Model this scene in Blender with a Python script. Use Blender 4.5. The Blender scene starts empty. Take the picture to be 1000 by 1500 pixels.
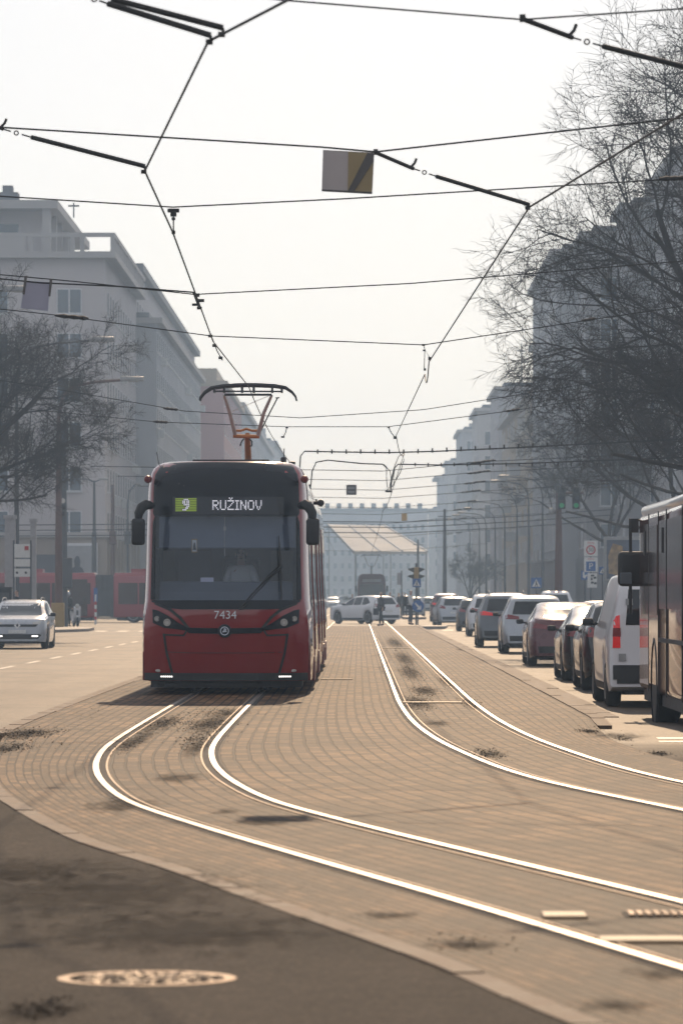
import bpy, bmesh, math, random
from mathutils import Vector, Matrix
from mathutils.bvhtree import BVHTree
random.seed(7)
S = bpy.context.scene
COL = S.collection
R = math.radians
# ------------------------------------------------------------------ camera: a long lens at 1.42 m, looking straight up the street
F, CX, CY, CH = 6600.0, 526.0, 875.0, 1.42
cd = bpy.data.cameras.new("camera"); cam = bpy.data.objects.new("camera", cd); COL.objects.link(cam)
cam.location = (0, 0, CH); cam.rotation_euler = (R(90), 0, 0)
cd.sensor_fit = 'HORIZONTAL'; cd.sensor_width = 24.0; cd.lens = F / 1000 * 24
cd.shift_x = (500 - CX) / 1000; cd.shift_y = (CY - 750) / 1000
cd.clip_start = 0.5; cd.clip_end = 9000
cd.dof.use_dof = True; cd.dof.focus_distance = 66; cd.dof.aperture_fstop = 6.3
S.camera = cam

def at(px, py, Y):
    return Vector(((px - CX) * Y / F, Y, CH + (CY - py) * Y / F))

def lerp(a, b, t): return a + (b - a) * t
def sstep(a, b, x):
    t = max(0.0, min(1.0, (x - a) / (b - a))); return t * t * (3 - 2 * t)
def interp(tab, x):
    if x <= tab[0][0]: return tab[0][1]
    for (a, va), (b, vb) in zip(tab, tab[1:]):
        if x <= b: return lerp(va, vb, (x - a) / (b - a) if b > a else 0)
    return tab[-1][1]
def smooth_interp(tab, x):
    # monotone-ish cubic through the table
    n = len(tab)
    if x <= tab[0][0]: return tab[0][1]
    if x >= tab[-1][0]: return tab[-1][1]
    for i in range(n - 1):
        if x <= tab[i + 1][0]: break
    x0, y0 = tab[i]; x1, y1 = tab[i + 1]
    m0 = (y1 - tab[i - 1][1]) / (x1 - tab[i - 1][0]) if i > 0 else (y1 - y0) / (x1 - x0)
    m1 = (tab[i + 2][1] - y0) / (tab[i + 2][0] - x0) if i + 2 < n else (y1 - y0) / (x1 - x0)
    h = x1 - x0; t = (x - x0) / h
    return (2*t**3 - 3*t*t + 1) * y0 + (t**3 - 2*t*t + t) * h * m0 + (-2*t**3 + 3*t*t) * y1 + (t**3 - t*t) * h * m1

# ------------------------------------------------------------------ materials
M = {}
def mat(name, col, rough=0.6, metal=0.0, var=0.12, scale=6.0, bump=0.0, coat=0.0, emit=0.0, spec=0.5, coord='Object', bscale=None):
    m = bpy.data.materials.new(name); m.use_nodes = True
    nt = m.node_tree; N = nt.nodes; L = nt.links
    b = N['Principled BSDF']
    b.inputs['Roughness'].default_value = rough; b.inputs['Metallic'].default_value = metal
    b.inputs['Coat Weight'].default_value = coat; b.inputs['Coat Roughness'].default_value = 0.05
    b.inputs['Specular IOR Level'].default_value = spec
    c4 = (*col, 1)
    b.inputs['Base Color'].default_value = c4
    tc = N.new('ShaderNodeTexCoord')
    if var > 0:
        nz = N.new('ShaderNodeTexNoise'); nz.inputs['Scale'].default_value = scale; nz.inputs['Detail'].default_value = 5
        L.new(tc.outputs[coord], nz.inputs['Vector'])
        mp = N.new('ShaderNodeMapRange'); mp.inputs['From Min'].default_value = 0.3; mp.inputs['From Max'].default_value = 0.7
        mp.inputs['To Min'].default_value = 1 - var; mp.inputs['To Max'].default_value = 1 + var
        L.new(nz.outputs['Fac'], mp.inputs['Value'])
        mx = N.new('ShaderNodeVectorMath'); mx.operation = 'SCALE'
        mx.inputs[0].default_value = col; L.new(mp.outputs['Result'], mx.inputs['Scale'])
        L.new(mx.outputs['Vector'], b.inputs['Base Color'])
        rr = N.new('ShaderNodeMapRange'); rr.inputs['To Min'].default_value = max(0.02, rough * 0.85); rr.inputs['To Max'].default_value = min(1, rough * 1.15)
        L.new(nz.outputs['Fac'], rr.inputs['Value']); L.new(rr.outputs['Result'], b.inputs['Roughness'])
    if bump > 0:
        n2 = N.new('ShaderNodeTexNoise'); n2.inputs['Scale'].default_value = bscale or scale * 4; n2.inputs['Detail'].default_value = 6
        L.new(tc.outputs[coord], n2.inputs['Vector'])
        bp = N.new('ShaderNodeBump'); bp.inputs['Strength'].default_value = bump; bp.inputs['Distance'].default_value = 0.02
        L.new(n2.outputs['Fac'], bp.inputs['Height']); L.new(bp.outputs['Normal'], b.inputs['Normal'])
    if emit > 0:
        b.inputs['Emission Color'].default_value = c4; b.inputs['Emission Strength'].default_value = emit
    M[name] = m
    return m

# ------------------------------------------------------------------ objects
def tag(o, label=None, cat=None, group=None, kind=None):
    if label: o['label'] = label
    if cat: o['category'] = cat
    if group: o['group'] = group
    if kind: o['kind'] = kind
    return o
def thing(name, label, cat, loc=(0, 0, 0), rz=0.0, group=None):
    o = bpy.data.objects.new(name, None); COL.objects.link(o)
    o.location = loc; o.rotation_euler = (0, 0, rz); o.empty_display_size = 0.2
    return tag(o, label, cat, group)
def link(name, me, mats, parent=None, smooth=None):
    o = bpy.data.objects.new(name, me); COL.objects.link(o)
    for m in (mats if isinstance(mats, (list, tuple)) else [mats]):
        if m.name not in me.materials: me.materials.append(m)
    if parent is not None: o.parent = parent
    if smooth is not None:
        me.shade_smooth()
        me.set_sharp_from_angle(angle=R(smooth))
    return o
def copy_tree(o, parent=None):
    c = o.copy(); COL.objects.link(c); c.parent = parent
    for ch in list(o.children): copy_tree(ch, c)
    return c

class MB:
    def __init__(s): s.v = []; s.f = []; s.m = []
    def add(s, vs, fs, mi=0):
        k = len(s.v); s.v += [tuple(v) for v in vs]
        s.f += [tuple(i + k for i in f) for f in fs]; s.m += [mi] * len(fs)
        return s
    def box(s, x0, x1, y0, y1, z0, z1, mi=0, rot=None, piv=None):
        vs = [Vector((x, y, z)) for z in (z0, z1) for y in (y0, y1) for x in (x0, x1)]
        if rot is not None:
            p = Vector(piv) if piv is not None else Vector(((x0+x1)/2, (y0+y1)/2, (z0+z1)/2))
            vs = [rot @ (v - p) + p for v in vs]
        return s.add(vs, [(0, 2, 3, 1), (4, 5, 7, 6), (0, 1, 5, 4), (2, 6, 7, 3), (0, 4, 6, 2), (1, 3, 7, 5)], mi)
    def tube(s, pts, rad, n=6, mi=0, cap=True):
        pts = [Vector(p) for p in pts]; k = len(pts)
        rs = rad if isinstance(rad, (list, tuple)) else [rad] * k
        prev = None; rings = []
        for i, p in enumerate(pts):
            t = (pts[min(i+1, k-1)] - pts[max(i-1, 0)])
            if t.length < 1e-9: t = Vector((0, 0, 1))
            t.normalize()
            if prev is None:
                a = Vector((0, 0, 1)) if abs(t.z) < 0.9 else Vector((1, 0, 0))
                u = t.cross(a).normalized()
            else:
                u = prev - t * prev.dot(t)
                if u.length < 1e-6: u = t.orthogonal()
                u.normalize()
            prev = u; w = t.cross(u)
            rings.append([p + (u * math.cos(2*math.pi*j/n) + w * math.sin(2*math.pi*j/n)) * rs[i] for j in range(n)])
        vs = [v for r in rings for v in r]; fs = []
        for i in range(k - 1):
            for j in range(n):
                fs.append((i*n+j, i*n+(j+1) % n, (i+1)*n+(j+1) % n, (i+1)*n+j))
        if cap:
            fs.append(tuple(range(n-1, -1, -1))); fs.append(tuple((k-1)*n+j for j in range(n)))
        return s.add(vs, fs, mi)
    def lathe(s, prof, org=(0, 0, 0), axis='z', n=24, mi=0):
        # prof: (r, h) list
        vs = []; fs = []; k = len(prof); o = Vector(org)
        for r, h in prof:
            for j in range(n):
                a = 2*math.pi*j/n; c, d = r*math.cos(a), r*math.sin(a)
                v = (c, d, h) if axis == 'z' else ((h, c, d) if axis == 'x' else (d, h, c))
                vs.append(o + Vector(v))
        for i in range(k - 1):
            for j in range(n): fs.append((i*n+j, i*n+(j+1) % n, (i+1)*n+(j+1) % n, (i+1)*n+j))
        return s.add(vs, fs, mi)
    def prism(s, poly, axis, a, b, mi=0):
        # extrude a 2-d polygon along an axis from a to b: poly coordinates are the other two axes in order
        def P(u, v, w): return {'x': (w, u, v), 'y': (u, w, v), 'z': (u, v, w)}[axis]
        n = len(poly)
        vs = [P(u, v, a) for u, v in poly] + [P(u, v, b) for u, v in poly]
        fs = [tuple(range(n-1, -1, -1)), tuple(range(n, 2*n))] + [(i, (i+1) % n, n+(i+1) % n, n+i) for i in range(n)]
        return s.add(vs, fs, mi)
    def mesh(s, name):
        me = bpy.data.meshes.new(name); me.from_pydata(s.v, [], s.f); me.update()
        return me
    def build(s, name, mats, parent=None, smooth=None, fix=True):
        me = s.mesh(name)
        ms = mats if isinstance(mats, (list, tuple)) else [mats]
        for m in ms: me.materials.append(m)
        if len(ms) > 1: me.polygons.foreach_set('material_index', s.m)
        if fix:
            bm = bmesh.new(); bm.from_mesh(me); bmesh.ops.recalc_face_normals(bm, faces=bm.faces); bm.to_mesh(me); bm.free()
        return link(name, me, ms, parent, smooth)

def rbox(x0, x1, y0, y1, z0, z1, r=0.02, seg=2):
    """a box with rounded edges, as a bmesh mesh builder"""
    bm = bmesh.new()
    vs = [bm.verts.new((x, y, z)) for z in (z0, z1) for y in (y0, y1) for x in (x0, x1)]
    for f in [(0, 2, 3, 1), (4, 5, 7, 6), (0, 1, 5, 4), (2, 6, 7, 3), (0, 4, 6, 2), (1, 3, 7, 5)]:
        bm.faces.new([vs[i] for i in f])
    bmesh.ops.bevel(bm, geom=bm.edges[:], offset=r, segments=seg, profile=0.5, affect='EDGES')
    mb = MB(); bm.verts.index_update()
    mb.add([v.co[:] for v in bm.verts], [[v.index for v in f.verts] for f in bm.faces]); bm.free()
    return mb

AX = {'front': (Vector((0, -60, 0)), Vector((0, 1, 0))), 'back': (Vector((0, 90, 0)), Vector((0, -1, 0))),
      'left': (Vector((-60, 0, 0)), Vector((1, 0, 0))), 'right': (Vector((60, 0, 0)), Vector((-1, 0, 0))), 'top': (Vector((0, 0, 60)), Vector((0, 0, -1)))}
def patch(name, polys, axis, bvh, off, m, parent, cell=0.12, thick=0.02, smooth=40):
    """lay outlines given in the plane seen along AXIS onto the surface BVH as a thin raised panel with real edges"""
    org, d = AX[axis]
    if axis in ('front', 'back'): to3 = lambda u, v: Vector((u, 0, v)); ax2 = (0, 2)
    elif axis == 'top': to3 = lambda u, v: Vector((u, v, 0)); ax2 = (0, 1)
    else: to3 = lambda u, v: Vector((0, u, v)); ax2 = (1, 2)
    bm = bmesh.new()
    for poly in polys:
        try: bm.faces.new([bm.verts.new(to3(*p)) for p in poly])
        except ValueError: pass
    bmesh.ops.triangulate(bm, faces=bm.faces[:], ngon_method='EAR_CLIP')
    for k in ax2:
        lo = min(v.co[k] for v in bm.verts); hi = max(v.co[k] for v in bm.verts)
        n = int((hi - lo) / cell)
        for i in range(1, n + 1):
            c = Vector((0, 0, 0)); c[k] = lo + (hi - lo) * i / (n + 1)
            nn = Vector((0, 0, 0)); nn[k] = 1
            bmesh.ops.bisect_plane(bm, geom=bm.verts[:] + bm.edges[:] + bm.faces[:], plane_co=c, plane_no=nn)
    bmesh.ops.remove_doubles(bm, verts=bm.verts[:], dist=1e-5)
    for v in bm.verts:
        o = v.co + org
        hit, nrm, idx, dist = bvh.ray_cast(o, d)
        if hit is None:
            hit, nrm, idx, dist = bvh.find_nearest(o + d * (60 - 1.0))
        v.co = hit - d * off
    bmesh.ops.recalc_face_normals(bm, faces=bm.faces[:])
    s = sum((f.normal.dot(-d) for f in bm.faces))
    if s < 0: bmesh.ops.reverse_faces(bm, faces=bm.faces[:])
    be = [e for e in bm.edges if e.is_boundary]
    r = bmesh.ops.extrude_edge_only(bm, edges=be)
    bmesh.ops.translate(bm, verts=[g for g in r['geom'] if isinstance(g, bmesh.types.BMVert)], vec=d * (thick + off))
    me = bpy.data.meshes.new(name); bm.to_mesh(me); bm.free()
    return link(name, me, m, parent, smooth)
def stroke(pts, w):
    """quads along a polyline of width w"""
    out = []
    for (a, b) in zip(pts, pts[1:]):
        a = Vector(a).to_2d() if len(a) > 2 else Vector(a); b = Vector(b)
        t = (b - a).normalized(); n = Vector((-t.y, t.x)) * w / 2; e = t * w * 0.3
        out.append([tuple(a - e + n), tuple(a - e - n), tuple(b + e - n), tuple(b + e + n)])
    return out
def circ(cx, cz, r, n=16, ry=None):
    return [(cx + r*math.cos(2*math.pi*i/n), cz + (ry or r)*math.sin(2*math.pi*i/n)) for i in range(n)]
def bvh_of(o):
    bm = bmesh.new(); bm.from_mesh(o.data); b = BVHTree.FromBMesh(bm); bm.free(); return b
def text(name, s, size, m, parent, loc, rot=(R(90), 0, 0), ext=0.002, align='CENTER', sx=1.0):
    c = bpy.data.curves.new(name, 'FONT'); c.body = s; c.size = size; c.extrude = ext; c.align_x = align; c.align_y = 'CENTER'
    t = bpy.data.objects.new(name, c); COL.objects.link(t)
    dg = bpy.context.evaluated_depsgraph_get(); me = bpy.data.meshes.new_from_object(t.evaluated_get(dg))
    bpy.data.objects.remove(t)
    o = link(name, me, m, parent); o.location = loc; o.rotation_euler = rot; o.scale = (sx, 1, 1)
    return o

def translucent(name, col, k=0.5):
    m = mat(name, col, 0.7, var=0.08, scale=4); nt = m.node_tree; N = nt.nodes
    t = N.new('ShaderNodeBsdfTranslucent'); t.inputs[0].default_value = (*col, 1); x = N.new('ShaderNodeMixShader'); x.inputs[0].default_value = k
    nt.links.new(N['Principled BSDF'].outputs[0], x.inputs[1]); nt.links.new(t.outputs[0], x.inputs[2]); nt.links.new(x.outputs[0], N['Material Output'].inputs['Surface'])
    return m
mat('red_paint', (0.25, 0.017, 0.020), 0.16, coat=1.0, var=0.06, scale=2, spec=0.4)
mat('red_dark', (0.16, 0.012, 0.014), 0.45, var=0.1, scale=3)
mat('black_gloss', (0.008, 0.011, 0.018), 0.26, var=0.05, coat=0.0, spec=0.3)
mat('black_plastic', (0.016, 0.016, 0.018), 0.55, var=0.2, scale=9)
mat('rubber', (0.018, 0.017, 0.017), 0.85, var=0.25, scale=12, bump=0.3)
mat('dark_metal', (0.035, 0.034, 0.036), 0.55, metal=0.3, var=0.2)
mat('wire_metal', (0.030, 0.027, 0.026), 0.7, metal=0.2, var=0.2)
mat('steel', (0.55, 0.54, 0.53), 0.35, metal=1.0, var=0.1)
mat('alloy', (0.42, 0.42, 0.43), 0.35, metal=0.9, var=0.1)
mat('glass_dark', (0.012, 0.014, 0.018), 0.06, var=0.0, coat=0.0, spec=0.6)
mat('glass_window', (0.06, 0.075, 0.10), 0.08, var=0.5, scale=0.35, spec=0.7)
mat('white_paint', (0.72, 0.72, 0.74), 0.3, coat=0.7, var=0.05, scale=2)
mat('pale_grey_paint', (0.40, 0.42, 0.46), 0.28, coat=0.8, var=0.05)
mat('silver_paint', (0.42, 0.44, 0.47), 0.32, metal=0.55, coat=0.7, var=0.05)
mat('grey_paint', (0.13, 0.14, 0.155), 0.3, metal=0.4, coat=0.8, var=0.05)
mat('black_paint', (0.014, 0.014, 0.016), 0.25, coat=0.9, var=0.05)
mat('maroon_paint', (0.10, 0.012, 0.018), 0.28, metal=0.2, coat=0.9, var=0.05)
mat('blue_paint', (0.06, 0.09, 0.17), 0.3, metal=0.3, coat=0.8, var=0.05)
mat('tail_off', (0.22, 0.008, 0.010), 0.15, coat=0.8, var=0.05)
mat('tail_on', (0.62, 0.008, 0.008), 0.25, coat=.5, emit=0.45, var=0)
mat('amber_on', (1.0, 0.35, 0.05), 0.3, emit=2.0, var=0)
mat('lamp_white', (1.0, 0.95, 0.9), 0.3, emit=5.0, var=0)
mat('lens', (0.5, 0.48, 0.45), 0.1, var=0.1, coat=0.5)
mat('plate', (0.6, 0.6, 0.58), 0.5, var=0.12, scale=18)
mat('led_white', (0.85, 0.84, 0.92), 0.5, emit=0.95, var=0)
mat('led_green', (0.30, 0.42, 0.06), 0.5, emit=0.55, var=0)
mat('text_white', (0.75, 0.75, 0.8), 0.5, var=0.05)
mat('sign_white', (0.7, 0.7, 0.68), 0.5, var=0.06)
mat('sign_blue', (0.02, 0.10, 0.32), 0.5, var=0.06)
mat('sign_red', (0.45, 0.03, 0.04), 0.5, var=0.06)
mat('sign_grey', (0.30, 0.30, 0.31), 0.6, var=0.1, scale=4)
mat('sign_yellow', (0.34, 0.22, 0.07), 0.55, var=0.1)
mat('orange_paint', (0.50, 0.17, 0.03), 0.45, var=0.15)
mat('pole_brown', (0.10, 0.045, 0.035), 0.6, var=0.2, scale=2)
mat('pole_grey', (0.065, 0.068, 0.075), 0.55, var=0.2, scale=2)
mat('lamp_grey', (0.28, 0.28, 0.28), 0.45, var=0.1)
mat('bark', (0.034, 0.024, 0.018), 0.9, var=0.35, scale=8, bump=0.5)
mat('skin', (0.45, 0.27, 0.20), 0.5, var=0.08)
mat('hair', (0.025, 0.017, 0.012), 0.6, var=0.2)
mat('hair_fair', (0.22, 0.13, 0.06), 0.6, var=0.2)
mat('signal_green', (0.02, 0.35, 0.14), 0.4, emit=0.3, var=0)
mat('cloth_white', (0.70, 0.69, 0.68), 0.85, var=0.06)
mat('cloth_black', (0.018, 0.018, 0.020), 0.85, var=0.2)
mat('cloth_dark', (0.05, 0.05, 0.065), 0.85, var=0.2)
mat('cloth_grey', (0.16, 0.16, 0.17), 0.85, var=0.2)
# ------------------------------------------------------------------ daylight: hazy sun ahead of the camera, a little to the right
SUN_EL, SUN_AZ = R(25.0), R(2.2)     # azimuth to the right of +Y
w = bpy.data.worlds.new("World"); S.world = w; w.use_nodes = True
nt = w.node_tree; sky = nt.nodes.new('ShaderNodeTexSky'); sky.sky_type = 'NISHITA'; sky.sun_disc = False
sky.sun_elevation = SUN_EL; sky.sun_rotation = SUN_AZ; sky.air_density = 1.0; sky.dust_density = 1.2; sky.ozone_density = 1.0
bg = nt.nodes['Background']; tn = nt.nodes.new('ShaderNodeVectorMath'); tn.operation = 'MULTIPLY'; tn.inputs[1].default_value = (0.44, 0.47, 0.56)   # the milky white of a hazy morning sky
nt.links.new(sky.outputs[0], tn.inputs[0])
veil = nt.nodes.new('ShaderNodeVectorMath'); veil.operation = 'ADD'; veil.inputs[1].default_value = (10.5, 10.35, 10.4)   # even white veil of thin high haze
nt.links.new(tn.outputs[0], veil.inputs[0]); nt.links.new(veil.outputs[0], bg.inputs['Color']); bg.inputs['Strength'].default_value = 0.10
sd = bpy.data.lights.new("sun", 'SUN'); so = bpy.data.objects.new("sun", sd); COL.objects.link(so)
sd.energy = 4.4; sd.angle = R(0.5); sd.color = (1.0, 0.72, 0.46)
dirv = Vector((math.sin(SUN_AZ) * math.cos(SUN_EL), math.cos(SUN_AZ) * math.cos(SUN_EL), math.sin(SUN_EL)))
so.rotation_euler = dirv.to_track_quat('Z', 'Y').to_euler()
so.location = dirv * 60 + Vector((0, 60, 0))
S.view_settings.view_transform = 'Standard'; S.view_settings.look = 'None'; S.view_settings.exposure = -1.02; S.view_settings.gamma = 1.0
S.view_settings.use_curve_mapping = False
try:
    S.cycles.use_denoising = True; S.cycles.max_bounces = 6; S.cycles.diffuse_bounces = 2; S.cycles.glossy_bounces = 3
    S.cycles.transparent_max_bounces = 12; S.cycles.volume_bounces = 1; S.cycles.caustics_reflective = False; S.cycles.caustics_refractive = False
    S.cycles.sample_clamp_indirect = 4.0; S.cycles.use_adaptive_sampling = True; S.cycles.adaptive_threshold = 0.02
except Exception: pass

# haze
hm = bpy.data.materials.new('haze_air'); hm.use_nodes = True
N = hm.node_tree.nodes; N.remove(N['Principled BSDF'])
pv = N.new('ShaderNodeVolumePrincipled'); pv.inputs['Color'].default_value = (0.47, 0.69, 1.0, 1); pv.inputs['Density'].default_value = 0.00060
pv.inputs['Anisotropy'].default_value = 0.65
hm.node_tree.links.new(pv.outputs[0], N['Material Output'].inputs['Volume'])
hb = MB().box(-420, 420, -40, 1180, -1.6, 46).build('haze', hm); tag(hb, kind='stuff')

# ------------------------------------------------------------------ ground
def road_z(x, y):
    if y > 215: return lerp(-0.13, -0.03, sstep(213, 224, y))
    if x < 0: return lerp(-0.004, -0.13, sstep(38, 52, y))
    return lerp(-0.004, -0.13, sstep(46, 58, y))

def asphalt_mat():
    m = bpy.data.materials.new('asphalt'); m.use_nodes = True; nt = m.node_tree; N = nt.nodes; L = nt.links
    b = N['Principled BSDF']; tc = N.new('ShaderNodeTexCoord'); sep = N.new('ShaderNodeSeparateXYZ'); L.new(tc.outputs['Object'], sep.inputs[0])
    # older, worn and pale along the street; a newer dark resurfaced piece beside the bend (its edge is at y about 45 m)
    n1 = N.new('ShaderNodeTexNoise'); n1.inputs['Scale'].default_value = 0.35; n1.inputs['Detail'].default_value = 6; L.new(tc.outputs['Object'], n1.inputs['Vector'])
    ed = N.new('ShaderNodeMath'); ed.operation = 'MULTIPLY_ADD'; ed.inputs[1].default_value = 10.0; L.new(n1.outputs['Fac'], ed.inputs[0]); L.new(sep.outputs['Y'], ed.inputs[2])
    age = N.new('ShaderNodeMapRange'); age.inputs['From Min'].default_value = 42; age.inputs['From Max'].default_value = 50; L.new(ed.outputs[0], age.inputs['Value'])
    c = N.new('ShaderNodeMix'); c.data_type = 'RGBA'; c.inputs['A'].default_value = (0.036, 0.026, 0.019, 1); c.inputs['B'].default_value = (0.105, 0.075, 0.050, 1); L.new(age.outputs[0], c.inputs['Factor'])
    # long streaks of wear along the lane
    mp = N.new('ShaderNodeMapping'); mp.inputs['Scale'].default_value = (1.6, 0.05, 1); L.new(tc.outputs['Object'], mp.inputs['Vector'])
    n2 = N.new('ShaderNodeTexNoise'); n2.inputs['Scale'].default_value = 1.0; n2.inputs['Detail'].default_value = 5; L.new(mp.outputs[0], n2.inputs['Vector'])
    n3 = N.new('ShaderNodeTexNoise'); n3.inputs['Scale'].default_value = 38; n3.inputs['Detail'].default_value = 3; L.new(tc.outputs['Object'], n3.inputs['Vector'])
    r2 = N.new('ShaderNodeMapRange'); r2.inputs['From Min'].default_value = 0.3; r2.inputs['From Max'].default_value = 0.7; r2.inputs['To Min'].default_value = 0.72; r2.inputs['To Max'].default_value = 1.2; L.new(n2.outputs['Fac'], r2.inputs['Value'])
    r3 = N.new('ShaderNodeMapRange'); r3.inputs['From Min'].default_value = 0.3; r3.inputs['From Max'].default_value = 0.7; r3.inputs['To Min'].default_value = 0.35; r3.inputs['To Max'].default_value = 1.7; L.new(n3.outputs['Fac'], r3.inputs['Value'])
    # broad stains
    n4 = N.new('ShaderNodeTexNoise'); n4.inputs['Scale'].default_value = 0.9; n4.inputs['Detail'].default_value = 8; n4.inputs['Roughness'].default_value = 0.65
    mp4 = N.new('ShaderNodeMapping'); mp4.inputs['Scale'].default_value = (0.8, 0.25, 1); L.new(tc.outputs['Object'], mp4.inputs['Vector']); L.new(mp4.outputs[0], n4.inputs['Vector'])
    r4 = N.new('ShaderNodeMapRange'); r4.inputs['From Min'].default_value = 0.38; r4.inputs['From Max'].default_value = 0.56; r4.inputs['To Min'].default_value = 0.45; r4.inputs['To Max'].default_value = 1.12; L.new(n4.outputs['Fac'], r4.inputs['Value'])
    a = N.new('ShaderNodeMath'); a.operation = 'MULTIPLY'; L.new(r2.outputs[0], a.inputs[0]); L.new(r3.outputs[0], a.inputs[1])
    n6 = N.new('ShaderNodeTexNoise'); n6.inputs['Scale'].default_value = 7; n6.inputs['Detail'].default_value = 8; n6.inputs['Roughness'].default_value = 0.75; L.new(tc.outputs['Object'], n6.inputs['Vector'])
    r6 = N.new('ShaderNodeMapRange'); r6.inputs['From Min'].default_value = 0.35; r6.inputs['From Max'].default_value = 0.65; r6.inputs['To Min'].default_value = 0.6; r6.inputs['To Max'].default_value = 1.4; L.new(n6.outputs['Fac'], r6.inputs['Value'])
    a6 = N.new('ShaderNodeMath'); a6.operation = 'MULTIPLY'; L.new(a.outputs[0], a6.inputs[0]); L.new(r6.outputs[0], a6.inputs[1]); a = a6
    a2 = N.new('ShaderNodeMath'); a2.operation = 'MULTIPLY'; L.new(a.outputs[0], a2.inputs[0]); L.new(r4.outputs[0], a2.inputs[1])
    v = N.new('ShaderNodeVectorMath'); v.operation = 'SCALE'; L.new(c.outputs['Result'], v.inputs[0]); L.new(a2.outputs[0], v.inputs['Scale'])
    vo = N.new('ShaderNodeTexVoronoi'); vo.inputs['Scale'].default_value = 22; L.new(tc.outputs['Object'], vo.inputs['Vector'])
    rv_ = N.new('ShaderNodeMapRange'); rv_.inputs['From Min'].default_value = 0.12; rv_.inputs['From Max'].default_value = 0.30; rv_.inputs['To Min'].default_value = 0.5; rv_.inputs['To Max'].default_value = 0.0; L.new(vo.outputs['Distance'], rv_.inputs['Value'])
    ms = N.new('ShaderNodeMix'); ms.data_type = 'RGBA'; ms.inputs['B'].default_value = (0.15, 0.11, 0.08, 1); L.new(rv_.outputs[0], ms.inputs['Factor']); L.new(v.outputs[0], ms.inputs['A']); L.new(ms.outputs['Result'], b.inputs['Base Color'])
    rg = N.new('ShaderNodeMapRange'); rg.inputs['To Min'].default_value = 0.85; rg.inputs['To Max'].default_value = 0.60; L.new(age.outputs[0], rg.inputs['Value']); L.new(rg.outputs[0], b.inputs['Roughness'])
    b.inputs['Specular IOR Level'].default_value = 0.14
    bp = N.new('ShaderNodeBump'); bp.inputs['Strength'].default_value = 0.8; bp.inputs['Distance'].default_value = 0.014; L.new(n3.outputs['Fac'], bp.inputs['Height']); L.new(bp.outputs[0], b.inputs['Normal'])
    M['asphalt'] = m
asphalt_mat()

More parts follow.
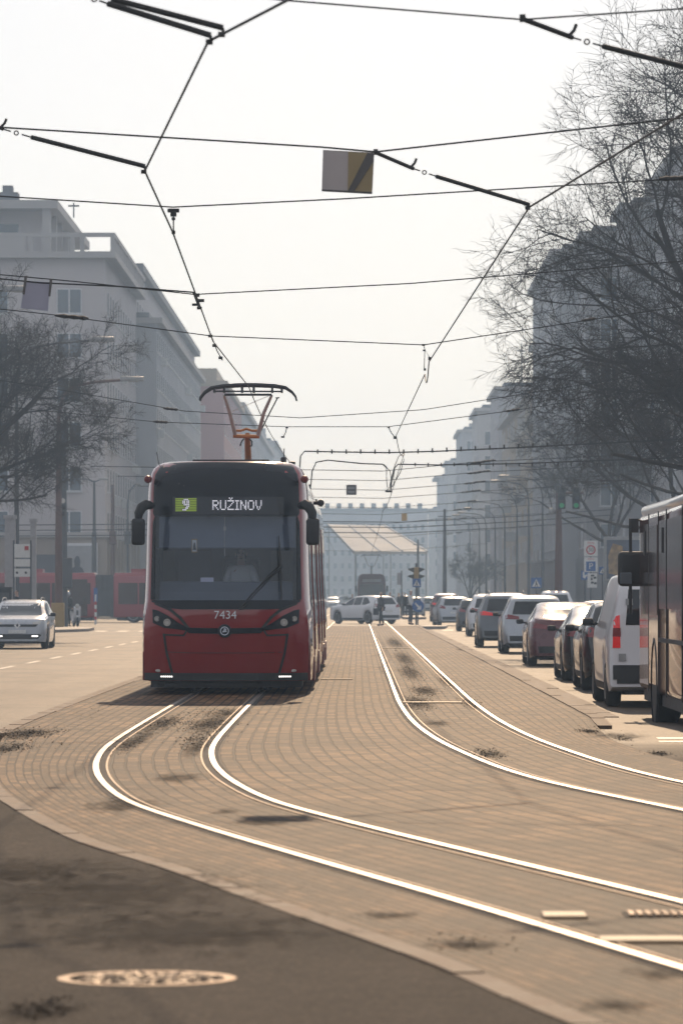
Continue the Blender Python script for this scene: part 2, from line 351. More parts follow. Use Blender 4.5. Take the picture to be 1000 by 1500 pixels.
def pave_mat():
    m = bpy.data.materials.new('paving_stones'); m.use_nodes = True; nt = m.node_tree; N = nt.nodes; L = nt.links
    b = N['Principled BSDF']; uv = N.new('ShaderNodeUVMap'); uv.uv_map = 'UVMap'; tc = N.new('ShaderNodeTexCoord')
    sw = N.new('ShaderNodeMapping'); L.new(uv.outputs[0], sw.inputs['Vector'])
    # little wobble so that the courses are not ruler-straight
    nw = N.new('ShaderNodeTexNoise'); nw.inputs['Scale'].default_value = 0.8; nw.inputs['Detail'].default_value = 3; L.new(tc.outputs['Object'], nw.inputs['Vector'])
    wv = N.new('ShaderNodeVectorMath'); wv.operation = 'SCALE'; wv.inputs['Scale'].default_value = 0.035; L.new(nw.outputs['Color'], wv.inputs[0])
    ad = N.new('ShaderNodeVectorMath'); L.new(sw.outputs[0], ad.inputs[0]); L.new(wv.outputs[0], ad.inputs[1])
    swp = N.new('ShaderNodeSeparateXYZ'); L.new(ad.outputs[0], swp.inputs[0]); cmb = N.new('ShaderNodeCombineXYZ'); L.new(swp.outputs['Y'], cmb.inputs['X']); L.new(swp.outputs['X'], cmb.inputs['Y'])   # courses run along the track
    def brick(w, h, mort, off, c1, c2):
        k = N.new('ShaderNodeTexBrick'); k.offset = off; k.inputs['Scale'].default_value = 1; k.inputs['Brick Width'].default_value = w; k.inputs['Row Height'].default_value = h
        k.inputs['Mortar Size'].default_value = mort; k.inputs['Mortar Smooth'].default_value = 0.3; k.inputs['Bias'].default_value = 0.0
        k.inputs['Color1'].default_value = (*c1, 1); k.inputs['Color2'].default_value = (*c2, 1); k.inputs['Mortar'].default_value = (0.016, 0.010, 0.006, 1)
        L.new(cmb.outputs[0], k.inputs['Vector']); return k
    k1 = brick(0.40, 0.118, 0.013, 0.5, (0.066, 0.032, 0.014), (0.275, 0.144, 0.064))
    # courses relaid at different times: every couple of metres one joint stands open and dark
    mp = N.new('ShaderNodeMapping'); mp.inputs['Scale'].default_value = (0.42, 1.15, 1); L.new(uv.outputs[0], mp.inputs['Vector'])
    nj = N.new('ShaderNodeTexNoise'); nj.inputs['Scale'].default_value = 1.0; nj.inputs['Detail'].default_value = 4; nj.inputs['Roughness'].default_value = 0.7; L.new(mp.outputs[0], nj.inputs['Vector'])
    rj = N.new('ShaderNodeMapRange'); rj.inputs['From Min'].default_value = 0.36; rj.inputs['From Max'].default_value = 0.52; rj.inputs['To Min'].default_value = 0.50; rj.inputs['To Max'].default_value = 1.08; L.new(nj.outputs['Fac'], rj.inputs['Value'])
    # dirt patches
    nd = N.new('ShaderNodeTexNoise'); nd.inputs['Scale'].default_value = 0.55; nd.inputs['Detail'].default_value = 9; nd.inputs['Roughness'].default_value = 0.68
    mpd = N.new('ShaderNodeMapping'); mpd.inputs['Scale'].default_value = (1.3, 0.35, 1); L.new(tc.outputs['Object'], mpd.inputs['Vector']); L.new(mpd.outputs[0], nd.inputs['Vector'])
    rd = N.new('ShaderNodeMapRange'); rd.inputs['From Min'].default_value = 0.36; rd.inputs['From Max'].default_value = 0.68; rd.inputs['To Min'].default_value = 0.36; rd.inputs['To Max'].default_value = 1.10; L.new(nd.outputs['Fac'], rd.inputs['Value'])
    a = N.new('ShaderNodeMath'); a.operation = 'MULTIPLY'; L.new(rj.outputs[0], a.inputs[0]); L.new(rd.outputs[0], a.inputs[1])
    # dirt collected beside the rails, plus a darker near end (vertex attribute, follows the track)
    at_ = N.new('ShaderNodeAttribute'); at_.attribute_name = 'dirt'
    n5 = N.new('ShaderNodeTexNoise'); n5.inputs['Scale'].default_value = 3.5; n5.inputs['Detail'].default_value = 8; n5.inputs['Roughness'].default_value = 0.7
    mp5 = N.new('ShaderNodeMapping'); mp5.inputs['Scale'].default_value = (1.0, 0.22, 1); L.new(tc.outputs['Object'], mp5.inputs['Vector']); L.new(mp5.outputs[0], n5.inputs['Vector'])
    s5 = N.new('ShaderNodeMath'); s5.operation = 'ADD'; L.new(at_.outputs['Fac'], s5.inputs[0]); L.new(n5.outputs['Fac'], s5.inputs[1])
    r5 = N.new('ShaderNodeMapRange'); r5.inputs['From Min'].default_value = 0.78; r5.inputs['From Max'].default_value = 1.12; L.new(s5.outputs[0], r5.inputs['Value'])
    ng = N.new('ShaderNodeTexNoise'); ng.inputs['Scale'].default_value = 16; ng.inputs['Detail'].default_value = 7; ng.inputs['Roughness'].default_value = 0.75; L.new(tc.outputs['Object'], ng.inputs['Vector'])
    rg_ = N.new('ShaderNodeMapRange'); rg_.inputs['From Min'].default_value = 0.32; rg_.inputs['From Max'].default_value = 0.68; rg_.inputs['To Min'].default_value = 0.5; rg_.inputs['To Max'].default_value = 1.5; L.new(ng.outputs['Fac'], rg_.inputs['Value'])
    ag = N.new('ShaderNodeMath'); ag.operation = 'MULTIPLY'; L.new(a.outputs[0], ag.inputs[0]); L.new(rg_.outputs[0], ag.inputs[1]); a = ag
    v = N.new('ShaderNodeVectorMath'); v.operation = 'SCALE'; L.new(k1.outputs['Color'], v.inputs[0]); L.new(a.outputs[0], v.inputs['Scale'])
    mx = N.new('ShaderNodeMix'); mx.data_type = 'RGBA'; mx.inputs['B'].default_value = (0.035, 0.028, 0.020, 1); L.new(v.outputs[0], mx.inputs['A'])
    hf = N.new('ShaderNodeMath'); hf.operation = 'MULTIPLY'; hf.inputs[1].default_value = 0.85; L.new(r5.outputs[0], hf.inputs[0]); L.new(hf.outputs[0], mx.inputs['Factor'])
    L.new(mx.outputs['Result'], b.inputs['Base Color'])
    b.inputs['Roughness'].default_value = 0.68; b.inputs['Specular IOR Level'].default_value = 0.12
    nb = N.new('ShaderNodeTexNoise'); nb.inputs['Scale'].default_value = 24; nb.inputs['Detail'].default_value = 4; L.new(tc.outputs['Object'], nb.inputs['Vector'])
    hh = N.new('ShaderNodeMath'); hh.operation = 'MULTIPLY_ADD'; hh.inputs[1].default_value = -1.6; L.new(k1.outputs['Fac'], hh.inputs[0]); L.new(nb.outputs['Fac'], hh.inputs[2])
    bp = N.new('ShaderNodeBump'); bp.inputs['Strength'].default_value = 0.7; bp.inputs['Distance'].default_value = 0.016; L.new(hh.outputs[0], bp.inputs['Height']); L.new(bp.outputs[0], b.inputs['Normal'])
    M['paving'] = m
pave_mat()
mat('cover_pale', (0.34, 0.23, 0.13), 0.6, var=0.2)
mat('kerb_stone', (0.165, 0.105, 0.064), 0.74, var=0.45, scale=3, bump=0.4, bscale=30)
mat('slab', (0.24, 0.20, 0.165), 0.65, var=0.2, scale=1.2, bump=0.3, bscale=20)
mat('earth', (0.12, 0.105, 0.085), 0.9, var=0.25, scale=0.05)
mat('marking', (0.40, 0.35, 0.29), 0.5, var=0.25, scale=2.5)
mat('rail_steel', (0.26, 0.232, 0.21), 0.42, metal=1.0, var=0.35, scale=1.1)
mat('rail_lip', (0.26, 0.16, 0.09), 0.6, metal=0.4, var=0.25, scale=5)
mat('groove', (0.020, 0.017, 0.014), 0.85, var=0.3)
mat('litter', (0.050, 0.036, 0.024), 0.9, var=0.4, scale=5)
mat('litter_dry', (0.16, 0.11, 0.06), 0.9, var=0.3, scale=5)
mat('worn_steel', (0.20, 0.155, 0.118), 0.55, metal=0.8, var=0.35, scale=14)

def sheet(name, xs, ys, zf, m, kind='structure'):
    mb = MB(); nx = len(xs)
    vs = [(x, y, zf(x, y)) for y in ys for x in xs]
    fs = [(j*nx+i, j*nx+i+1, (j+1)*nx+i+1, (j+1)*nx+i) for j in range(len(ys)-1) for i in range(nx-1)]
    o = mb.add(vs, fs).build(name, m, fix=False); o['kind'] = kind; return o
sheet('ground', [-410, -60, 0, 60, 410], [-30, 30, 215, 700, 1170], lambda x, y: -0.30, M['earth'])
ys = [-25, 0, 6, 10] + [10 + 2*i for i in range(1, 30)] + [75, 90, 110, 140, 170, 200, 212, 214, 216, 218, 220, 222, 224, 226, 300, 400, 600, 900, 1150]
sheet('road', [-120, -60, -30, -20, -12, -8, -6, -5, -4.4, -3.9, -3.5, -3, -2.4, -1.8, -1, -0.2, 0.2, 1, 1.8, 2.3, 2.7, 3.1, 3.6, 4.2, 5, 6, 8, 11, 20, 60, 120], ys, road_z, M['asphalt'])

# track centre lines and the edges of the paved tram strip
L_TAB = [(2, 4.75), (10, 3.15), (14, 2.36), (17.1, 1.74), (20.7, 1.01), (24.4, 0.225), (28, -0.52), (31, -1.07), (34, -1.42), (37, -1.66), (40, -1.81), (43, -1.89), (48, -1.925), (60, -1.94), (1200, -1.94)]
R_TAB = [(2, 7.4), (12, 5.7), (20, 4.3), (26, 3.27), (30, 2.62), (34, 2.00), (37, 1.69), (41, 1.44), (45, 1.26), (50, 1.13), (56, 1.06), (64, 1.03), (1200, 1.03)]
def LX(y): return smooth_interp(L_TAB, y)
def RX(y): return smooth_interp(R_TAB, y)
EL_TAB = [(2, 3.35), (10, 1.85), (15.1, 0.80), (17.4, 0.40), (19.7, -0.08), (22, -0.57), (24, -1.0), (25.9, -1.46), (28.2, -1.88), (31.6, -2.40), (34.8, -2.80), (38.6, -3.12), (42, -3.36), (46, -3.62), (52, -3.74), (70, -3.78), (226, -3.78)]
ER_TAB = [(2, 10.2), (20, 6.6), (30, 4.1), (36, 3.1), (38.7, 2.80), (41.6, 2.62), (45, 2.52), (49, 2.60), (54, 2.72), (226, 2.80)]
def EL(y): return smooth_interp(EL_TAB, y)
def ER(y): return smooth_interp(ER_TAB, y)
def paving():
    ys = []; y = 3.0
    while y < 223: ys.append(y); y += 0.35 if y < 30 else (0.6 if y < 70 else 3.0)
    ys.append(223)
    bm = bmesh.new(); uvl = bm.loops.layers.uv.new('UVMap'); dl = bm.verts.layers.float.new('dirt')  # 'dirt' holds the dirt beside the rails plus the darker near end
    rows = []; s = 0; prev = None
    U = []
    for y in ys:
        a, l, r, b = EL(y), LX(y), RX(y), ER(y)
        # lateral positions: edge | between | rails' neighbourhoods | edge
        pos = []
        for k in range(5): pos.append((lerp(a, l - 0.62, k / 4), -1.84 + (1.84 - 0.62) * k / 4, 0.0))
        for q, dd in ((-0.5, .26), (-0.40, .36), (-0.2, .20), (0, .12), (0.2, .20), (0.40, .36), (0.5, .26), (0.62, .08)): pos.append((l + q, q, dd))
        for k in range(1, 5): pos.append((lerp(l + 0.62, r - 0.62, k / 5), lerp(0.62, 2.97 - 0.62, k / 5), 0.0))
        for q, dd in ((-0.62, .08), (-0.5, .26), (-0.40, .38), (-0.2, .26), (0, .20), (0.2, .26), (0.40, .38), (0.5, .26), (0.62, .08)): pos.append((r + q, 2.97 + q, dd))
        for k in range(1, 4): pos.append((lerp(r + 0.62, b, k / 3), 2.97 + lerp(0.62, 1.76, k / 3), 0.0))
        if prev is not None: s += math.hypot(LX(y) - prev[0], y - prev[1])
        prev = (LX(y), y)
        row = []
        for x, u, dd in pos:
            v = bm.verts.new((x, y, 0.0)); v[dl] = dd * (1.25 if y > 36 else 1.0) + .34 * (1 - sstep(16, 34, y)); row.append((v, u, s))  # value also rises towards the camera, so the near paving turns darker
        rows.append(row)
    for r0, r1 in zip(rows, rows[1:]):
        for i in range(len(r0) - 1):
            q = (r0[i], r0[i+1], r1[i+1], r1[i]); f = bm.faces.new([t[0] for t in q])
            for lp, t in zip(f.loops, q): lp[uvl].uv = (t[1], t[2])
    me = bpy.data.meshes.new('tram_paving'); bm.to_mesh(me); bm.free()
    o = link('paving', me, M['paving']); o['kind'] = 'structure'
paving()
def edge_band(name, fn, side, y0, y1, wid, zt, m, zb=-0.16, gaps=()):
    mb = MB(); y = y0; seg = 1.0
    while y < y1:
        ln = seg if y < 60 else 4.0
        ye = min(y + ln - 0.02, y1); k = 3
        if not any(a < y < b for a, b in gaps):
            pts = [lerp(y, ye, i / k) for i in range(k + 1)]
            jit = random.uniform(-0.004, 0.004); zz = zt + random.uniform(-0.004, 0.004)
            inn = [(fn(t) + jit, t) for t in pts]; out = []
            for i, t in enumerate(pts):
                d = (fn(t + 0.1) - fn(t - 0.1)) / 0.2; n = Vector((1, -d)).normalized() * side * wid
                out.append((fn(t) + jit + n.x, t + n.y))
            poly = inn + out[::-1]
            mb.prism(poly, 'z', zb, zz)
        y += ln
    o = mb.build(name, m); o['kind'] = 'structure'; return o
edge_band('kerb', EL, -1, 4, 43.2, 0.12, 0.004, M['kerb_stone'])
edge_band('kerb', EL, -1, 47, 222, 0.16, 0.006, M['kerb_stone'])
edge_band('kerb', ER, 1, 49.5, 222, 0.16, 0.012, M['kerb_stone'])
edge_band('gutter', lambda y: ER(y) + 0.17, 1, 58, 220, 0.45, -0.118, M['kerb_stone'], zb=-0.2)

# tram tracks: two grooved rails each
def rail_parts(fn, q, inner):
    """head (bright), groove and lip of one rail at offset q from the centre line; inner = direction of the flangeway"""
    ys = []; y = 4.0
    while y < 700: ys.append(y); y += 0.5 if y < 75 else (6 if y < 300 else 40)
    def strip(o0, o1, z, zb):
        mb = MB(); rows = []
        for y in ys:
            d = (fn(y + 0.2) - fn(y - 0.2)) / 0.4; n = Vector((1, -d)).normalized()
            zz = 0 if y < 220 else -0.026 * sstep(220, 226, y)
            p0 = Vector((fn(y), y)) + n * o0; p1 = Vector((fn(y), y)) + n * o1
            rows.append([(p0.x, p0.y, zb + zz), (p0.x, p0.y, z + zz), (p1.x, p1.y, z + zz), (p1.x, p1.y, zb + zz)])
        vs = [v for r in rows for v in r]
        fs = [(i*4+j, i*4+j+1, (i+1)*4+j+1, (i+1)*4+j) for i in range(len(rows)-1) for j in range(3)]
        return mb.add(vs, fs)
    h = (q - 0.025, q + 0.025) ; g = (q + inner * 0.026, q + inner * 0.082); l = (q + inner * 0.083, q + inner * 0.100); e = (q - inner * 0.062, q - inner * 0.026)
    return strip(*sorted(h), 0.014, -0.05), strip(*sorted(g), 0.003, -0.05), strip(*sorted(l), 0.007, -0.05), strip(*sorted(e), 0.003, -0.05)
for nm, fn, lab in (('left', LX, 'polished tram track running under the red tram and bending across the foreground'), ('right', RX, 'polished tram track right of the tram bending out of the picture beside the bus')):
    t = thing('tram_track', lab, 'tram track', (fn(60), 60, 0), 0, 'grooved tram tracks')
    for q, inn in ((-0.5, 1), (0.5, -1)):
        h, g, l, e = rail_parts(fn, q, inn)
        ho = h.build('rail', M['rail_steel'], t); ho.matrix_parent_inverse = Matrix.Translation(-Vector(t.location))
        go = g.build('groove', M['groove'], ho); lo = l.build('guard_lip', M['rail_lip'], ho); e.build('dark_edge', M['groove'], ho)  # last one: narrow dark strip along the outer side of the rail

# road markings
mk = MB()
def dash(x0, x1, y0, y1):
    ya = y0
    while ya < y1 - 0.01:
        yb = min(ya + 1.5, y1)
        mk.add([(x0, ya, road_z(x0, ya) + 0.004), (x1, ya, road_z(x1, ya) + 0.004), (x1, yb, road_z(x1, yb) + 0.004), (x0, yb, road_z(x0, yb) + 0.004)], [(0, 1, 2, 3)]); ya = yb
for i in range(16): dash(-7.83, -7.71, 65.0 + 8.1*i, 69.0 + 8.1*i)
for i in range(16): dash(6.95, 7.07, 60.0 + 9*i, 63.5 + 9*i)
for i in range(9): dash(3.9 + i*0.95, 4.4 + i*0.95, 210.0, 213.0)
dash(3.0, 4.3, 45.2, 45.6); dash(2.95, 5.2, 44.2, 44.5)
for i in range(10): dash(-13 + i*1.0, -12.5 + i*1.0, 203, 207)
o = mk.build('road_markings', M['marking'], fix=False); o['kind'] = 'structure'

# raised pavements beside the street and round the crossing
def slab(name, poly, z0, z1):
    mb = MB().prism(poly, 'z', z0, z1); o = mb.build(name, M['slab']); o['kind'] = 'structure'; return o
slab('pavement', [(-60, 60), (-14.6, 60), (-14.6, 193), (-13.2, 197), (-12.2, 203), (-12.4, 211), (-13.6, 216), (-60, 216)], -0.29, 0.0)
slab('pavement', [(11.0, 40), (60, 40), (60, 222), (12.5, 222), (11.0, 218)], -0.29, 0.0)
slab('pavement', [(11.0, 300), (12.5, 296), (60, 296), (60, 900), (11.0, 900)], -0.29, 0.09)
slab('pavement', [(-13.0, 306), (-14.5, 302), (-60, 302), (-60, 900), (-13.0, 900)], -0.29, 0.09)
slab('kerb_island', [(2.95, 215), (4.1, 216), (4.3, 220), (4.0, 223.5), (2.95, 224)], -0.29, 0.03)
slab('kerb_island', [(2.9, 296), (3.6, 292), (4.4, 296), (4.4, 420), (2.9, 420)], -0.29, 0.12)

# small fittings in the paving
def cover(px, py, w, d, lab, m='worn_steel'):
    Y = F * CH / (py - CY); x = (px - CX) * Y / F
    t = rbox(-w/2, w/2, -d/2, d/2, -0.04, 0.016, 0.006, 1).build('drain_cover', M[m]); t.location = (x, Y, 0)
    tag(t, lab, 'drain cover', 'rail drain covers')
cover(583, 950, 0.92, 0.5, 'narrow pale drain cover between the right track rails, farthest of its track', 'cover_pale')
cover(633, 1030, 0.80, 0.45, 'pale drain cover between the right track rails beside dark dead leaves', 'cover_pale')
cover(493, 996, 0.55, 0.3, 'thin pale drain cover in the paving between tram and right track', 'cover_pale')
cover(826, 1344, 0.20, 0.30, 'short pale plate beside the inner rail in the near paving', 'cover_pale')
cover(940, 1380, 0.36, 0.26, 'pale plate between the near rails at the right picture edge', 'cover_pale')
t = thing('drain_grate', 'rusty slotted drain grate between the rails in the near foreground', 'drain grate', (1.46, 20.1, 0))
mb = MB()
for i in range(14): mb.box(-0.26 + i*0.038, -0.236 + i*0.038, -0.13, 0.13, 0.004, 0.014)
mb.build('bars', M['rail_lip'], t); MB().box(-0.28, 0.29, -0.15, 0.15, -0.03, 0.005).build('pan', M['groove'], t)

# round manhole cover in the near asphalt
Y = F * (CH + 0.012) / (1437 - CY)
t = thing('manhole_cover', 'round worn metal manhole cover glinting in the dark foreground asphalt', 'manhole cover', ((215 - CX) * Y / F, Y, -0.012))
MB().lathe([(0.0, 0.008), (0.285, 0.008), (0.285, -0.02)], n=48).build('lid', M['groove'], t)
MB().lathe([(0.29, -0.02), (0.29, 0.010), (0.335, 0.010), (0.335, -0.02)], n=48).build('frame', M['rail_lip'], t)
mb = MB()
for i in range(-9, 10):
    for j in range(-9, 10):
        x, y = i*0.030 + (j % 2)*0.015, j*0.029
        if x*x + y*y < 0.072: hh = random.uniform(.008, .0155); mb.box(x-.0115, x+.0115, y-.009, y+.009, 0.004, hh, rot=Matrix.Rotation(random.uniform(-.25, .25), 3, 'X') @ Matrix.Rotation(random.uniform(-.2, .2), 3, 'Y'))
mb.build('raised_pattern', M['worn_steel'], t)

# dead leaves and dirt in clumps
def litter(name, spots, n, m, seed):
    rng = random.Random(seed); mb = MB()
    for (cx, cy, sx, sy, wgt) in spots:
        for i in range(int(n * wgt)):
            x = rng.gauss(cx, sx); y = rng.gauss(cy, sy); z = 0.003 + abs(rng.gauss(0, 0.006)) if cy < 222 else 0
            if x < EL(y) - 0.2: z += road_z(x, y)
            s = rng.uniform(0.004, 0.014); q = Matrix.Rotation(rng.uniform(0, 6.3), 3, 'Z') @ Matrix.Rotation(rng.uniform(-0.8, 0.8), 3, 'X')
            mb.add([q @ Vector((dx*s, dy*s*0.6, 0)) + Vector((x, y, z)) for dx, dy in ((-1, -.3), (0, -1), (1, 0), (0, 1))], [(0, 1, 2, 3)])
    o = mb.build(name, m, fix=False); o['kind'] = 'stuff'; return o
def sp(px, py, sx, sy, w):
    Y = F * CH / (py - CY); return ((px - CX) * Y / F, Y, sx, sy, w)
litter('leaves', [sp(35, 1076, .17, .9, 1.6), sp(10, 1097, .12, .7, .8), sp(240, 1060, .10, 1.6, .9), sp(310, 1062, .15, 1.2, 1.2), sp(290, 1085, .10, 1.6, .8), sp(190, 1090, .06, 1.5, .5), sp(320, 1045, .2, 1.0, .5),
    sp(612, 1030, .10, 2.2, 1.0), sp(622, 1013, .12, 2.5, .8), sp(600, 985, .12, 5, .8), sp(590, 965, .1, 9, .8), sp(578, 940, .10, 14, .7), sp(655, 1000, .08, 4, .5), sp(690, 1030, .08, 2, .4), sp(715, 1105, .08, .8, .5),
    sp(680, 952, .1, 1.5, .25), sp(862, 1072, .06, .35, .35), sp(965, 1105, .05, .3, .3), sp(910, 1083, .05, .4, .2), sp(60, 1480, .07, .18, .4), sp(690, 1382, .09, .3, .08)], 900, M['litter'], 3)
litter('dry_leaves', [sp(300, 1060, .2, 2.5, .5), sp(60, 1090, .2, 1, .4), sp(150, 1040, .1, 6, .4), sp(615, 1030, .12, 3, .5), sp(880, 1070, .1, 2, .3)], 300, M['litter_dry'], 4)

def stain_mat(name, col):
    m = bpy.data.materials.new(name); m.use_nodes = True; nt = m.node_tree; N = nt.nodes; L = nt.links; b = N['Principled BSDF']
    b.inputs['Base Color'].default_value = (*col, 1); b.inputs['Roughness'].default_value = 0.9; b.inputs['Specular IOR Level'].default_value = 0.1
    uv = N.new('ShaderNodeUVMap'); uv.uv_map = 'UVMap'; ln = N.new('ShaderNodeVectorMath'); ln.operation = 'LENGTH'; L.new(uv.outputs[0], ln.inputs[0])
    tc = N.new('ShaderNodeTexCoord'); mp = N.new('ShaderNodeMapping'); mp.inputs['Scale'].default_value = (9, 2.6, 1); L.new(tc.outputs['Object'], mp.inputs['Vector'])
    nz = N.new('ShaderNodeTexNoise'); nz.inputs['Scale'].default_value = 1.0; nz.inputs['Detail'].default_value = 9; nz.inputs['Roughness'].default_value = 0.72; L.new(mp.outputs[0], nz.inputs['Vector'])
    a = N.new('ShaderNodeMath'); a.operation = 'MULTIPLY_ADD'; a.inputs[1].default_value = -2.6; a.inputs[2].default_value = 1.55; L.new(nz.outputs['Fac'], a.inputs[0])
    c = N.new('ShaderNodeMath'); L.new(a.outputs[0], c.inputs[0]); L.new(ln.outputs['Value'], c.inputs[1])
    r = N.new('ShaderNodeMapRange'); r.inputs['From Min'].default_value = 0.30; r.inputs['From Max'].default_value = 0.95; r.inputs['To Min'].default_value = 0.62; r.inputs['To Max'].default_value = 0.0; L.new(c.outputs[0], r.inputs['Value'])
    L.new(r.outputs[0], b.inputs['Alpha']); M[name] = m
stain_mat('dirt_dark', (0.020, 0.015, 0.011)); stain_mat('dirt_pale', (0.36, 0.26, 0.18))
def stains(name, spots, m, lift):
    bm = bmesh.new(); uvl = bm.loops.layers.uv.new('UVMap')
    for px, py, wpx, hpx in spots:
        Y = F * CH / (py - CY); x = (px - CX) * Y / F; sx = wpx / 2 * Y / F; sy = abs(F*CH/(py - hpx/2 - CY) - F*CH/(py + hpx/2 - CY)) / 2
        n = 5; g = []
        for j in range(n + 1):
            for i in range(n + 1):
                u, v = -1 + 2*i/n, -1 + 2*j/n; X, YY = x + u*sx, Y + v*sy
                z = lift + (0.0 if EL(YY) - .13 < X < ER(YY) + .1 else max(road_z(X, YY), -0.3))
                g.append((bm.verts.new((X, YY, z)), (u, v)))
        for j in range(n):
            for i in range(n):
                q = [g[j*(n+1)+i], g[j*(n+1)+i+1], g[(j+1)*(n+1)+i+1], g[(j+1)*(n+1)+i]]; f = bm.faces.new([t[0] for t in q])
                for lp, t in zip(f.loops, q): lp[uvl].uv = t[1]
    me = bpy.data.meshes.new(name); bm.to_mesh(me); bm.free(); o = link(name, me, M[m]); o['kind'] = 'stuff'
stains('dirt', [(35, 1076, 110, 26), (10, 1098, 60, 24), (235, 1062, 70, 40), (310, 1060, 90, 46), (290, 1095, 60, 44), (200, 1085, 60, 50), (335, 1045, 90, 22), (260, 1140, 120, 22), (390, 1206, 150, 14), (330, 1190, 70, 12),
    (612, 1030, 70, 26), (622, 1012, 60, 20), (600, 985, 50, 34), (592, 965, 46, 34), (578, 942, 40, 24), (655, 1000, 30, 30), (690, 1032, 40, 26), (715, 1105, 60, 14), (680, 952, 40, 6), (640, 1060, 60, 14), (862, 1072, 40, 10), (965, 1105, 40, 8), (905, 1078, 120, 16),
    (150, 1305, 620, 110), (40, 1275, 420, 60), (260, 1365, 620, 90), (50, 1482, 190, 50),
    (570, 1342, 130, 18), (690, 1385, 180, 26), (960, 1427, 130, 24), (900, 1475, 200, 30), (180, 1180, 160, 34)], 'dirt_dark', 0.0065)
# ------------------------------------------------------------------ people
def skinned(name, pts, edges, rad, m, parent, root=0, sub=1):
    me = bpy.data.meshes.new(name); me.from_pydata([tuple(p) for p in pts], edges, []); me.update()
    o = bpy.data.objects.new(name, me); COL.objects.link(o)
    md = o.modifiers.new('skin', 'SKIN'); md.use_smooth_shade = True
    sv = me.skin_vertices[0].data
    for i, r in enumerate(rad):
        sv[i].radius = r if isinstance(r, tuple) else (r, r); sv[i].use_root = (i == root)
    sm = o.modifiers.new('sub', 'SUBSURF'); sm.levels = sub; sm.render_levels = sub
    dg = bpy.context.evaluated_depsgraph_get()
    me2 = bpy.data.meshes.new_from_object(o.evaluated_get(dg)); bpy.data.objects.remove(o)
    me2.name = name; me2.shade_smooth()
    return link(name, me2, m, parent)
def person(label, loc, rz, h=1.75, shirt='cloth_white', legs='cloth_black', hair='hair', shoe='cloth_black', stride=0.0, arm=(0.0, 0.0), seated=False, bag=None, group=None, sleeves=True, hairlong=False, cat='person'):
    k = h / 1.75
    t = thing('person', label, cat, loc, rz, group)
    P = {}
    P['pel'] = (0, 0, .95); P['spi'] = (0, .01, 1.12); P['che'] = (0, .0, 1.32); P['nec'] = (0, .01, 1.48); P['jaw'] = (0, -.02, 1.56); P['hed'] = (0, -.005, 1.645); P['top'] = (0, .005, 1.725); P['nos'] = (0, -.105, 1.615)
    for s, q in ((-1, 'l'), (1, 'r')):
        a = arm[0 if s < 0 else 1]; sd = stride * s
        P['sh'+q] = (s*.175, .01, 1.41)
        if seated:
            P['el'+q] = (s*.24, -.10, 1.17); P['wr'+q] = (s*.18, -.34, 1.12)
        else:
            P['el'+q] = (s*.225, .03 - a*.22, 1.14 + abs(a)*.04); P['wr'+q] = (s*.235, -.05 - a*.42, .90 + abs(a)*.16)
        hx, hy, hz = P['wr'+q]
        dy, dz = (-.03, -.075) if not seated else (-.08, -.01)
        P['ha'+q] = (hx, hy + dy, hz + dz)
        for i, (fx, ln) in enumerate(((-.03, .07), (-.010, .085), (.010, .08), (.028, .065))):
            P['f%d%s' % (i, q)] = (hx + fx*.3 - s*.0, hy + dy + fx + (-.02 if not seated else -ln*.7), hz + dz - (ln if not seated else ln*.5))
        P['th'+q] = (hx - s*.03, hy + dy*.6 - .04, hz + dz*.6 - .03)
        if seated:
            P['hi'+q] = (s*.10, 0, .92); P['kn'+q] = (s*.13, -.44, .93); P['an'+q] = (s*.13, -.42, .50); P['to'+q] = (s*.14, -.58, .44)
        else:
            P['hi'+q] = (s*.095, 0, .90); P['kn'+q] = (s*.10, -.02 - sd*.25, .49); P['an'+q] = (s*.10, .03 - sd*.42, .085 + (0.03 if sd < 0 else 0)); P['to'+q] = (s*.115, -.13 - sd*.42, .035)
    names = list(P); ix = {n: i for i, n in enumerate(names)}
    E = [('pel', 'spi'), ('spi', 'che'), ('che', 'nec'), ('nec', 'jaw'), ('jaw', 'hed'), ('hed', 'top'), ('hed', 'nos')]
    for q in 'lr':
        E += [('che', 'sh'+q), ('sh'+q, 'el'+q), ('el'+q, 'wr'+q), ('wr'+q, 'ha'+q), ('ha'+q, 'th'+q), ('pel', 'hi'+q), ('hi'+q, 'kn'+q), ('kn'+q, 'an'+q), ('an'+q, 'to'+q)] + [('ha'+q, 'f%d%s' % (i, q)) for i in range(4)]
    RAD = {'pel': (.15, .11), 'spi': (.135, .10), 'che': (.15, .105), 'nec': .055, 'jaw': (.062, .07), 'hed': (.078, .095), 'top': (.055, .07), 'nos': .014,
           'sh': .062, 'el': .043, 'wr': .030, 'ha': (.036, .022), 'th': .011, 'f0': .009, 'f1': .009, 'f2': .009, 'f3': .008, 'hi': .088, 'kn': .06, 'an': .042, 'to': .036}
    def rad(n): return RAD.get(n) or RAD[n[:2]]
    sc = lambda p: (p[0]*k, p[1]*k, p[2]*k)
    def rk(r, f=1.0): return tuple(x*k*f for x in r) if isinstance(r, tuple) else r*k*f
    skinned('body', [sc(P[n]) for n in names], [(ix[a], ix[b]) for a, b in E], [rk(rad(n)) for n in names], M['skin'], t)
    def garment(nm, nodes, edges, extra, m, f=1.16):
        pts = dict((n, P[n]) for n in nodes); rr = dict((n, rad(n)) for n in nodes)
        for n, (p, r) in extra.items(): pts[n] = p; rr[n] = r
        nn = list(pts); jx = {n: i for i, n in enumerate(nn)}
        return skinned(nm, [sc(pts[n]) for n in nn], [(jx[a], jx[b]) for a, b in edges], [rk(rr[n], f) for n in nn], m, t)
    mid = lambda a, b, u=.5: tuple(lerp(P[a][i], P[b][i], u) for i in range(3))
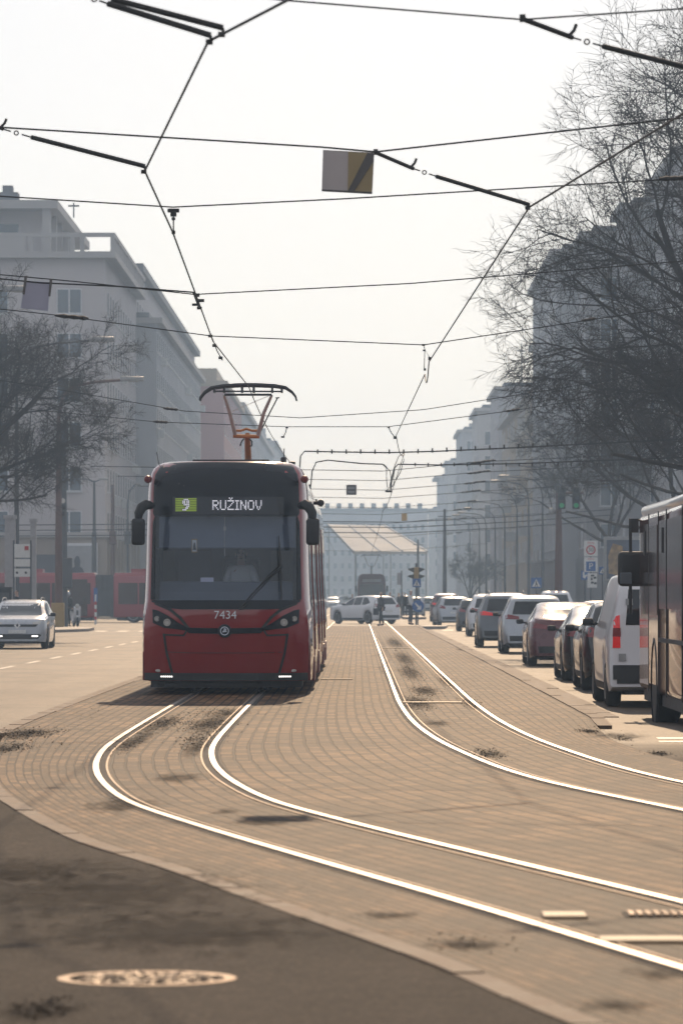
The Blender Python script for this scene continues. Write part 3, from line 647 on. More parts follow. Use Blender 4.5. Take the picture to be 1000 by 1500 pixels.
    ex = {}; ed = [('pel', 'spi'), ('spi', 'che'), ('che', 'nk')]
    ex['nk'] = ((0, .01, 1.455), (.07, .06))
    for q in 'lr':
        u = 0.95 if sleeves else 0.75
        ed += [('che', 'sh'+q), ('sh'+q, 'el'+q)]
        if sleeves: ex['cu'+q] = (mid('el'+q, 'wr'+q, .92), .034); ed.append(('el'+q, 'cu'+q))
    garment('shirt', ['pel', 'spi', 'che', 'shl', 'ell', 'shr', 'elr'], ed, ex, M[shirt], 1.42)
    ex = {}; ed = []
    for q in 'lr': ex['hem'+q] = (mid('kn'+q, 'an'+q, .97), .052); ed += [('pel', 'hi'+q), ('hi'+q, 'kn'+q), ('kn'+q, 'hem'+q)]
    garment('trousers', ['pel', 'hil', 'knl', 'hir', 'knr'], ed, ex, M[legs], 1.12)
    for q in 'lr':
        a, b = P['an'+q], P['to'+q]
        skinned('shoe', [sc((a[0], a[1]+.03, a[2]-.03)), sc((b[0], b[1], b[2]+.0))], [(0, 1)], [rk(.05), rk(.042)], M[shoe], t)
    # hair cap and face
    hp = [(0, .035, 1.66), (0, .02, 1.715)]; hr = [(.082, .085), (.070, .078)]
    if hairlong: hp = [(0, .06, 1.50), (0, .05, 1.60)] + hp; hr = [(.06, .05), (.075, .06)] + hr
    skinned('hair', [sc(p) for p in hp], [(i, i+1) for i in range(len(hp)-1)], [rk(r) for r in hr], M[hair], t)
    f = MB()
    for s in (-1, 1):
        f.lathe([(0.0, -.012*k), (.011*k, -.008*k), (.014*k, 0)], (s*.032*k, -.092*k, 1.652*k), 'y', 8)
        f.tube([(s*.018*k, -.098*k, 1.676*k), (s*.05*k, -.085*k, 1.674*k)], .006*k, 5)
    f.tube([(-.022*k, -.093*k, 1.572*k), (.022*k, -.093*k, 1.572*k)], .006*k, 5)
    f.build('face', M['hair'], t)
    for s in (-1, 1):
        MB().lathe([(0, -.012*k), (.022*k, -.006*k), (.026*k, 0), (.02*k, .01*k)], (s*.082*k, .01*k, 1.63*k), 'x', 8).build('ear', M['skin'], t)
    return t

# ------------------------------------------------------------------ the red tram
TX, TY = -1.946, 65.5
tram = thing('red_tram', 'long red articulated tram showing route 9 with a driver behind its windscreen', 'tram', (TX, TY, 0))
HW = [(.18, 1.19), (.3, 1.195), (.6, 1.21), (.95, 1.205), (1.15, 1.185), (1.35, 1.15), (1.7, 1.135), (2.1, 1.128), (2.6, 1.118), (3.0, 1.108), (3.15, 1.10), (3.25, 1.085), (3.32, 1.055), (3.37, 1.0), (3.40, .93), (3.415, .84)]
def hw(z): return interp(HW, z)
def nose_y(x, z):
    u = min(1.0, abs(x) / hw(z))
    y = 0.55 * u**4 * 0.55 + 0.10 * u * u
    if z > 1.25: y += 0.10 * (z - 1.25)
    if z < 1.25: y += 0.10 * ((1.25 - z) / 1.0)**2
    if z > 3.05: y += 0.26 * ((z - 3.05) / .36)**2
    return y
zr = [.20, .30, .45, .6, .8, .95, 1.05, 1.15, 1.25, 1.37, 1.55, 1.8, 2.1, 2.35, 2.62, 2.8, 2.95, 3.05, 3.15, 3.25, 3.32, 3.37, 3.40, 3.415]
ts = [-1, -.97, -.93, -.80, -.6, -.4, -.2, 0, .2, .4, .6, .80, .93, .97, 1]
bm = bmesh.new(); grid = []
for z in zr:
    row = []
    for t_ in ts:
        x = t_ * hw(z); row.append(bm.verts.new((x, nose_y(x, z), z)))
    grid.append(row)
for j in range(len(zr) - 1):
    for i in range(len(ts) - 1):
        if 1.36 < zr[j] and zr[j+1] < 2.63 and -.94 < ts[i] and ts[i+1] < .94: continue
        bm.faces.new((grid[j][i], grid[j][i+1], grid[j+1][i+1], grid[j+1][i]))
# a full copy of the nose surface, window closed, for laying panels on it
bn = bmesh.new(); g2 = [[bn.verts.new(v.co) for v in row] for row in grid]
for j in range(len(zr) - 1):
    for i in range(len(ts) - 1): bn.faces.new((g2[j][i], g2[j][i+1], g2[j+1][i+1], g2[j+1][i]))
def bhw(z): return hw(z) + interp([(0.18, .05), (1.0, .05), (1.3, .08), (3.0, .07), (3.4, .03)], z)
prevL = [row[0] for row in grid]; prevR = [row[-1] for row in grid]; prevT = grid[-1]
for y in (1.15, 2.2, 5.0, 9.4):
    f = 1.0
    L = [bm.verts.new((-bhw(z), y, z)) for z in zr]; Rr = [bm.verts.new((bhw(z), y, z)) for z in zr]
    for j in range(len(zr) - 1):
        bm.faces.new((prevL[j], prevL[j+1], L[j+1], L[j])); bm.faces.new((prevR[j], Rr[j], Rr[j+1], prevR[j+1]))
    T = [L[-1]] + [bm.verts.new((t_ * bhw(3.415), y, 3.42)) for t_ in ts[1:-1]] + [Rr[-1]]
    for i in range(len(ts) - 1): bm.faces.new((prevT[i], prevT[i+1], T[i+1], T[i]))
    prevL, prevR, prevT = L, Rr, T
bm.faces.new(prevL + prevT[1:-1] + prevR[::-1])
bmesh.ops.recalc_face_normals(bm, faces=bm.faces[:])
me = bpy.data.meshes.new('front_section'); bm.to_mesh(me)
body = link('front_section', me, M['red_paint'], tram, 35)
BN = BVHTree.FromBMesh(bn); BB = BVHTree.FromBMesh(bm); bm.free(); bn.free()
def uv(u, v):   # a point traced on the enlarged front view (3x crop) in metres on the tram's front
    return ((180 + u/3 - 330) / 100.7, 1.42 + (875 - 540 - v/3) / 100.7)
def U(*p): return [uv(a, b) for a, b in p]
def wz(z0, z1, n, inset):  # side outline of the black mask, both sides
    zs = [z0 + (z1 - z0) * i / n for i in range(n + 1)]
    return [(hw(z) - inset, z) for z in zs]
r = wz(1.385, 3.36, 14, 0.045)
# black glazed surround: left, right, top and bottom of the windscreen
top = [(-1.055, 2.615)] + [(-x, z) for x, z in r if z > 2.62] + [(-.90, 3.405), (.90, 3.405)] + [(x, z) for x, z in reversed(r) if z > 2.62] + [(1.055, 2.615)]
lf = [(-x, z) for x, z in r if z < 2.63]; lf = lf + [(-1.04, 2.615), (-1.04, 1.385)]
rt = [(-x, z) for x, z in lf]
bot = U((120, 1018), (780, 1018), (776, 1026), (735, 1040), (690, 1056), (640, 1058), (255, 1058), (205, 1054), (160, 1036), (122, 1026))
mask = patch('windscreen_surround', [top, lf, rt, bot], 'front', BN, 0.010, M['black_gloss'], tram, cell=.09, thick=.012)
glass = bpy.data.materials.new('windscreen_glass'); glass.use_nodes = True; gn = glass.node_tree; gN = gn.nodes
gN.remove(gN['Principled BSDF']); tr = gN.new('ShaderNodeBsdfTransparent'); tr.inputs[0].default_value = (.78, .83, .90, 1)
gl = gN.new('ShaderNodeBsdfGlossy'); gl.inputs['Roughness'].default_value = 0.03; gl.inputs[0].default_value = (.9, .95, 1, 1)
ly = gN.new('ShaderNodeLayerWeight'); ly.inputs[0].default_value = 0.28; mr = gN.new('ShaderNodeMapRange'); mr.inputs['To Min'].default_value = 0.045; mr.inputs['To Max'].default_value = 0.6
gn.links.new(ly.outputs['Fresnel'], mr.inputs['Value']); mxs = gN.new('ShaderNodeMixShader'); gn.links.new(mr.outputs[0], mxs.inputs[0]); gn.links.new(tr.outputs[0], mxs.inputs[1]); gn.links.new(gl.outputs[0], mxs.inputs[2])
gn.links.new(mxs.outputs[0], gN['Material Output'].inputs['Surface']); M['windscreen_glass'] = glass
patch('windscreen', [[(-1.05, 1.376), (1.05, 1.376), (1.05, 2.617), (-1.05, 2.617)]], 'front', BN, 0.003, glass, tram, cell=.12, thick=.004)
# cab behind the glass
mat('cab_dark', (0.035, 0.038, 0.045), 0.8, var=0.15); mat('cab_mid', (0.075, 0.09, 0.12), 0.7, var=0.12, scale=2); mat('blind', (0.16, 0.19, 0.245), 0.7, var=0.06)
mat('cab_wall', (0.075, 0.06, 0.05), 0.7, var=0.2); mat('card', (0.62, 0.60, 0.72), 0.6, var=0.03)
cab = MB()
cab.box(-1.08, 1.08, 2.30, 2.36, 1.0, 2.75); cab.box(-1.10, -1.06, .72, 2.3, 1.0, 2.75); cab.box(1.06, 1.10, .72, 2.3, 1.0, 2.75); cab.box(-1.06, 1.06, .75, 2.3, .95, 1.0); cab.box(-1.06, 1.06, .75, 2.3, 2.72, 2.76)
cb = cab.build('cab', M['cab_dark'], tram)
MB().box(-.77, -.30, 2.275, 2.297, 1.45, 2.12).build('bulkhead_window', M['cab_mid'], cb)
MB().box(-1.0, -.82, 2.27, 2.297, 1.1, 2.12).build('wall_panel', M['cab_wall'], cb)
MB().box(.62, .95, 2.27, 2.297, 1.3, 2.12).build('wall_panel', M['cab_wall'], cb)
ds = MB(); ds.prism([(.34, 1.37), (.36, 1.50), (.55, 1.645), (1.0, 1.655), (1.0, 1.02), (.6, 1.02)], 'x', -.97, .97); ds.build('dashboard', M['cab_mid'], tram)
MB().box(-.98, 1.02, .42, .425, 2.15, 2.60).build('sun_blind', M['blind'], tram)
MB().box(-1.03, 1.03, .41, .435, 2.135, 2.152).build('blind_rail', M['cab_mid'], tram)
MB().box(-.38, -.19, .60, .606, 1.645, 1.71).build('paper_card', M['card'], tram)
pn = MB().box(-.505, -.42, .395, .40, 2.075, 2.275).build('pennant', M['sign_yellow'], tram)
MB().box(-.495, -.43, .388, .394, 2.09, 2.26).build('field', M['sign_white'], pn); MB().prism([(-.49, 2.11), (-.435, 2.11), (-.455, 2.22), (-.47, 2.22)], 'y', .382, .387).build('symbol', M['black_plastic'], pn)
cm = MB(); cm.tube([(-.02, .42, 2.60), (-.025, .42, 2.2), (-.02, .41, 2.02)], .005, 5); cm.box(-.038, -.002, .39, .43, 2.40, 2.455); cm.build('hanging_camera', M['lens'], tram)
st = rbox(-.1, .48, 1.78, 1.95, 1.1, 2.02, .05).build('driver_seat', M['cloth_black'], tram)
# side mask trim over the lower front: stripes, headlamps, band
def two(pts): return [U(*pts), [( -x, z) for x, z in U(*pts)]]
band = [U((262, 1138), (420, 1141), (475, 1141), (632, 1138), (618, 1150), (605, 1163), (480, 1166), (415, 1166), (290, 1163), (276, 1150))]
patch('centre_band', band, 'front', BN, 0.008, M['black_gloss'], tram, thick=.01)
dg_ = []
for s in (0, 1):
    for pl in (stroke(U((140, 1032), (205, 1058), (250, 1095), (286, 1140)), .042), stroke(U((282, 1150), (266, 1173), (178, 1170)), .026), stroke(U((178, 1168), (190, 1250), (222, 1368)), .034)):
        for q in pl: dg_.append([(-x, z) for x, z in q] if s else q)
for half in (dg_[:len(dg_)//2], dg_[len(dg_)//2:]): patch('front_trim', half, 'front', BN, 0.007, M['black_plastic'], tram, thick=.009)
patch('panel_seam', stroke(U((197, 1246), (300, 1250), (600, 1250), (697, 1247)), .008), 'front', BN, 0.003, M['black_plastic'], tram, thick=.004)
hlp = [(126, 1058), (150, 1063), (195, 1085), (245, 1118), (283, 1138), (276, 1152), (240, 1146), (180, 1140), (128, 1118)]
for s in (1, -1):
    pl = [[(x*s, z) for x, z in U(*hlp)]]
    h = patch('headlight', pl, 'front', BN, 0.012, M['black_gloss'], tram, cell=.06, thick=.014)
    for (u, v, r_) in ((193, 1116, .052), (147, 1100, .038)):
        x, z = uv(u, v); x *= s; y = nose_y(x, z) - 0.012
        lp = MB(); lp.lathe([(0, -.018), (r_*.55, -.022), (r_*.72, -.006), (r_*.8, -.02), (r_, -.02), (r_*1.08, .0), (r_*1.08, .02)], (x, y, z), 'y', 24)
        lp.build('lamp', M['lens'], h, 30)
    x, z = uv(153, 1329); x *= s
    e = MB(); y = nose_y(x, z); e.lathe([(0, -.018), (.022, -.016), (.03, 0)], (0, 0, 0), 'y', 20); eo = e.build('marker_lamp', M['lens'], tram, 30); eo.location = (x, y, z); eo.scale = (1.6, 1, .75)
    mb = MB()
    for i in range(6):
        x, z = uv(166 + i*9.3, 1360); x = x*s if s > 0 else -x; y = nose_y(x, z)
        mb.lathe([(0, -.03), (.0105, -.028), (.0125, -.012), (.0125, 0)], (x, y, z + .018), 'y', 10)
    mb.build('daytime_light', M['lamp_white'], tram)
    # roof camera pod and exterior mirror
    pod = MB(); pod.lathe([(0, -.06), (.045, -.05), (.058, 0), (.058, .10), (.04, .14), (0, .15)], (s*1.145, .42, 3.15), 'y', 16); pod.build('camera_pod', M['red_dark'], tram, 40)
    arm = MB(); arm.tube([(s*1.10, .30, 2.76), (s*1.16, .16, 2.77), (s*1.22, .13, 2.73), (s*1.265, .12, 2.64), (s*1.27, .12, 2.55)], [.06, .075, .078, .068, .05], 10)
    ao = arm.build('mirror', M['black_plastic'], tram, 40)
    hs = rbox(s*1.27 - .098, s*1.27 + .098, .04, .17, 2.18, 2.57, .045, 3).build('housing', M['black_plastic'], ao, 40)
# lower edge: bumper and the dark bogie pan
pts = [(x, nose_y(x, .3)) for x in [hw(.3)*t_ for t_ in ts]]
bp_ = MB(); bp_.prism([(x*1.0, y - .015) for x, y in pts] + [(1.2, 1.4), (-1.2, 1.4)], 'z', .205, .315); bp_.build('front_bumper', M['black_plastic'], tram)
lo = MB(); lo.prism([(x*.93, y + .12) for x, y in pts] + [(1.1, 2.6), (-1.1, 2.6)], 'z', .10, .206); lo.build('obstacle_guard', M['black_plastic'], tram)
for s in (-1, 1): MB().box(s*1.20 - .03, s*1.20 + .03, .62, 2.9, .20, .62).build('bogie_skirt', M['red_dark'], tram)
# destination display: black box with dot letters
DY = nose_y(0, 2.75) - 0.012
dp = U((215, 562), (705, 562), (705, 640), (215, 640))
mat('display_face', (0.020, 0.024, 0.033), 0.18, var=0.05)
disp = MB().box(dp[0][0], dp[1][0], .255, .30, dp[2][1], dp[0][1]); 
# the display is a shallow flat box sunk level with the glazing
do = disp.build('destination_display', M['display_face'], tram)
do.location.y = 0; DISP_Y = nose_y(.8, 2.75) 
FONT = {'R': ["11110","10001","10001","11110","10100","10010","10001"], 'U': ["10001"]*6 + ["01110"], 'Z': ["11111","00001","00010","00100","01000","10000","11111"], 'I': ["111","010","010","010","010","010","111"],
        'N': ["10001","11001","11001","10101","10011","10011","10001"], 'O': ["01110"] + ["10001"]*5 + ["01110"], 'V': ["10001","10001","10001","10001","01010","01010","00100"],
        '9': ["01110","11011","11011","01111","00011","00110","11100"]}
def front_dot(mb, x, z, w_, h_, lift): 
    y = nose_y(x, z) - lift
    mb.box(x - w_/2, x + w_/2, y, y + .004, z - h_/2, z + h_/2)
dpl = patch('display_panel', [dp], 'front', BN, 0.014, M['display_face'], do, cell=.1, thick=.006)
x0, ztop = uv(392, 577); x1, zbot = uv(609, 621)
cols = sum(len(FONT[c][0]) + 1 for c in 'RUZINOV') - 1; cw = (x1 - x0) / cols; rh = (ztop - zbot) / 7
mb = MB(); cx = x0
for ch in 'RUZINOV':
    g = FONT[ch]
    for j, row in enumerate(g):
        for i, b_ in enumerate(row):
            if b_ == '1': front_dot(mb, cx + (i + .5)*cw, ztop - (j + .5)*rh, cw*.92, rh*.74, .019)
    if ch == 'Z':
        for i, j in ((1, -2.3), (2, -1.5), (3, -2.3)): front_dot(mb, cx + (i + .5)*cw, ztop - (j + .9)*rh, cw*.9, rh*.7, .019)
    cx += (len(g[0]) + 1) * cw
mb.build('lettering', M['led_white'], do)
xa, za = uv(228, 567); xb, zb_ = uv(322, 627)
mb = MB(); n = 8
for i in range(n):
    z = zb_ + (za - zb_) * (i + .5) / n
    for k_ in range(8): front_dot(mb, xa + (xb - xa)*(k_ + .5)/8, z, (xb - xa)/8, (za - zb_)/n*.72, .017)
mb.build('route_field', M['led_green'], do)
dk = MB(); wt = MB(); cw = .020; rh = (za - zb_)/8.0
for j, row in enumerate(FONT['9']):
    for i, b_ in enumerate(row):
        if b_ == '1':
            x = (xa + xb)/2 + .0 + (i - 2)*cw; z = za - (j + 1.0)*rh
            front_dot(dk, x, z, cw*1.7, rh*1.35, .0195); front_dot(wt, x, z, cw*.98, rh*.9, .0215)
dk.build('numeral_outline', M['black_plastic'], do); wt.build('numeral', M['led_white'], do)
# fleet number and round badge
z = uv(0, 1084)[1]; fn_ = text('fleet_number', '7434', .165, M['text_white'], tram, (0.0, nose_y(0, z) - .022, z), sx=1.02)
bx, bz = uv(447, 1153); by = nose_y(bx, bz) - .01
bd = MB().lathe([(0, -.022), (.088, -.022), (.098, -.012), (.098, .01)], (bx, by, bz), 'y', 32).build('badge', M['black_gloss'], tram, 30)
mat('badge_white', (0.62, 0.68, 0.78), 0.4, var=0.03)
MB().lathe([(.052, -.024), (.052, -.030), (.064, -.030), (.064, -.024)], (bx, by, bz), 'y', 32).build('ring', M['badge_white'], bd)
ar = MB()   # winged arrow: shaft with a head low at the left, three feathers sweeping up to the right
def bp2(pts_, a=-.031, b=-.025): ar.prism([(bx + x*.052, bz + z_*.052) for x, z_ in pts_], 'y', by + a, by + b)
bp2([(-.62, -.20), (-.30, .18), (-.28, -.02), (.62, -.10), (.62, -.30), (-.28, -.32), (-.30, -.55)])
bp2([(-.25, .02), (-.15, .75), (.02, .85), (.00, .02)]); bp2([(.03, .0), (.10, .80), (.30, .72), (.22, .0)]); bp2([(.26, -.02), (.36, .62), (.55, .45), (.42, -.05)])
ar.build('winged_arrow', M['badge_white'], bd)
# wiper
wp = MB(); 
def fp(u, v, off): x, z_ = uv(u, v); return (x, nose_y(x, z_) - off, z_)
wp.tube([fp(512, 1060, .04), fp(560, 1000, .05), fp(640, 915, .055), fp(696, 866, .05)], .014, 6); wp.tube([fp(522, 1060, .04), fp(570, 1003, .05), fp(650, 918, .055), fp(700, 872, .05)], .009, 6)
wo = wp.build('wiper', M['black_plastic'], tram); MB().tube([fp(684, 733, .035), fp(688, 800, .035), fp(693, 900, .035), fp(696, 1020, .035)], [.006, .014, .016, .012], 6).build('blade', M['black_plastic'], wo)
# the two trailing sections and the folds between them
def section(nm, y0, y1):
    mb = MB(); ring = [(-bhw(z), z) for z in zr] + [(bhw(z), z) for z in reversed(zr)]
    ys_ = [y0, (y0*2+y1)/3, (y0+2*y1)/3, y1]; n_ = len(ring)
    vs = [(x, y, z) for y in ys_ for x, z in ring]; fs = [(j*n_+i, j*n_+(i+1) % n_, (j+1)*n_+(i+1) % n_, (j+1)*n_+i) for j in range(3) for i in range(n_)]
    fs += [tuple(range(n_)), tuple(3*n_+i for i in range(n_))]
    return mb.add(vs, fs).build(nm, M['red_paint'], tram, 35)
def bellows(y0, y1):
    mb = MB(); n = 8
    for i in range(n):
        a, b = y0 + (y1-y0)*i/n, y0 + (y1-y0)*(i+1)/n; w_ = 1.14 if i % 2 else 1.09
        mb.box(-w_, w_, a, b, .35, 3.3 if i % 2 else 3.25)
    mb.build('bellows', M['black_plastic'], tram)
section('middle_section', 10.0, 20.6); section('rear_section', 21.2, 30.6); bellows(9.38, 10.02); bellows(20.58, 21.22)
class SideBVH: pass
def side_x(z): return bhw(z)
def side_panel(nm, s, y0, y1, z0, z1, m, lift=.006, th=.012, parent=None):
    mb = MB(); n = 6; zs = [z0 + (z1-z0)*i/n for i in range(n+1)]
    vs = []
    for z in zs: 
        for y in (y0, y1): vs.append((s*(bhw(z) + lift), y, z)); vs.append((s*(bhw(z) - th), y, z))
    fs = []
    for i in range(n):
        k = i*4; fs += [(k, k+2, k+6, k+4), (k+1, k+5, k+7, k+3), (k, k+4, k+5, k+1), (k+2, k+3, k+7, k+6)]
    fs += [(0, 1, 3, 2), (n*4, n*4+2, n*4+3, n*4+1)]
    return mb.add(vs, fs).build(nm, m, parent or tram)
mat('tram_glass', (0.02, 0.022, 0.026), 0.06, var=0.1, spec=0.7)
for s in (-1, 1):
    for (a, b) in ((1.35, 2.15), (2.3, 3.9), (5.5, 7.2), (7.3, 9.1), (10.3, 11.9), (13.5, 15.2), (15.3, 17.0), (18.6, 20.3), (21.5, 23.1), (24.7, 26.4), (26.5, 28.2), (28.3, 30.0)):
        side_panel('side_window', s, a, b, 1.28, 2.75, M['tram_glass'])
    for (a, b) in ((4.05, 5.35), (12.05, 13.35), (17.15, 18.45), (23.25, 24.55)):
        d = side_panel('door', s, a, b, .42, 2.75, M['red_paint'], lift=.016)
        mid_ = (a+b)/2
        for (p, q) in ((a+.07, mid_-.04), (mid_+.04, b-.07)): side_panel('pane', s, p, q, .62, 2.62, M['tram_glass'], lift=.022, parent=d)
    for y in (1.25, 4.0, 5.4, 7.25, 9.3, 10.2, 13.4, 18.5, 20.4, 21.4, 24.6, 30.3): side_panel('body_joint', s, y - .012, y + .012, .35, 3.2, M['black_plastic'], lift=.004)
    side_panel('cant_rail', s, 1.2, 9.38, 2.85, 2.88, M['black_plastic'], lift=.004)
    for y in (3.0, 8.6, 14.4, 19.9, 25.5): 
        MB().lathe([(0, 0), (.03, -.004), (.034, .012)], (s*(bhw(.95) + .012), y, .95), 'x', 10).build('side_marker', M['orange_paint'], tram)
    for y in (3.3, 10.8, 20.9, 26.2):
        MB().box(s*1.235 - .03, s*1.235 + .03, y, y + 2.3, .14, .52).build('bogie_skirt', M['red_dark'], tram)
    rc = MB(); rc.tube([(s*1.20, 9.0, 2.98), (s*1.30, 8.95, 2.98)], .03, 8); rc.lathe([(0, -.06), (.05, -.05), (.06, .0), (.05, .07), (0, .08)], (s*1.31, 8.95, 2.98), 'y', 12); rc.build('rear_view_camera', M['black_plastic'], tram, 40)
for y in (2.0, 12.0, 22.0, 27.4):
    b_ = MB()
    for dy in (0, 1.75):
        for s in (-1, 1): b_.lathe([(0, -.06), (.29, -.06), (.31, 0), (.27, .03), (.27, .06), (0, .06)], (s*.5, y + dy, .30), 'x', 20)
        b_.tube([(-.5, y + dy, .3), (.5, y + dy, .3)], .06, 8)
    b_.box(-.8, .8, y - .4, y + 2.15, .28, .5); b_.build('bogie', M['dark_metal'], tram)
# roof gear
rg = MB(); rg.box(-.53, .60, 1.5, 3.2, 3.40, 3.47); rg.box(-.55, .62, 14, 18, 3.40, 3.62); rg.build('roof_equipment', M['dark_metal'], tram)
an = MB(); an.tube([(-.99, .8, 3.34), (-1.035, .8, 3.56)], .006, 5); an.build('antenna', M['dark_metal'], tram)
an = MB(); an.lathe([(.04, 0), (.045, .07), (.03, .09), (0, .09)], (.83, 1.0, 3.40), 'z', 10); an.lathe([(.05, 0), (.05, .04), (0, .05)], (.95, 1.3, 3.39), 'z', 10); an.tube([(.83, 1.0, 3.47), (.84, 1.0, 3.62)], .008, 5); an.build('antenna', M['dark_metal'], tram)
# pantograph, 12.5 m behind the nose, raised to the wire
PY = 12.5
def pp(u, v):  # traced on the 5.556x crop
    return ((280 + u/5.556 - 361.5) / 84.6, 1.42 + (875 - 550 - v/5.556) / 84.6)
pan = bpy.data.objects.new('pantograph', None); COL.objects.link(pan); pan.parent = tram; pan.location = (0, PY, 0)
def P3(u, v, y=0): x, z = pp(u, v); return (x, y, z)
mat('pan_white', (0.55, 0.50, 0.45), 0.4, metal=0.3, var=0.15)
hd = MB()
for y in (-.16, .16): hd.tube([P3(72, 205, y), P3(78, 180, y), P3(110, 140, y), P3(165, 103, y), P3(260, 88, y), P3(380, 80, y), P3(466, 78, y), P3(560, 80, y), P3(680, 86, y), P3(770, 100, y), P3(820, 135, y), P3(850, 172, y), P3(858, 205, y)], [.018, .02, .024, .03, .034, .036, .036, .036, .034, .03, .024, .02, .018], 6)
ho = hd.build('collector_head', M['dark_metal'], pan)
hb_ = MB(); hb_.tube([P3(185, 130, -.1), P3(740, 132, -.1)], .016, 6); hb_.tube([P3(270, 155, .05), P3(655, 155, .05)], .022, 6)
for u in (190, 270, 415, 510, 660, 738): hb_.box(pp(u, 0)[0] - .018, pp(u, 0)[0] + .018, -.17, .17, pp(0, 140)[1], pp(0, 98)[1])
hb_.build('head_frame', M['dark_metal'], pan)
ua = MB(); ua.tube([P3(268, 160, .05), P3(312, 300, .25), P3(352, 472, .5)], [.024, .032, .036], 8); ua.tube([P3(655, 160, .05), P3(588, 300, .25), P3(540, 480, .5)], [.024, .032, .036], 8)
ua.tube([P3(318, 300, .25), P3(360, 470, .45)], .014, 6); ua.tube([P3(580, 300, .25), P3(530, 470, .45)], .014, 6)
ua.tube([P3(330, 285, .25), P3(630, 165, .06)], .005, 4)
ua.build('upper_arm', M['pan_white'], pan)
gr = MB(); gr.tube([P3(702, 180, .1), P3(620, 330, .3), P3(548, 470, .5)], .012, 6); gr.tube([P3(686, 180, .1), P3(718, 178, .1)], .012, 6); gr.build('guide_rod', M['dark_metal'], pan)
la = MB(); la.tube([P3(335, 484, .5), P3(550, 488, .5)], .034, 8); la.tube([P3(355, 440, .5), P3(400, 440, .5), P3(445, 425, .5), P3(490, 440, .5), P3(535, 440, .5)], .022, 8); la.tube([P3(355, 440, .5), P3(350, 480, .5)], .016, 6); la.tube([P3(535, 440, .5), P3(542, 480, .5)], .016, 6)
la.tube([P3(452, 475, .5), P3(452, 560, .75), P3(452, 700, 1.2)], [.05, .055, .06], 8); la.build('lower_arm', M['orange_paint'], pan)
hk = MB(); hk.tube([P3(425, 505, .5), P3(405, 530, .5), P3(393, 565, .5)], .014, 6); hk.tube([P3(470, 510, .5), P3(490, 530, .5), P3(488, 565, .5), P3(472, 565, .5)], .014, 6); hk.build('lower_fitting', M['dark_metal'], pan)
bs = MB(); bs.box(-.55, .55, .2, 2.0, 3.42, 3.52); bs.build('base_frame', M['dark_metal'], pan)
# the driver, seated in the cab
person('tram driver in a white T-shirt seated behind the windscreen of the red tram', (TX + .19, TY + 1.55, .47), 0, 1.70, 'cloth_white', 'cloth_dark', seated=True, sleeves=False)
# ------------------------------------------------------------------ buildings
mat('plaster_warm', (0.50, 0.46, 0.455), 0.85, var=0.08, scale=0.15)
mat('plaster_grey', (0.40, 0.40, 0.415), 0.85, var=0.1, scale=0.2)
mat('plaster_pink', (0.48, 0.24, 0.23), 0.85, var=0.06, scale=0.2)
mat('plaster_pale', (0.50, 0.49, 0.48), 0.85, var=0.08, scale=0.2)
mat('plaster_beige', (0.42, 0.34, 0.25), 0.85, var=0.08, scale=0.2)
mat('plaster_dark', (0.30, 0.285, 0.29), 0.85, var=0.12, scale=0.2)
mat('base_stone', (0.30, 0.25, 0.21), 0.8, var=0.12, scale=0.4)
mat('roof_dark', (0.10, 0.10, 0.11), 0.6, var=0.15, scale=0.5)
mat('cornice', (0.38, 0.36, 0.35), 0.75, var=0.08, scale=0.4)
mat('frame_white', (0.62, 0.62, 0.63), 0.5, var=0.05)
mat('sill_tin', (0.62, 0.62, 0.62), 0.32, metal=0.8, var=0.1)
mat('ac_white', (0.6, 0.6, 0.58), 0.5, var=0.08)
mat('shop_dark', (0.07, 0.07, 0.08), 0.4, var=0.2, scale=0.6)
mat('glass_reveal_shade', (0.022, 0.026, 0.034), 0.9, var=0.4, scale=0.3, spec=0.0)  # dark matt panes: the shade of the window recesses put into the colour
WIN = {}
def win_mesh(w, h, mull, detail):
    """window lying in its own x-z plane, front towards -y, origin at the middle of its foot"""
    k = (w, h, mull, detail)
    if k in WIN: return WIN[k]
    p = MB().box(-w/2 + .05, w/2 - .05, -.015, .03, .05, h - .05).mesh('pane'); p.materials.append(M['glass_window' if detail else 'glass_reveal_shade'])
    f = MB(); dp_ = -.05 if detail else -.017
    f.box(-w/2, -w/2 + .07, dp_, .03, .0, h); f.box(w/2 - .07, w/2, dp_, .03, .0, h); f.box(-w/2 + .07, w/2 - .07, dp_, .03, h - .07, h); f.box(-w/2 + .07, w/2 - .07, dp_, .03, 0, .07)
    for i in range(1, mull): x = -w/2 + w*i/mull; f.box(x - .05, x + .05, dp_ + .001, .03, .07, h - .07)
    f = f.mesh('frame'); f.materials.append(M['frame_white'])
    s = MB().box(-w/2 - .08, w/2 + .08, -.17, .02, -.07, -.015).mesh('sill'); s.materials.append(M['sill_tin'])
    WIN[k] = (p, f, s); return WIN[k]
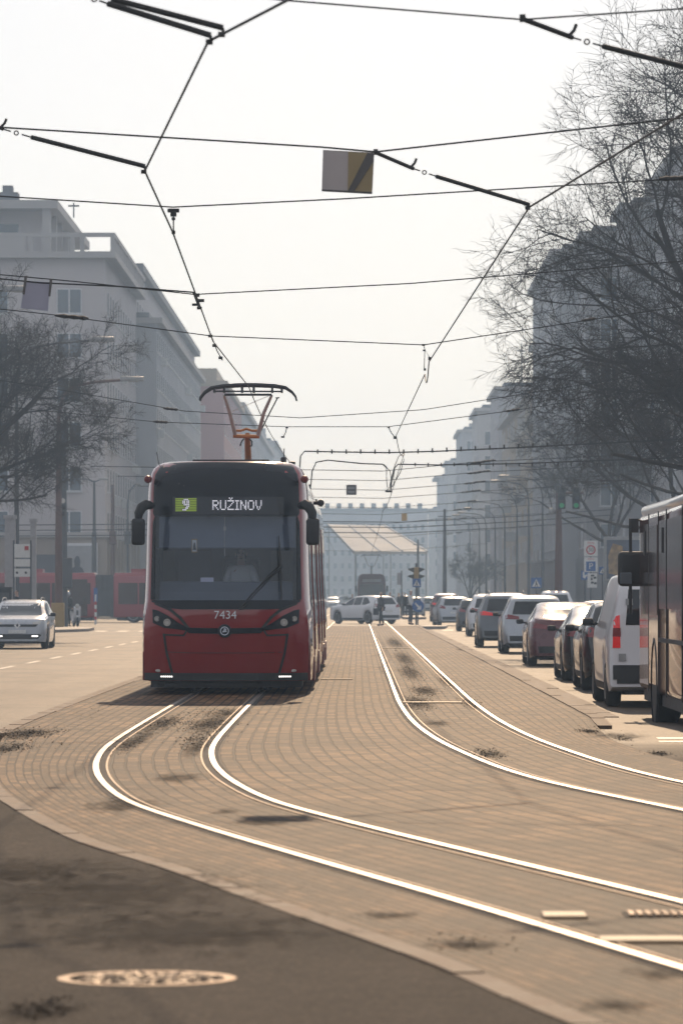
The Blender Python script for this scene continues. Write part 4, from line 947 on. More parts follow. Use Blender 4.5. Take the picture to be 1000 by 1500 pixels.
class Building:
    def __init__(b, name, label, group=None, cat='building'):
        b.t = thing(name, label, cat, (0, 0, 0), 0, group); b.wins = []; b.first = True
    def set_loc(b, x, y): b.t.location = (x, y, 0); b.inv = Matrix.Translation((-x, -y, 0))
    def part(b, nm, mb, m, parent=None):
        o = mb.build(nm, m, parent or b.t)
        if parent is None: o.matrix_parent_inverse = b.inv
        return o
    def win(b, p, rz, w=1.5, h=1.6, mull=2): b.wins.append((Vector(p), rz, w, h, mull))
    def finish(b, detail=True, most=98):
        cam_p = Vector((0, 0, CH)); ws = sorted(b.wins, key=lambda q: -(q[2]*q[3]*abs(math.cos(q[1]) * 1.0 + math.sin(q[1]) * -.0) + .05) / (q[0] - cam_p).length)
        ws = sorted(b.wins, key=lambda q: (q[0] - cam_p).length)
        for p, rz, w, h, mull in ws[:most]:
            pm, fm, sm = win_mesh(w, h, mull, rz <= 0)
            o = bpy.data.objects.new('window', pm); COL.objects.link(o); o.parent = b.t; o.matrix_parent_inverse = b.inv
            o.location = p; o.rotation_euler = (-rb.choice((0, 0, .0, .05, .08, .12)) if rz < 0 else 0, 0, rz)
            for nm, me in (('frame', fm), ('sill', sm)):
                c = bpy.data.objects.new(nm, me); COL.objects.link(c); c.parent = o
        if len(ws) > most:
            vs = {}
            mb = MB()
            for p, rz, w, h, mull in ws[most:]:
                q = Matrix.Translation(p) @ Matrix.Rotation(rz, 4, 'Z')
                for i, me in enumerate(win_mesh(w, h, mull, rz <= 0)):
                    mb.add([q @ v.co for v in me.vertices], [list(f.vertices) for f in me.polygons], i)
            o = mb.build('window', [M['glass_window' if ws[-1][1] <= 0 else 'glass_reveal_shade'], M['frame_white'], M['sill_tin']], b.t, fix=False); o.matrix_parent_inverse = b.inv; o['kind'] = 'stuff'
        return b.t
LEFT, RIGHT, FRONT = R(90), R(-90), 0.0     # windows of a wall facing +x, -x and the camera
rb = random.Random(11)
# --- left corner house with the roof terrace
b = Building('apartment_building', 'greige corner apartment house on the left with roof terrace and pale penthouse'); b.set_loc(-24, 314)
X1 = -17.7
b.part('wall', MB().box(-62, X1, 314, 357.9, 5.6, 25.05), M['plaster_warm'])
b.part('wall', MB().box(-62, -17.75, 358.1, 486, 0, 27.4), M['plaster_warm'])
b.part('ground_floor', MB().box(-62, X1 + .15, 313.85, 357.9, -.2, 5.6), M['base_stone'])
b.part('string_course', MB().box(-62, X1 + .35, 313.65, 357.9, 5.6, 5.95), M['cornice'])
b.part('cornice', MB().box(-62.6, X1 + .75, 313.25, 357.9, 25.05, 25.5), M['cornice'])
b.part('roof', MB().box(-63, X1 + .55, 358.1, 486.5, 27.4, 28.0), M['roof_dark'])
rl = MB(); rl.box(-62.6, X1 + .72, 313.28, 313.5, 26.50, 26.80); rl.box(X1 + .5, X1 + .72, 313.5, 357.9, 26.50, 26.80); rl.box(-62.6, -23.2, 313.3, 313.45, 25.50, 26.50)
for x in (-23.0, -20.1, -19.4, X1 + .4): rl.box(x, x + .3, 313.3, 313.48, 25.50, 26.50)
for y in range(316, 358, 3): rl.box(X1 + .52, X1 + .7, y, y + .35, 25.50, 26.50)
b.part('parapet', rl, M['cornice'])
pb = MB(); pb.box(-62, -22.3, 317.5, 352, 25.50, 28.65); b.part('penthouse', pb, M['plaster_warm'])
pr = MB().box(-62, -21.1, 315.2, 353, 28.65, 29.25); b.part('penthouse_roof', pr, M['cornice'])
pc = MB()
for x, y in ((-21.9, 315.8), (-26.4, 315.8), (-21.9, 322), (-21.9, 328), (-21.9, 335), (-21.9, 342)): pc.box(x - .3, x + .3, y - .3, y + .3, 25.50, 28.65)
b.part('pillars', pc, M['cornice'])
ch = MB().box(-25.6, -24.1, 318, 320, 29.25, 30.05).box(-25.2, -24.5, 318.3, 319.7, 30.05, 30.55); b.part('chimney', ch, M['roof_dark'])
vn = MB().tube([(-20.9, 330, 29.25), (-20.9, 330, 30.35)], .06, 6).box(-21.3, -20.5, 329.9, 330.1, 30.05, 30.17); b.part('roof_vent', vn, M['dark_metal'])
pd = MB().box(-25.4, -24.0, 317.44, 317.5, 25.55, 27.75); b.part('terrace_door', pd, M['glass_window'])
fl = [21.2 - 3.1*i for i in range(0, 6)]
for z in fl:
    for x in (-20.2, -25.3, -30.5, -35.6): b.win((x, 314, z), FRONT, 1.75, 1.75, 2)
    for y in [317.5 + 3.5*i for i in range(12)]: b.win((X1, y, z), LEFT, 1.2, 1.75, 2)
for z in (23.6, 20.4, 17.2):
    for y in [361 + 4*i for i in range(24)]: b.win((-17.75, y, z), LEFT, 1.3, 1.6, 2)
# shop front with blinds and a poster at the corner
sf = MB().box(-24.6, -18.6, 313.7, 313.84, 1.0, 4.4); b.part('shop_window', sf, M['shop_dark'])
po = MB().box(-21.0, -18.2, 313.5, 313.68, 1.9, 5.2); pp_ = b.part('poster_frame', po, M['frame_white'])
pi_ = MB().box(-20.8, -18.4, 313.44, 313.498, 2.1, 5.0); MBp = pi_.build('poster', M['sign_grey'], pp_)
bl = MB().lathe([(0, 0), (.45, .05), (.55, .5), (.35, .95), (.18, 1.05), (.22, 1.45), (.12, 1.75), (0, 1.8)], (-19.6, 313.44, 2.5), 'z', 16); bo = bl.build('figure', M['cloth_dark'], pp_); bo.scale = (1, .02, 1); bo.location = (0, 313.40*.98, 0)
ys_ = MB().box(-21.0, -15.5, 312.6, 312.75, .95, 1.65); b.part('yellow_sign', ys_, M['sign_yellow'])
for i in range(9): b.part('pilaster', MB().box(X1 + .15, X1 + .5, 315 + i*4.7, 316.2 + i*4.7, -.2, 5.5), M['base_stone'])
sh = MB()
for i in range(8): sh.box(X1 + .15, X1 + .2, 316.5 + i*4.7, 319.4 + i*4.7, .3, 4.9)
b.part('shop_window', sh, M['shop_dark'])
for i in range(10):
    y = 318 + rb.random()*38; z = rb.choice(fl) - .75; b.part('air_conditioner', MB().box(X1 + .02, X1 + .45, y, y + .9, z, z + .6), M['ac_white'])
b.finish()
# --- the block that stands forward beyond it
def street_block(name, label, x_out, x_in, y0, y1, z1, m, floors, fz0, fh, sp, side, w=1.3, h=1.6, front=(), roof='roof_dark', cornice=.5, ac=0, base=None, group=None, most=98, chim=0, sill_balc=0):
    b = Building(name, label, group); b.set_loc((x_out + x_in)/2, y0)
    lo_, hi_ = min(x_out, x_in), max(x_out, x_in)
    b.part('wall', MB().box(lo_, hi_, y0, y1, -.2, z1), M[m])
    sg = 1 if side == LEFT else -1
    cx0, cx1 = (lo_, x_in + sg*.5*cornice*2) if sg > 0 else (x_in - .5*cornice*2, hi_)
    b.part('cornice', MB().box(cx0, cx1, y0 - .4, y1 - .05, z1, z1 + .45), M['cornice'])
    b.part('roof', MB().box(lo_ + .6, hi_ - .6, y0 + .3, y1 - .3, z1 + .45, z1 + .9), M[roof])
    for i in range(chim):
        y = y0 + (i + .6) * (y1 - y0) / chim; x = x_in - sg * (2 + rb.random()*3); b.part('chimney', MB().box(x - .5, x + .5, y - .8, y + .8, z1 + .9, z1 + 2.2 + rb.random()), M['cornice'])
    if base: b.part('ground_floor', MB().box(*( (x_in + .0, x_in + .18) if sg > 0 else (x_in - .18, x_in)), y0 - .0, y1 - .1, -.2, base), M['shop_dark'])
    n = int((y1 - y0 - 2) / sp)
    for k in range(floors):
        z = fz0 + k * fh
        for i in range(n): b.win((x_in, y0 + 2 + i*sp, z), side, w, h, 2)
        for x in front: b.win((x, y0, z), FRONT, w, h, 2)
    for i in range(ac):
        y = y0 + 1 + rb.random() * (y1 - y0 - 3); z = fz0 + rb.randrange(floors) * fh - .8
        b.part('air_conditioner', MB().box(*((x_in + .02, x_in + .5) if sg > 0 else (x_in - .5, x_in - .02)), y, y + 1, z, z + .65), M['ac_white'])
    for i in range(sill_balc):
        y = y0 + 4 + (i % 5) * (y1 - y0 - 6) / 5; z = fz0 - .9 + (i // 5) * fh * 1.0
        bb = MB(); xa, xb = ((x_in, x_in + .9) if sg > 0 else (x_in - .9, x_in)); bb.box(xa, xb, y, y + 3, z, z + .12)
        xo = xb if sg > 0 else xa
        bb.box(xo - .04, xo + .04, y, y + 3, z + .12, z + 1.0)
        b.part('balcony', bb, M['cornice'])
    b.finish(most=most); return b
street_block('apartment_building', 'grey apartment block with balustrade standing forward behind the tall left lamp', -34, -16.1, 358, 458, 23.2, 'plaster_grey', 7, 3.0, 3.0, 3.6, LEFT, front=(), ac=26, sill_balc=10)
bb = Building('apartment_building', 'pink rendered apartment house beyond the grey block behind the pantograph'); bb.set_loc(-15, 486)
bb.part('wall', MB().box(-40, -14.6, 486.1, 560, -.2, 24.2), M['plaster_pink']); bb.part('wall', MB().box(-40, -14.7, 560, 760, -.2, 25.0), M['plaster_grey'])
bb.part('cornice', MB().box(-40, -14.2, 485.7, 559.9, 24.2, 24.8), M['plaster_beige']); bb.part('cornice', MB().box(-40, -14.2, 560, 760, 25.0, 25.7), M['cornice'])
bb.part('dormer', MB().box(-18, -15.4, 487, 556, 24.8, 26.2), M['plaster_beige'])
for z in [3.2*i + 3 for i in range(7)]:
    for i in range(36): bb.win((-14.6 if 489 + i*7.4 < 560 else -14.7, 489 + i*7.4, z), LEFT, 1.3, 1.6, 2)
for i in range(12):
    y = 490 + i*22; z = 3.2*rb.randrange(1, 7) + 2.2; bb.part('air_conditioner', MB().box(-14.58, -14.1, y, y + 1, z, z + .65), M['ac_white'])
bb.finish()
street_block('apartment_building', 'hazy grey apartment house with chimneys far down the left side', -40, -14.4, 762, 850, 27.5, 'plaster_pale', 7, 3, 3.2, 8, LEFT, chim=4)
street_block('apartment_building', 'most distant pale block on the left, its stepped roof just above the tram roof', -40, -13.6, 852, 960, 26.0, 'plaster_grey', 6, 3, 3.3, 10, LEFT)

# --- right side of the street
def right_step(name, label, xin, y0, y1, z1, m, floors, **k):
    return street_block(name, label, xin + 30, xin, y0, y1, z1, m, floors, 5.2, 3.1, k.pop('sp', 3.6), RIGHT, **k)
b1 = right_step('apartment_building', 'dark apartment house with overhanging eaves behind the bare trees on the right, its windows glinting', 15.4, 352, 400, 28.2, 'plaster_grey', 7, base=4.4, ac=8, w=1.7, h=1.8, sill_balc=5, front=(18, 21.5, 25, 28.5))
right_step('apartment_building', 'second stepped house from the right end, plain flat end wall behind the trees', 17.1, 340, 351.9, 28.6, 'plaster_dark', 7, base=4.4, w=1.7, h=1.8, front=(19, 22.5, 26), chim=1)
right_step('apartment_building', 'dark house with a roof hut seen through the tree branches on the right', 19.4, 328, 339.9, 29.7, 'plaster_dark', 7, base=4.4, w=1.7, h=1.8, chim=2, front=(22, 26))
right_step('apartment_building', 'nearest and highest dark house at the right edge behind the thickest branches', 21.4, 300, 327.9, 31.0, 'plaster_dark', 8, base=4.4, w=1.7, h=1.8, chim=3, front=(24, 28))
g = Building('apartment_building', 'beige gabled house beyond the dark right house, tall windows on its street side'); g.set_loc(15.4, 400)
g.part('wall', MB().box(15.5, 44, 400.2, 489, -.2, 19.6), M['plaster_beige'])
g.part('roof', MB().prism([(14.9, 19.6), (44, 19.6), (44, 24.5), (20.5, 24.5), (18.2, 22.6)], 'y', 400.3, 489.3), M['plaster_beige'])
for z in [4.8 + 3.1*i for i in range(5)]:
    for i in range(21): g.win((15.5, 402.5 + i*4.1, z), RIGHT, 1.6, 1.8, 2)
for i in range(6): g.part('balcony', MB().box(14.5, 15.5, 408 + i*13, 411 + i*13, 7.0 + (i % 3)*3.1, 7.9 + (i % 3)*3.1), M['plaster_grey'])
g.finish()
def fr(x, n=6, d=2.6): return tuple(x + 1.6 + d*i for i in range(n))
right_step('apartment_building', 'tall grey block with roof aerial rising behind the beige gabled house', 15.45, 500, 530, 24.4, 'plaster_grey', 6, sp=4, front=fr(15.45))
right_step('apartment_building', 'grey tower house with a flat stepped roof, middle of the hazy right row', 15.05, 571, 600, 25.0, 'plaster_pale', 6, sp=4, w=1.6, h=1.8, front=fr(15.05))
right_step('apartment_building', 'pale hazy house with two rooftop huts, farther along the right row', 15.5, 690, 722, 26.7, 'plaster_grey', 7, sp=5, chim=2, front=fr(15.5))
right_step('apartment_building', 'faint house with a low flat roof beyond the two rooftop huts', 16.3, 830, 862, 26.2, 'plaster_pale', 6, sp=6, front=fr(16.3))
right_step('apartment_building', 'faint house near the far end of the right row, its eaves overhanging', 16.0, 900, 930, 25.2, 'plaster_grey', 6, sp=6, cornice=1.0, front=fr(16.0))
right_step('apartment_building', 'faintest low block closing the right row beside the far street end', 15.9, 1000, 1040, 20.7, 'plaster_pale', 5, sp=8, front=fr(15.9))
ae = MB().tube([(18.2, 505, 25.3), (18.2, 505, 30)], .07, 6).box(17.7, 18.7, 504.9, 505.1, 29, 29.1)
t = thing('roof_aerial', 'thin aerial mast on the roof of the tall grey right block', 'aerial', (18.2, 505, 25.7)); o = ae.build('mast', M['dark_metal'], t); o.matrix_parent_inverse = Matrix.Translation((-18.2, -505, -25.7))
# --- far end of the street
far = Building('apartment_building', 'long hazy slab of flats closing the far end of the street'); far.set_loc(0, 1050)
far.part('wall', MB().box(-60, 16, 1050, 1070, -.2, 21.5), M['plaster_grey'])
rr = MB().box(-60, 16, 1049.5, 1070, 21.5, 22.2)
for i in range(9): rr.box(-8 + i*2.7, -6.9 + i*2.7, 1052, 1056, 22.2, 23.4)
far.part('roof', rr, M['roof_dark'])
for z in [3*k + 2 for k in range(6)]:
    for i in range(16): far.win((-9 + i*1.7, 1050, z), FRONT, .95, 1.5, 1)
far.finish()
# --- big pale sloping canopy over the stop, far down the street
cn = thing('station_canopy', 'large pale sloping roof canopy on slim posts far down the tram street', 'canopy', (2, 640, 0))
sl = MB()
zA, zB = 7.9, 11.8
a0, a1 = at(518, 808, 620), at(626, 808, 620); b0, b1_ = at(480, 768, 690), at(563, 770, 690)
def quadslab(p, th): return MB().add([*p, *[v - Vector((0, 0, th)) for v in p]], [(0, 1, 2, 3), (7, 6, 5, 4), (0, 4, 5, 1), (1, 5, 6, 2), (2, 6, 7, 3), (3, 7, 4, 0)])
mat('canopy_white', (0.34, 0.32, 0.29), 0.75, var=0.06, scale=.3)
inv = Matrix.Translation((-2, -640, 0))
o = quadslab([a0, a1, b1_, b0], .35).build('roof', M['canopy_white'], cn); o.matrix_parent_inverse = inv
rbm = MB()
for u in (.0, .36, .66, 1.0): rbm.tube([a0.lerp(a1, u) + Vector((0, 0, .06)), b0.lerp(b1_, u) + Vector((0, 0, .06))], .12, 5)
o2 = rbm.build('roof_rib', M['lamp_grey'], o)
for u in (.02, .5, .98):
    p = a0.lerp(a1, u); q = b0.lerp(b1_, u)
    for v in (p, q): c = MB().tube([(v.x, v.y, 0), (v.x, v.y, v.z - .3)], .07, 8).build('post', M['pole_grey'], cn); c.matrix_parent_inverse = inv
# ------------------------------------------------------------------ cars
def wheel(parent, x, y, r, side, w=.21, rim='alloy', name='wheel'):
    s = side
    hub = MB().lathe([(0, -w/2), (r*.66, -w/2), (r*.66, w/2), (0, w/2)], (0, 0, 0), 'x', 20).build(name, M['black_plastic'], parent)
    hub.location = (x, y, r)
    ty = MB().lathe([(r*.66, -w/2), (r*.86, -w/2 - .004), (r*.97, -w/2 + .03), (r, -w*.25), (r, w*.25), (r*.97, w/2 - .03), (r*.86, w/2 + .004), (r*.66, w/2)], (0, 0, 0), 'x', 28).build('tyre', M['rubber'], hub, 50)
    rm = MB(); f = s * (w/2 + .002)
    rm.lathe([(r*.60, f - s*.03), (r*.62, f), (r*.68, f), (r*.68, f - s*.02)], (0, 0, 0), 'x', 28); rm.lathe([(0, f - s*.005), (r*.14, f - s*.005), (r*.16, f - s*.04)], (0, 0, 0), 'x', 14)
    for i in range(5):
        a = 2*math.pi*i/5 + .3
        c, d = math.cos(a), math.sin(a); p = Vector((0, c, d)); q = Vector((0, -d, c))
        pts = [p*r*.10 + q*r*.09, p*r*.63 + q*r*.06, p*r*.63 - q*r*.06, p*r*.10 - q*r*.09]
        rm.add([v + Vector((f - s*.008, 0, 0)) for v in pts] + [v + Vector((f - s*.035, 0, 0)) for v in pts], [(0, 1, 2, 3), (7, 6, 5, 4), (0, 4, 5, 1), (1, 5, 6, 2), (2, 6, 7, 3), (3, 7, 4, 0)])
    rm.build('rim', M[rim], hub)
    return hub
PROFILE = {
 'hatch': dict(L=4.3, W=1.79, H=1.48, top=[(0, .30), (.01, .52), (.035, .64), (.07, .80), (.10, .94), (.16, 1.02), (.33, 1.28), (.46, 1.41), (.75, 1.465), (1.5, 1.48), (2.1, 1.44), (2.55, 1.30), (3.12, 1.04), (3.3, 1.0), (3.75, .945), (4.05, .88), (4.2, .77), (4.26, .62), (4.29, .48), (4.3, .30)], belt=[(0, .92), (.3, 1.0), (2.6, .96), (3.1, .95), (4.3, .85)], wr=.315, ax=(.78, 3.40), cl=.20,
     rw=[(-.60, 1.03), (.60, 1.03), (.52, 1.36), (-.52, 1.36)], sw=[[(.62, 1.10), (1.02, 1.0), (1.28, 1.0), (1.30, 1.39), (.98, 1.37)], [(1.36, 1.0), (2.0, .99), (2.0, 1.38), (1.38, 1.39)], [(2.06, .99), (2.86, .97), (2.62, 1.16), (2.3, 1.32), (2.06, 1.375)]], ws=[(-.68, 1.0), (.68, 1.0), (.56, 1.37), (-.56, 1.37)],
     tl=[(.50, .86), (.83, .90), (.86, 1.02), (.74, 1.06), (.54, .98)], np=.62),
 'suv': dict(L=4.6, W=1.87, H=1.68, top=[(0, .36), (.01, .60), (.04, .74), (.08, .92), (.11, 1.04), (.17, 1.12), (.34, 1.42), (.47, 1.56), (.75, 1.645), (1.5, 1.68), (2.3, 1.64), (2.75, 1.46), (3.3, 1.14), (3.5, 1.08), (4.1, .99), (4.4, .87), (4.53, .70), (4.59, .52), (4.6, .36)], belt=[(0, 1.02), (.3, 1.10), (2.8, 1.05), (3.3, 1.04), (4.6, .9)], wr=.345, ax=(.88, 3.62), cl=.24,
     rw=[(-.64, 1.13), (.64, 1.13), (.55, 1.50), (-.55, 1.50)], sw=[[(.72, 1.22), (1.06, 1.13), (1.36, 1.12), (1.38, 1.56), (1.02, 1.53)], [(1.44, 1.12), (2.12, 1.10), (2.12, 1.56), (1.46, 1.565)], [(2.18, 1.10), (3.05, 1.08), (2.76, 1.33), (2.45, 1.50), (2.18, 1.555)]], ws=[(-.72, 1.12), (.72, 1.12), (.6, 1.54), (-.6, 1.54)],
     tl=[(.44, .98), (.88, 1.00), (.91, 1.09), (.74, 1.13), (.46, 1.07)], np=.80),
 'fastback': dict(L=4.97, W=1.95, H=1.44, top=[(0, .30), (.01, .50), (.04, .62), (.05, .80), (.08, .95), (.14, 1.04), (.30, 1.09), (.65, 1.17), (1.2, 1.31), (1.75, 1.41), (2.3, 1.44), (2.8, 1.38), (3.3, 1.18), (3.72, .99), (4.1, .90), (4.6, .79), (4.85, .66), (4.95, .5), (4.97, .30)], belt=[(0, .95), (.3, 1.0), (1.2, .98), (3.2, .92), (3.7, .90), (4.97, .7)], wr=.40, ax=(1.0, 3.96), cl=.18,
     rw=[(-.62, 1.10), (.62, 1.10), (.56, 1.36), (-.56, 1.36)], sw=[[(1.15, 1.08), (1.75, 1.02), (2.08, 1.01), (2.08, 1.35), (1.7, 1.30)], [(2.15, 1.01), (3.35, .97), (2.95, 1.20), (2.55, 1.33), (2.15, 1.355)]], ws=[(-.70, 1.0), (.70, 1.0), (.58, 1.33), (-.58, 1.33)],
     tl=[(.42, .82), (.88, .86), (.92, .93), (.80, .97), (.44, .90)], np=.58),
 'van': dict(L=4.98, W=1.92, H=1.90, top=[(0, .36), (.01, .60), (.03, .80), (.045, 1.10), (.07, 1.40), (.12, 1.66), (.20, 1.80), (.36, 1.865), (1.4, 1.90), (2.9, 1.88), (3.35, 1.78), (3.75, 1.52), (4.2, 1.20), (4.35, 1.12), (4.7, .98), (4.88, .80), (4.96, .58), (4.98, .36)], belt=[(0, 1.1), (4.1, 1.12), (4.98, .9)], wr=.16, ax=(.92, 4.20), cl=.22,
     rw=[(-.70, 1.16), (.70, 1.16), (.66, 1.66), (-.66, 1.66)], sw=[[(3.1, 1.16), (4.05, 1.14), (3.72, 1.44), (3.42, 1.66), (3.1, 1.70)]], ws=[(-.78, 1.18), (.78, 1.18), (.68, 1.74), (-.68, 1.74)],
     tl=[(.775, .84), (.885, .84), (.87, 1.28), (.785, 1.30)], np=.60),
}
def car(name, label, cat, kind, paint, loc, rz=0, scale=1.0, rails=False, brake=None, group=None, lower=True, stretch=(1, 1, 1), glass='glass_dark', rim='alloy', third=False, mirror='black_plastic', simple=False, roof_m=None):
    """rear bumper at local y = 0, nose at y = L"""
    Pf = PROFILE[kind]; L, W, H, ax, cl, wr = Pf['L'], Pf['W'], Pf['H'], Pf['ax'], Pf['cl'], Pf['wr']
    t = thing(name, label, cat, loc, rz, group); t.scale = Vector(stretch) * scale
    # stations along the outline of the car, close together where it is steep and round the wheel arches
    st = []
    tp = Pf['top']
    for (y0, z0), (y1, z1) in zip(tp, tp[1:]):
        n = max(1, int(math.hypot(y1 - y0, z1 - z0) / .09))
        for i in range(n): st.append(lerp(y0, y1, i/n))
    st.append(tp[-1][0])
    wrad = .33 if kind != 'suv' else .36
    Ra = wrad + .055
    for a in ax:
        for i in range(11): st.append(a - Ra*math.cos(math.pi*i/10))
    st = sorted(set(round(s, 4) for s in st)); out = [st[0]]
    for s in st[1:]:
        if s - out[-1] > .006: out.append(s)
    st = out; rings = []
    for y in st:
        zt = smooth_interp(tp, y) if .2 < y < L - .4 else interp(tp, y)
        bl_ = min(interp(Pf['belt'], y), zt - .015)
        d0, d1 = y, L - y
        wb = W/2 * (1 - (.035 if kind == 'van' else .14)*math.exp(-(d0/.10)) - (.01 if kind == 'van' else .05)*math.exp(-d0/.5)) * (1 - .26*math.exp(-(d1/.16)) - .06*math.exp(-d1/.7))
        zb = cl + .10*math.exp(-d0/.15) + .04*math.exp(-d1/.2)
        for a in ax:
            if abs(y - a) < Ra: zb = max(zb, wrad + math.sqrt(Ra*Ra - (y - a)**2))
        zb = min(zb, bl_ - .05)
        g = max(0.0, zt - bl_ - .015); wt = wb*.955 - g * wr - (.02 if g > .02 else .0)
        zm = max(lerp(zb, bl_, .55), zb + .02)
        r_ = min(.10, .35*g + .012)
        half = [(0, zb), (wb*.72, zb), (wb*.955, zb), (wb*.985, lerp(zb, zm, .3)), (wb, zm), (wb*.99, lerp(zm, bl_, .62)), (wb*.972, bl_), (lerp(wb*.955, wt, .5), lerp(bl_, zt - r_, .5)), (wt, zt - r_), (wt - r_*.30, zt - r_*.45), (wt - r_*1.1, zt - r_*.12), (wt*.55, zt), (0, zt + .004)]
        rings.append([(x, y, z) for x, z in half] + [(-x, y, z) for x, z in half[-2:0:-1]])
    n = len(rings[0]); mb = MB()
    vs = [v for r in rings for v in r]; fs = [(i*n+j, i*n+(j+1) % n, (i+1)*n+(j+1) % n, (i+1)*n+j) for i in range(len(rings)-1) for j in range(n)]
    fs += [tuple(range(n)), tuple((len(rings)-1)*n + j for j in range(n-1, -1, -1))]
    body = mb.add(vs, fs).build('body', M[paint], t, 32); B = bvh_of(body)
    patch('rear_window', [Pf['rw']], 'back', B, .004, M[glass], t, cell=.1, thick=.01)
    if not simple or simple == 'left': patch('windscreen', [Pf['ws']], 'front' if False else 'back', B, .004, M[glass], t, cell=.1, thick=.01) if False else None
    # windscreen is seen from the nose side: rays run back from the front
    o_ = AX['back']; AX['nose'] = (Vector((0, 60, 0)), Vector((0, -1, 0)))
    AX['tailward'] = (Vector((0, -60, 0)), Vector((0, 1, 0)))
    bpy.data.objects.remove(t.children[-1])   # rebuilt below from the right side
    def pz(nm, polys, fromrear, off, m, **k):
        AX['back'] = AX['tailward'] if fromrear else AX['nose']
        o = patch(nm, polys, 'back', B, off, m, t, **k); AX['back'] = (Vector((0, 90, 0)), Vector((0, -1, 0))); return o
    pz('rear_window', [Pf['rw']], True, .004, M[glass], cell=.1, thick=.008)
    pz('windscreen', [Pf['ws']], False, .004, M[glass], cell=.1, thick=.008)
    for s in ('left', 'right'):
        for q in Pf['sw']: patch('side_window', [q], s, B, .004, M[glass], t, cell=.1, thick=.008)
    for s in (1, -1):
        tl = [(x*s, z) for x, z in Pf['tl']]
        pz('taillight', [tl], True, .008, M['tail_on' if brake in ('both', 'right' if s > 0 else 'left') else 'tail_off'], cell=.08, thick=.012)
        hz = interp(tp, L - .16)
        hl = pz('headlight', [[(s*.46, hz - .10), (s*.82, hz - .05), (s*.84, hz + .05), (s*.70, hz + .06), (s*.46, hz - .02)]], False, .008, M['lens'], cell=.08, thick=.012)
    pz('number_plate', [[(-.26, Pf['np']), (.26, Pf['np']), (.26, Pf['np'] + .11), (-.26, Pf['np'] + .11)]], True, .010, M['plate'], thick=.012)
    if lower:
        pz('rear_bumper', [[(-W/2*.86, cl + .12), (W/2*.86, cl + .12), (W/2*.86, cl + .27), (-W/2*.86, cl + .27)]], True, .012, M['black_plastic'], thick=.014)
        pz('grille', [[(-.5, .42), (.5, .42), (.58, .60), (-.58, .60)]], False, .010, M['black_plastic'], thick=.012)
        for s in ('left', 'right'): patch('sill', [[(ax[0] + Ra, cl + .02), (ax[1] - Ra, cl + .02), (ax[1] - Ra, cl + .12), (ax[0] + Ra, cl + .12)]], s, B, .008, M['black_plastic'], t, thick=.01)
    if third: pz('brake_lamp', [[(-.16, H - .085), (.16, H - .085), (.16, H - .055), (-.16, H - .055)]], True, .012, M['tail_on'], thick=.012)
    for s in (-1, 1):
        for a in ax: wheel(t, s*(W/2 - .125), a, wrad, s, rim=rim)
        ws_ = interp(Pf['belt'], ax[1] - .9); ym = max(y for q in Pf['sw'] for y, z in q) - .18
        mr_ = rbox(s*(W/2 + .075) - .085, s*(W/2 + .075) + .085, ym - .02, ym + .09, ws_ + .01, ws_ + .125, .04, 2); mr_.box(min(s*(W/2-.08), s*(W/2+.02)), max(s*(W/2-.08), s*(W/2+.02)), ym + .02, ym + .08, ws_ + .02, ws_ + .06)
        mr_.build('mirror', M[mirror], t)
    MB().box(-W/2 + .26, W/2 - .26, .25, L - .3, cl - .04, .62).build('underbody', M['black_plastic'], t)
    if rails:
        for s in (-1, 1):
            x = s * (W/2*.955 - (H - 1.05)*wr - .14); rl_ = MB()
            rl_.tube([(x, .75, H - .05), (x, .95, H + .045), (x, 1.6, H + .055), (x, 2.3, H + .04), (x, 2.5, H - .04)], .018, 6); rl_.build('roof_rail', M['lamp_grey'], t)
    return t, B, pz
Q = 'cars queueing on the right side of the street'
def q(px, base, Wd, back=0.0):  # left rear wheel foot seen at (px, base)
    Y = F * (CH + (.13 if base > 921 else .03)) / (base - CY); return ((px - CX)*Y/F + Wd/2, Y - back, -.13 if base > 921 else -.03)
van, B, pz = car('white_van', 'white panel van with glowing red tail lamps right behind the bus front', 'van', 'van', 'white_paint', q(884, 1035, 1.92, .92), 0, brake='both', group=Q, mirror='black_plastic')
for s in (1, -1):
    pz('lamp_divider', [[(.77*s, 1.0), (.885*s, 1.0), (.88*s, 1.12), (.775*s, 1.12)]], True, .016, M['tail_off'], thick=.01)
pz('door_handle', [[(-.70, 1.44), (-.60, 1.44), (-.60, 1.53), (-.70, 1.53)], [(-.80, .66), (-.70, .66), (-.70, .76), (-.80, .76)]], True, .02, M['lamp_grey'], thick=.02)
pz('bumper_cover', [[(-.88, .40), (.88, .40), (.88, .60), (-.88, .60)]], True, .02, M['black_plastic'], thick=.02)
car('dark_car', 'black hatchback squeezed in the queue directly ahead of the white van', 'car', 'hatch', 'black_paint', q(849, 1011.6, 1.79, .78), 0, group=Q)
car('dark_saloon', 'black fastback saloon in the queue behind the maroon one, low roof glinting', 'car', 'fastback', 'black_paint', q(818, 997, 1.95, 1.0), 0, scale=.97, group=Q)
mc, B, pz = car('maroon_saloon', 'wide maroon fastback saloon in the queue with a bright roof and broad tail', 'car', 'fastback', 'maroon_paint', q(771, 975.5, 1.95, 1.0), 0, group=Q, brake=None)
car('silver_crossover', 'silver crossover with flat red tail lamps just ahead of the maroon saloon', 'car', 'suv', 'silver_paint', q(733, 957, 1.87, .88), 0, stretch=(1, 1, .955), group=Q, rails=False, third=False)
car('grey_crossover', 'grey crossover with its left brake lamp lit, in front of the silver one', 'car', 'suv', 'grey_paint', q(697.5, 948, 1.87, .88), 0, group=Q, brake='left', rails=True)
car('white_crossover', 'white crossover with roof rails ahead of the grey one with lit brake lamp', 'car', 'suv', 'white_paint', q(683.5, 932, 1.87, .88), 0, group=Q, rails=True)
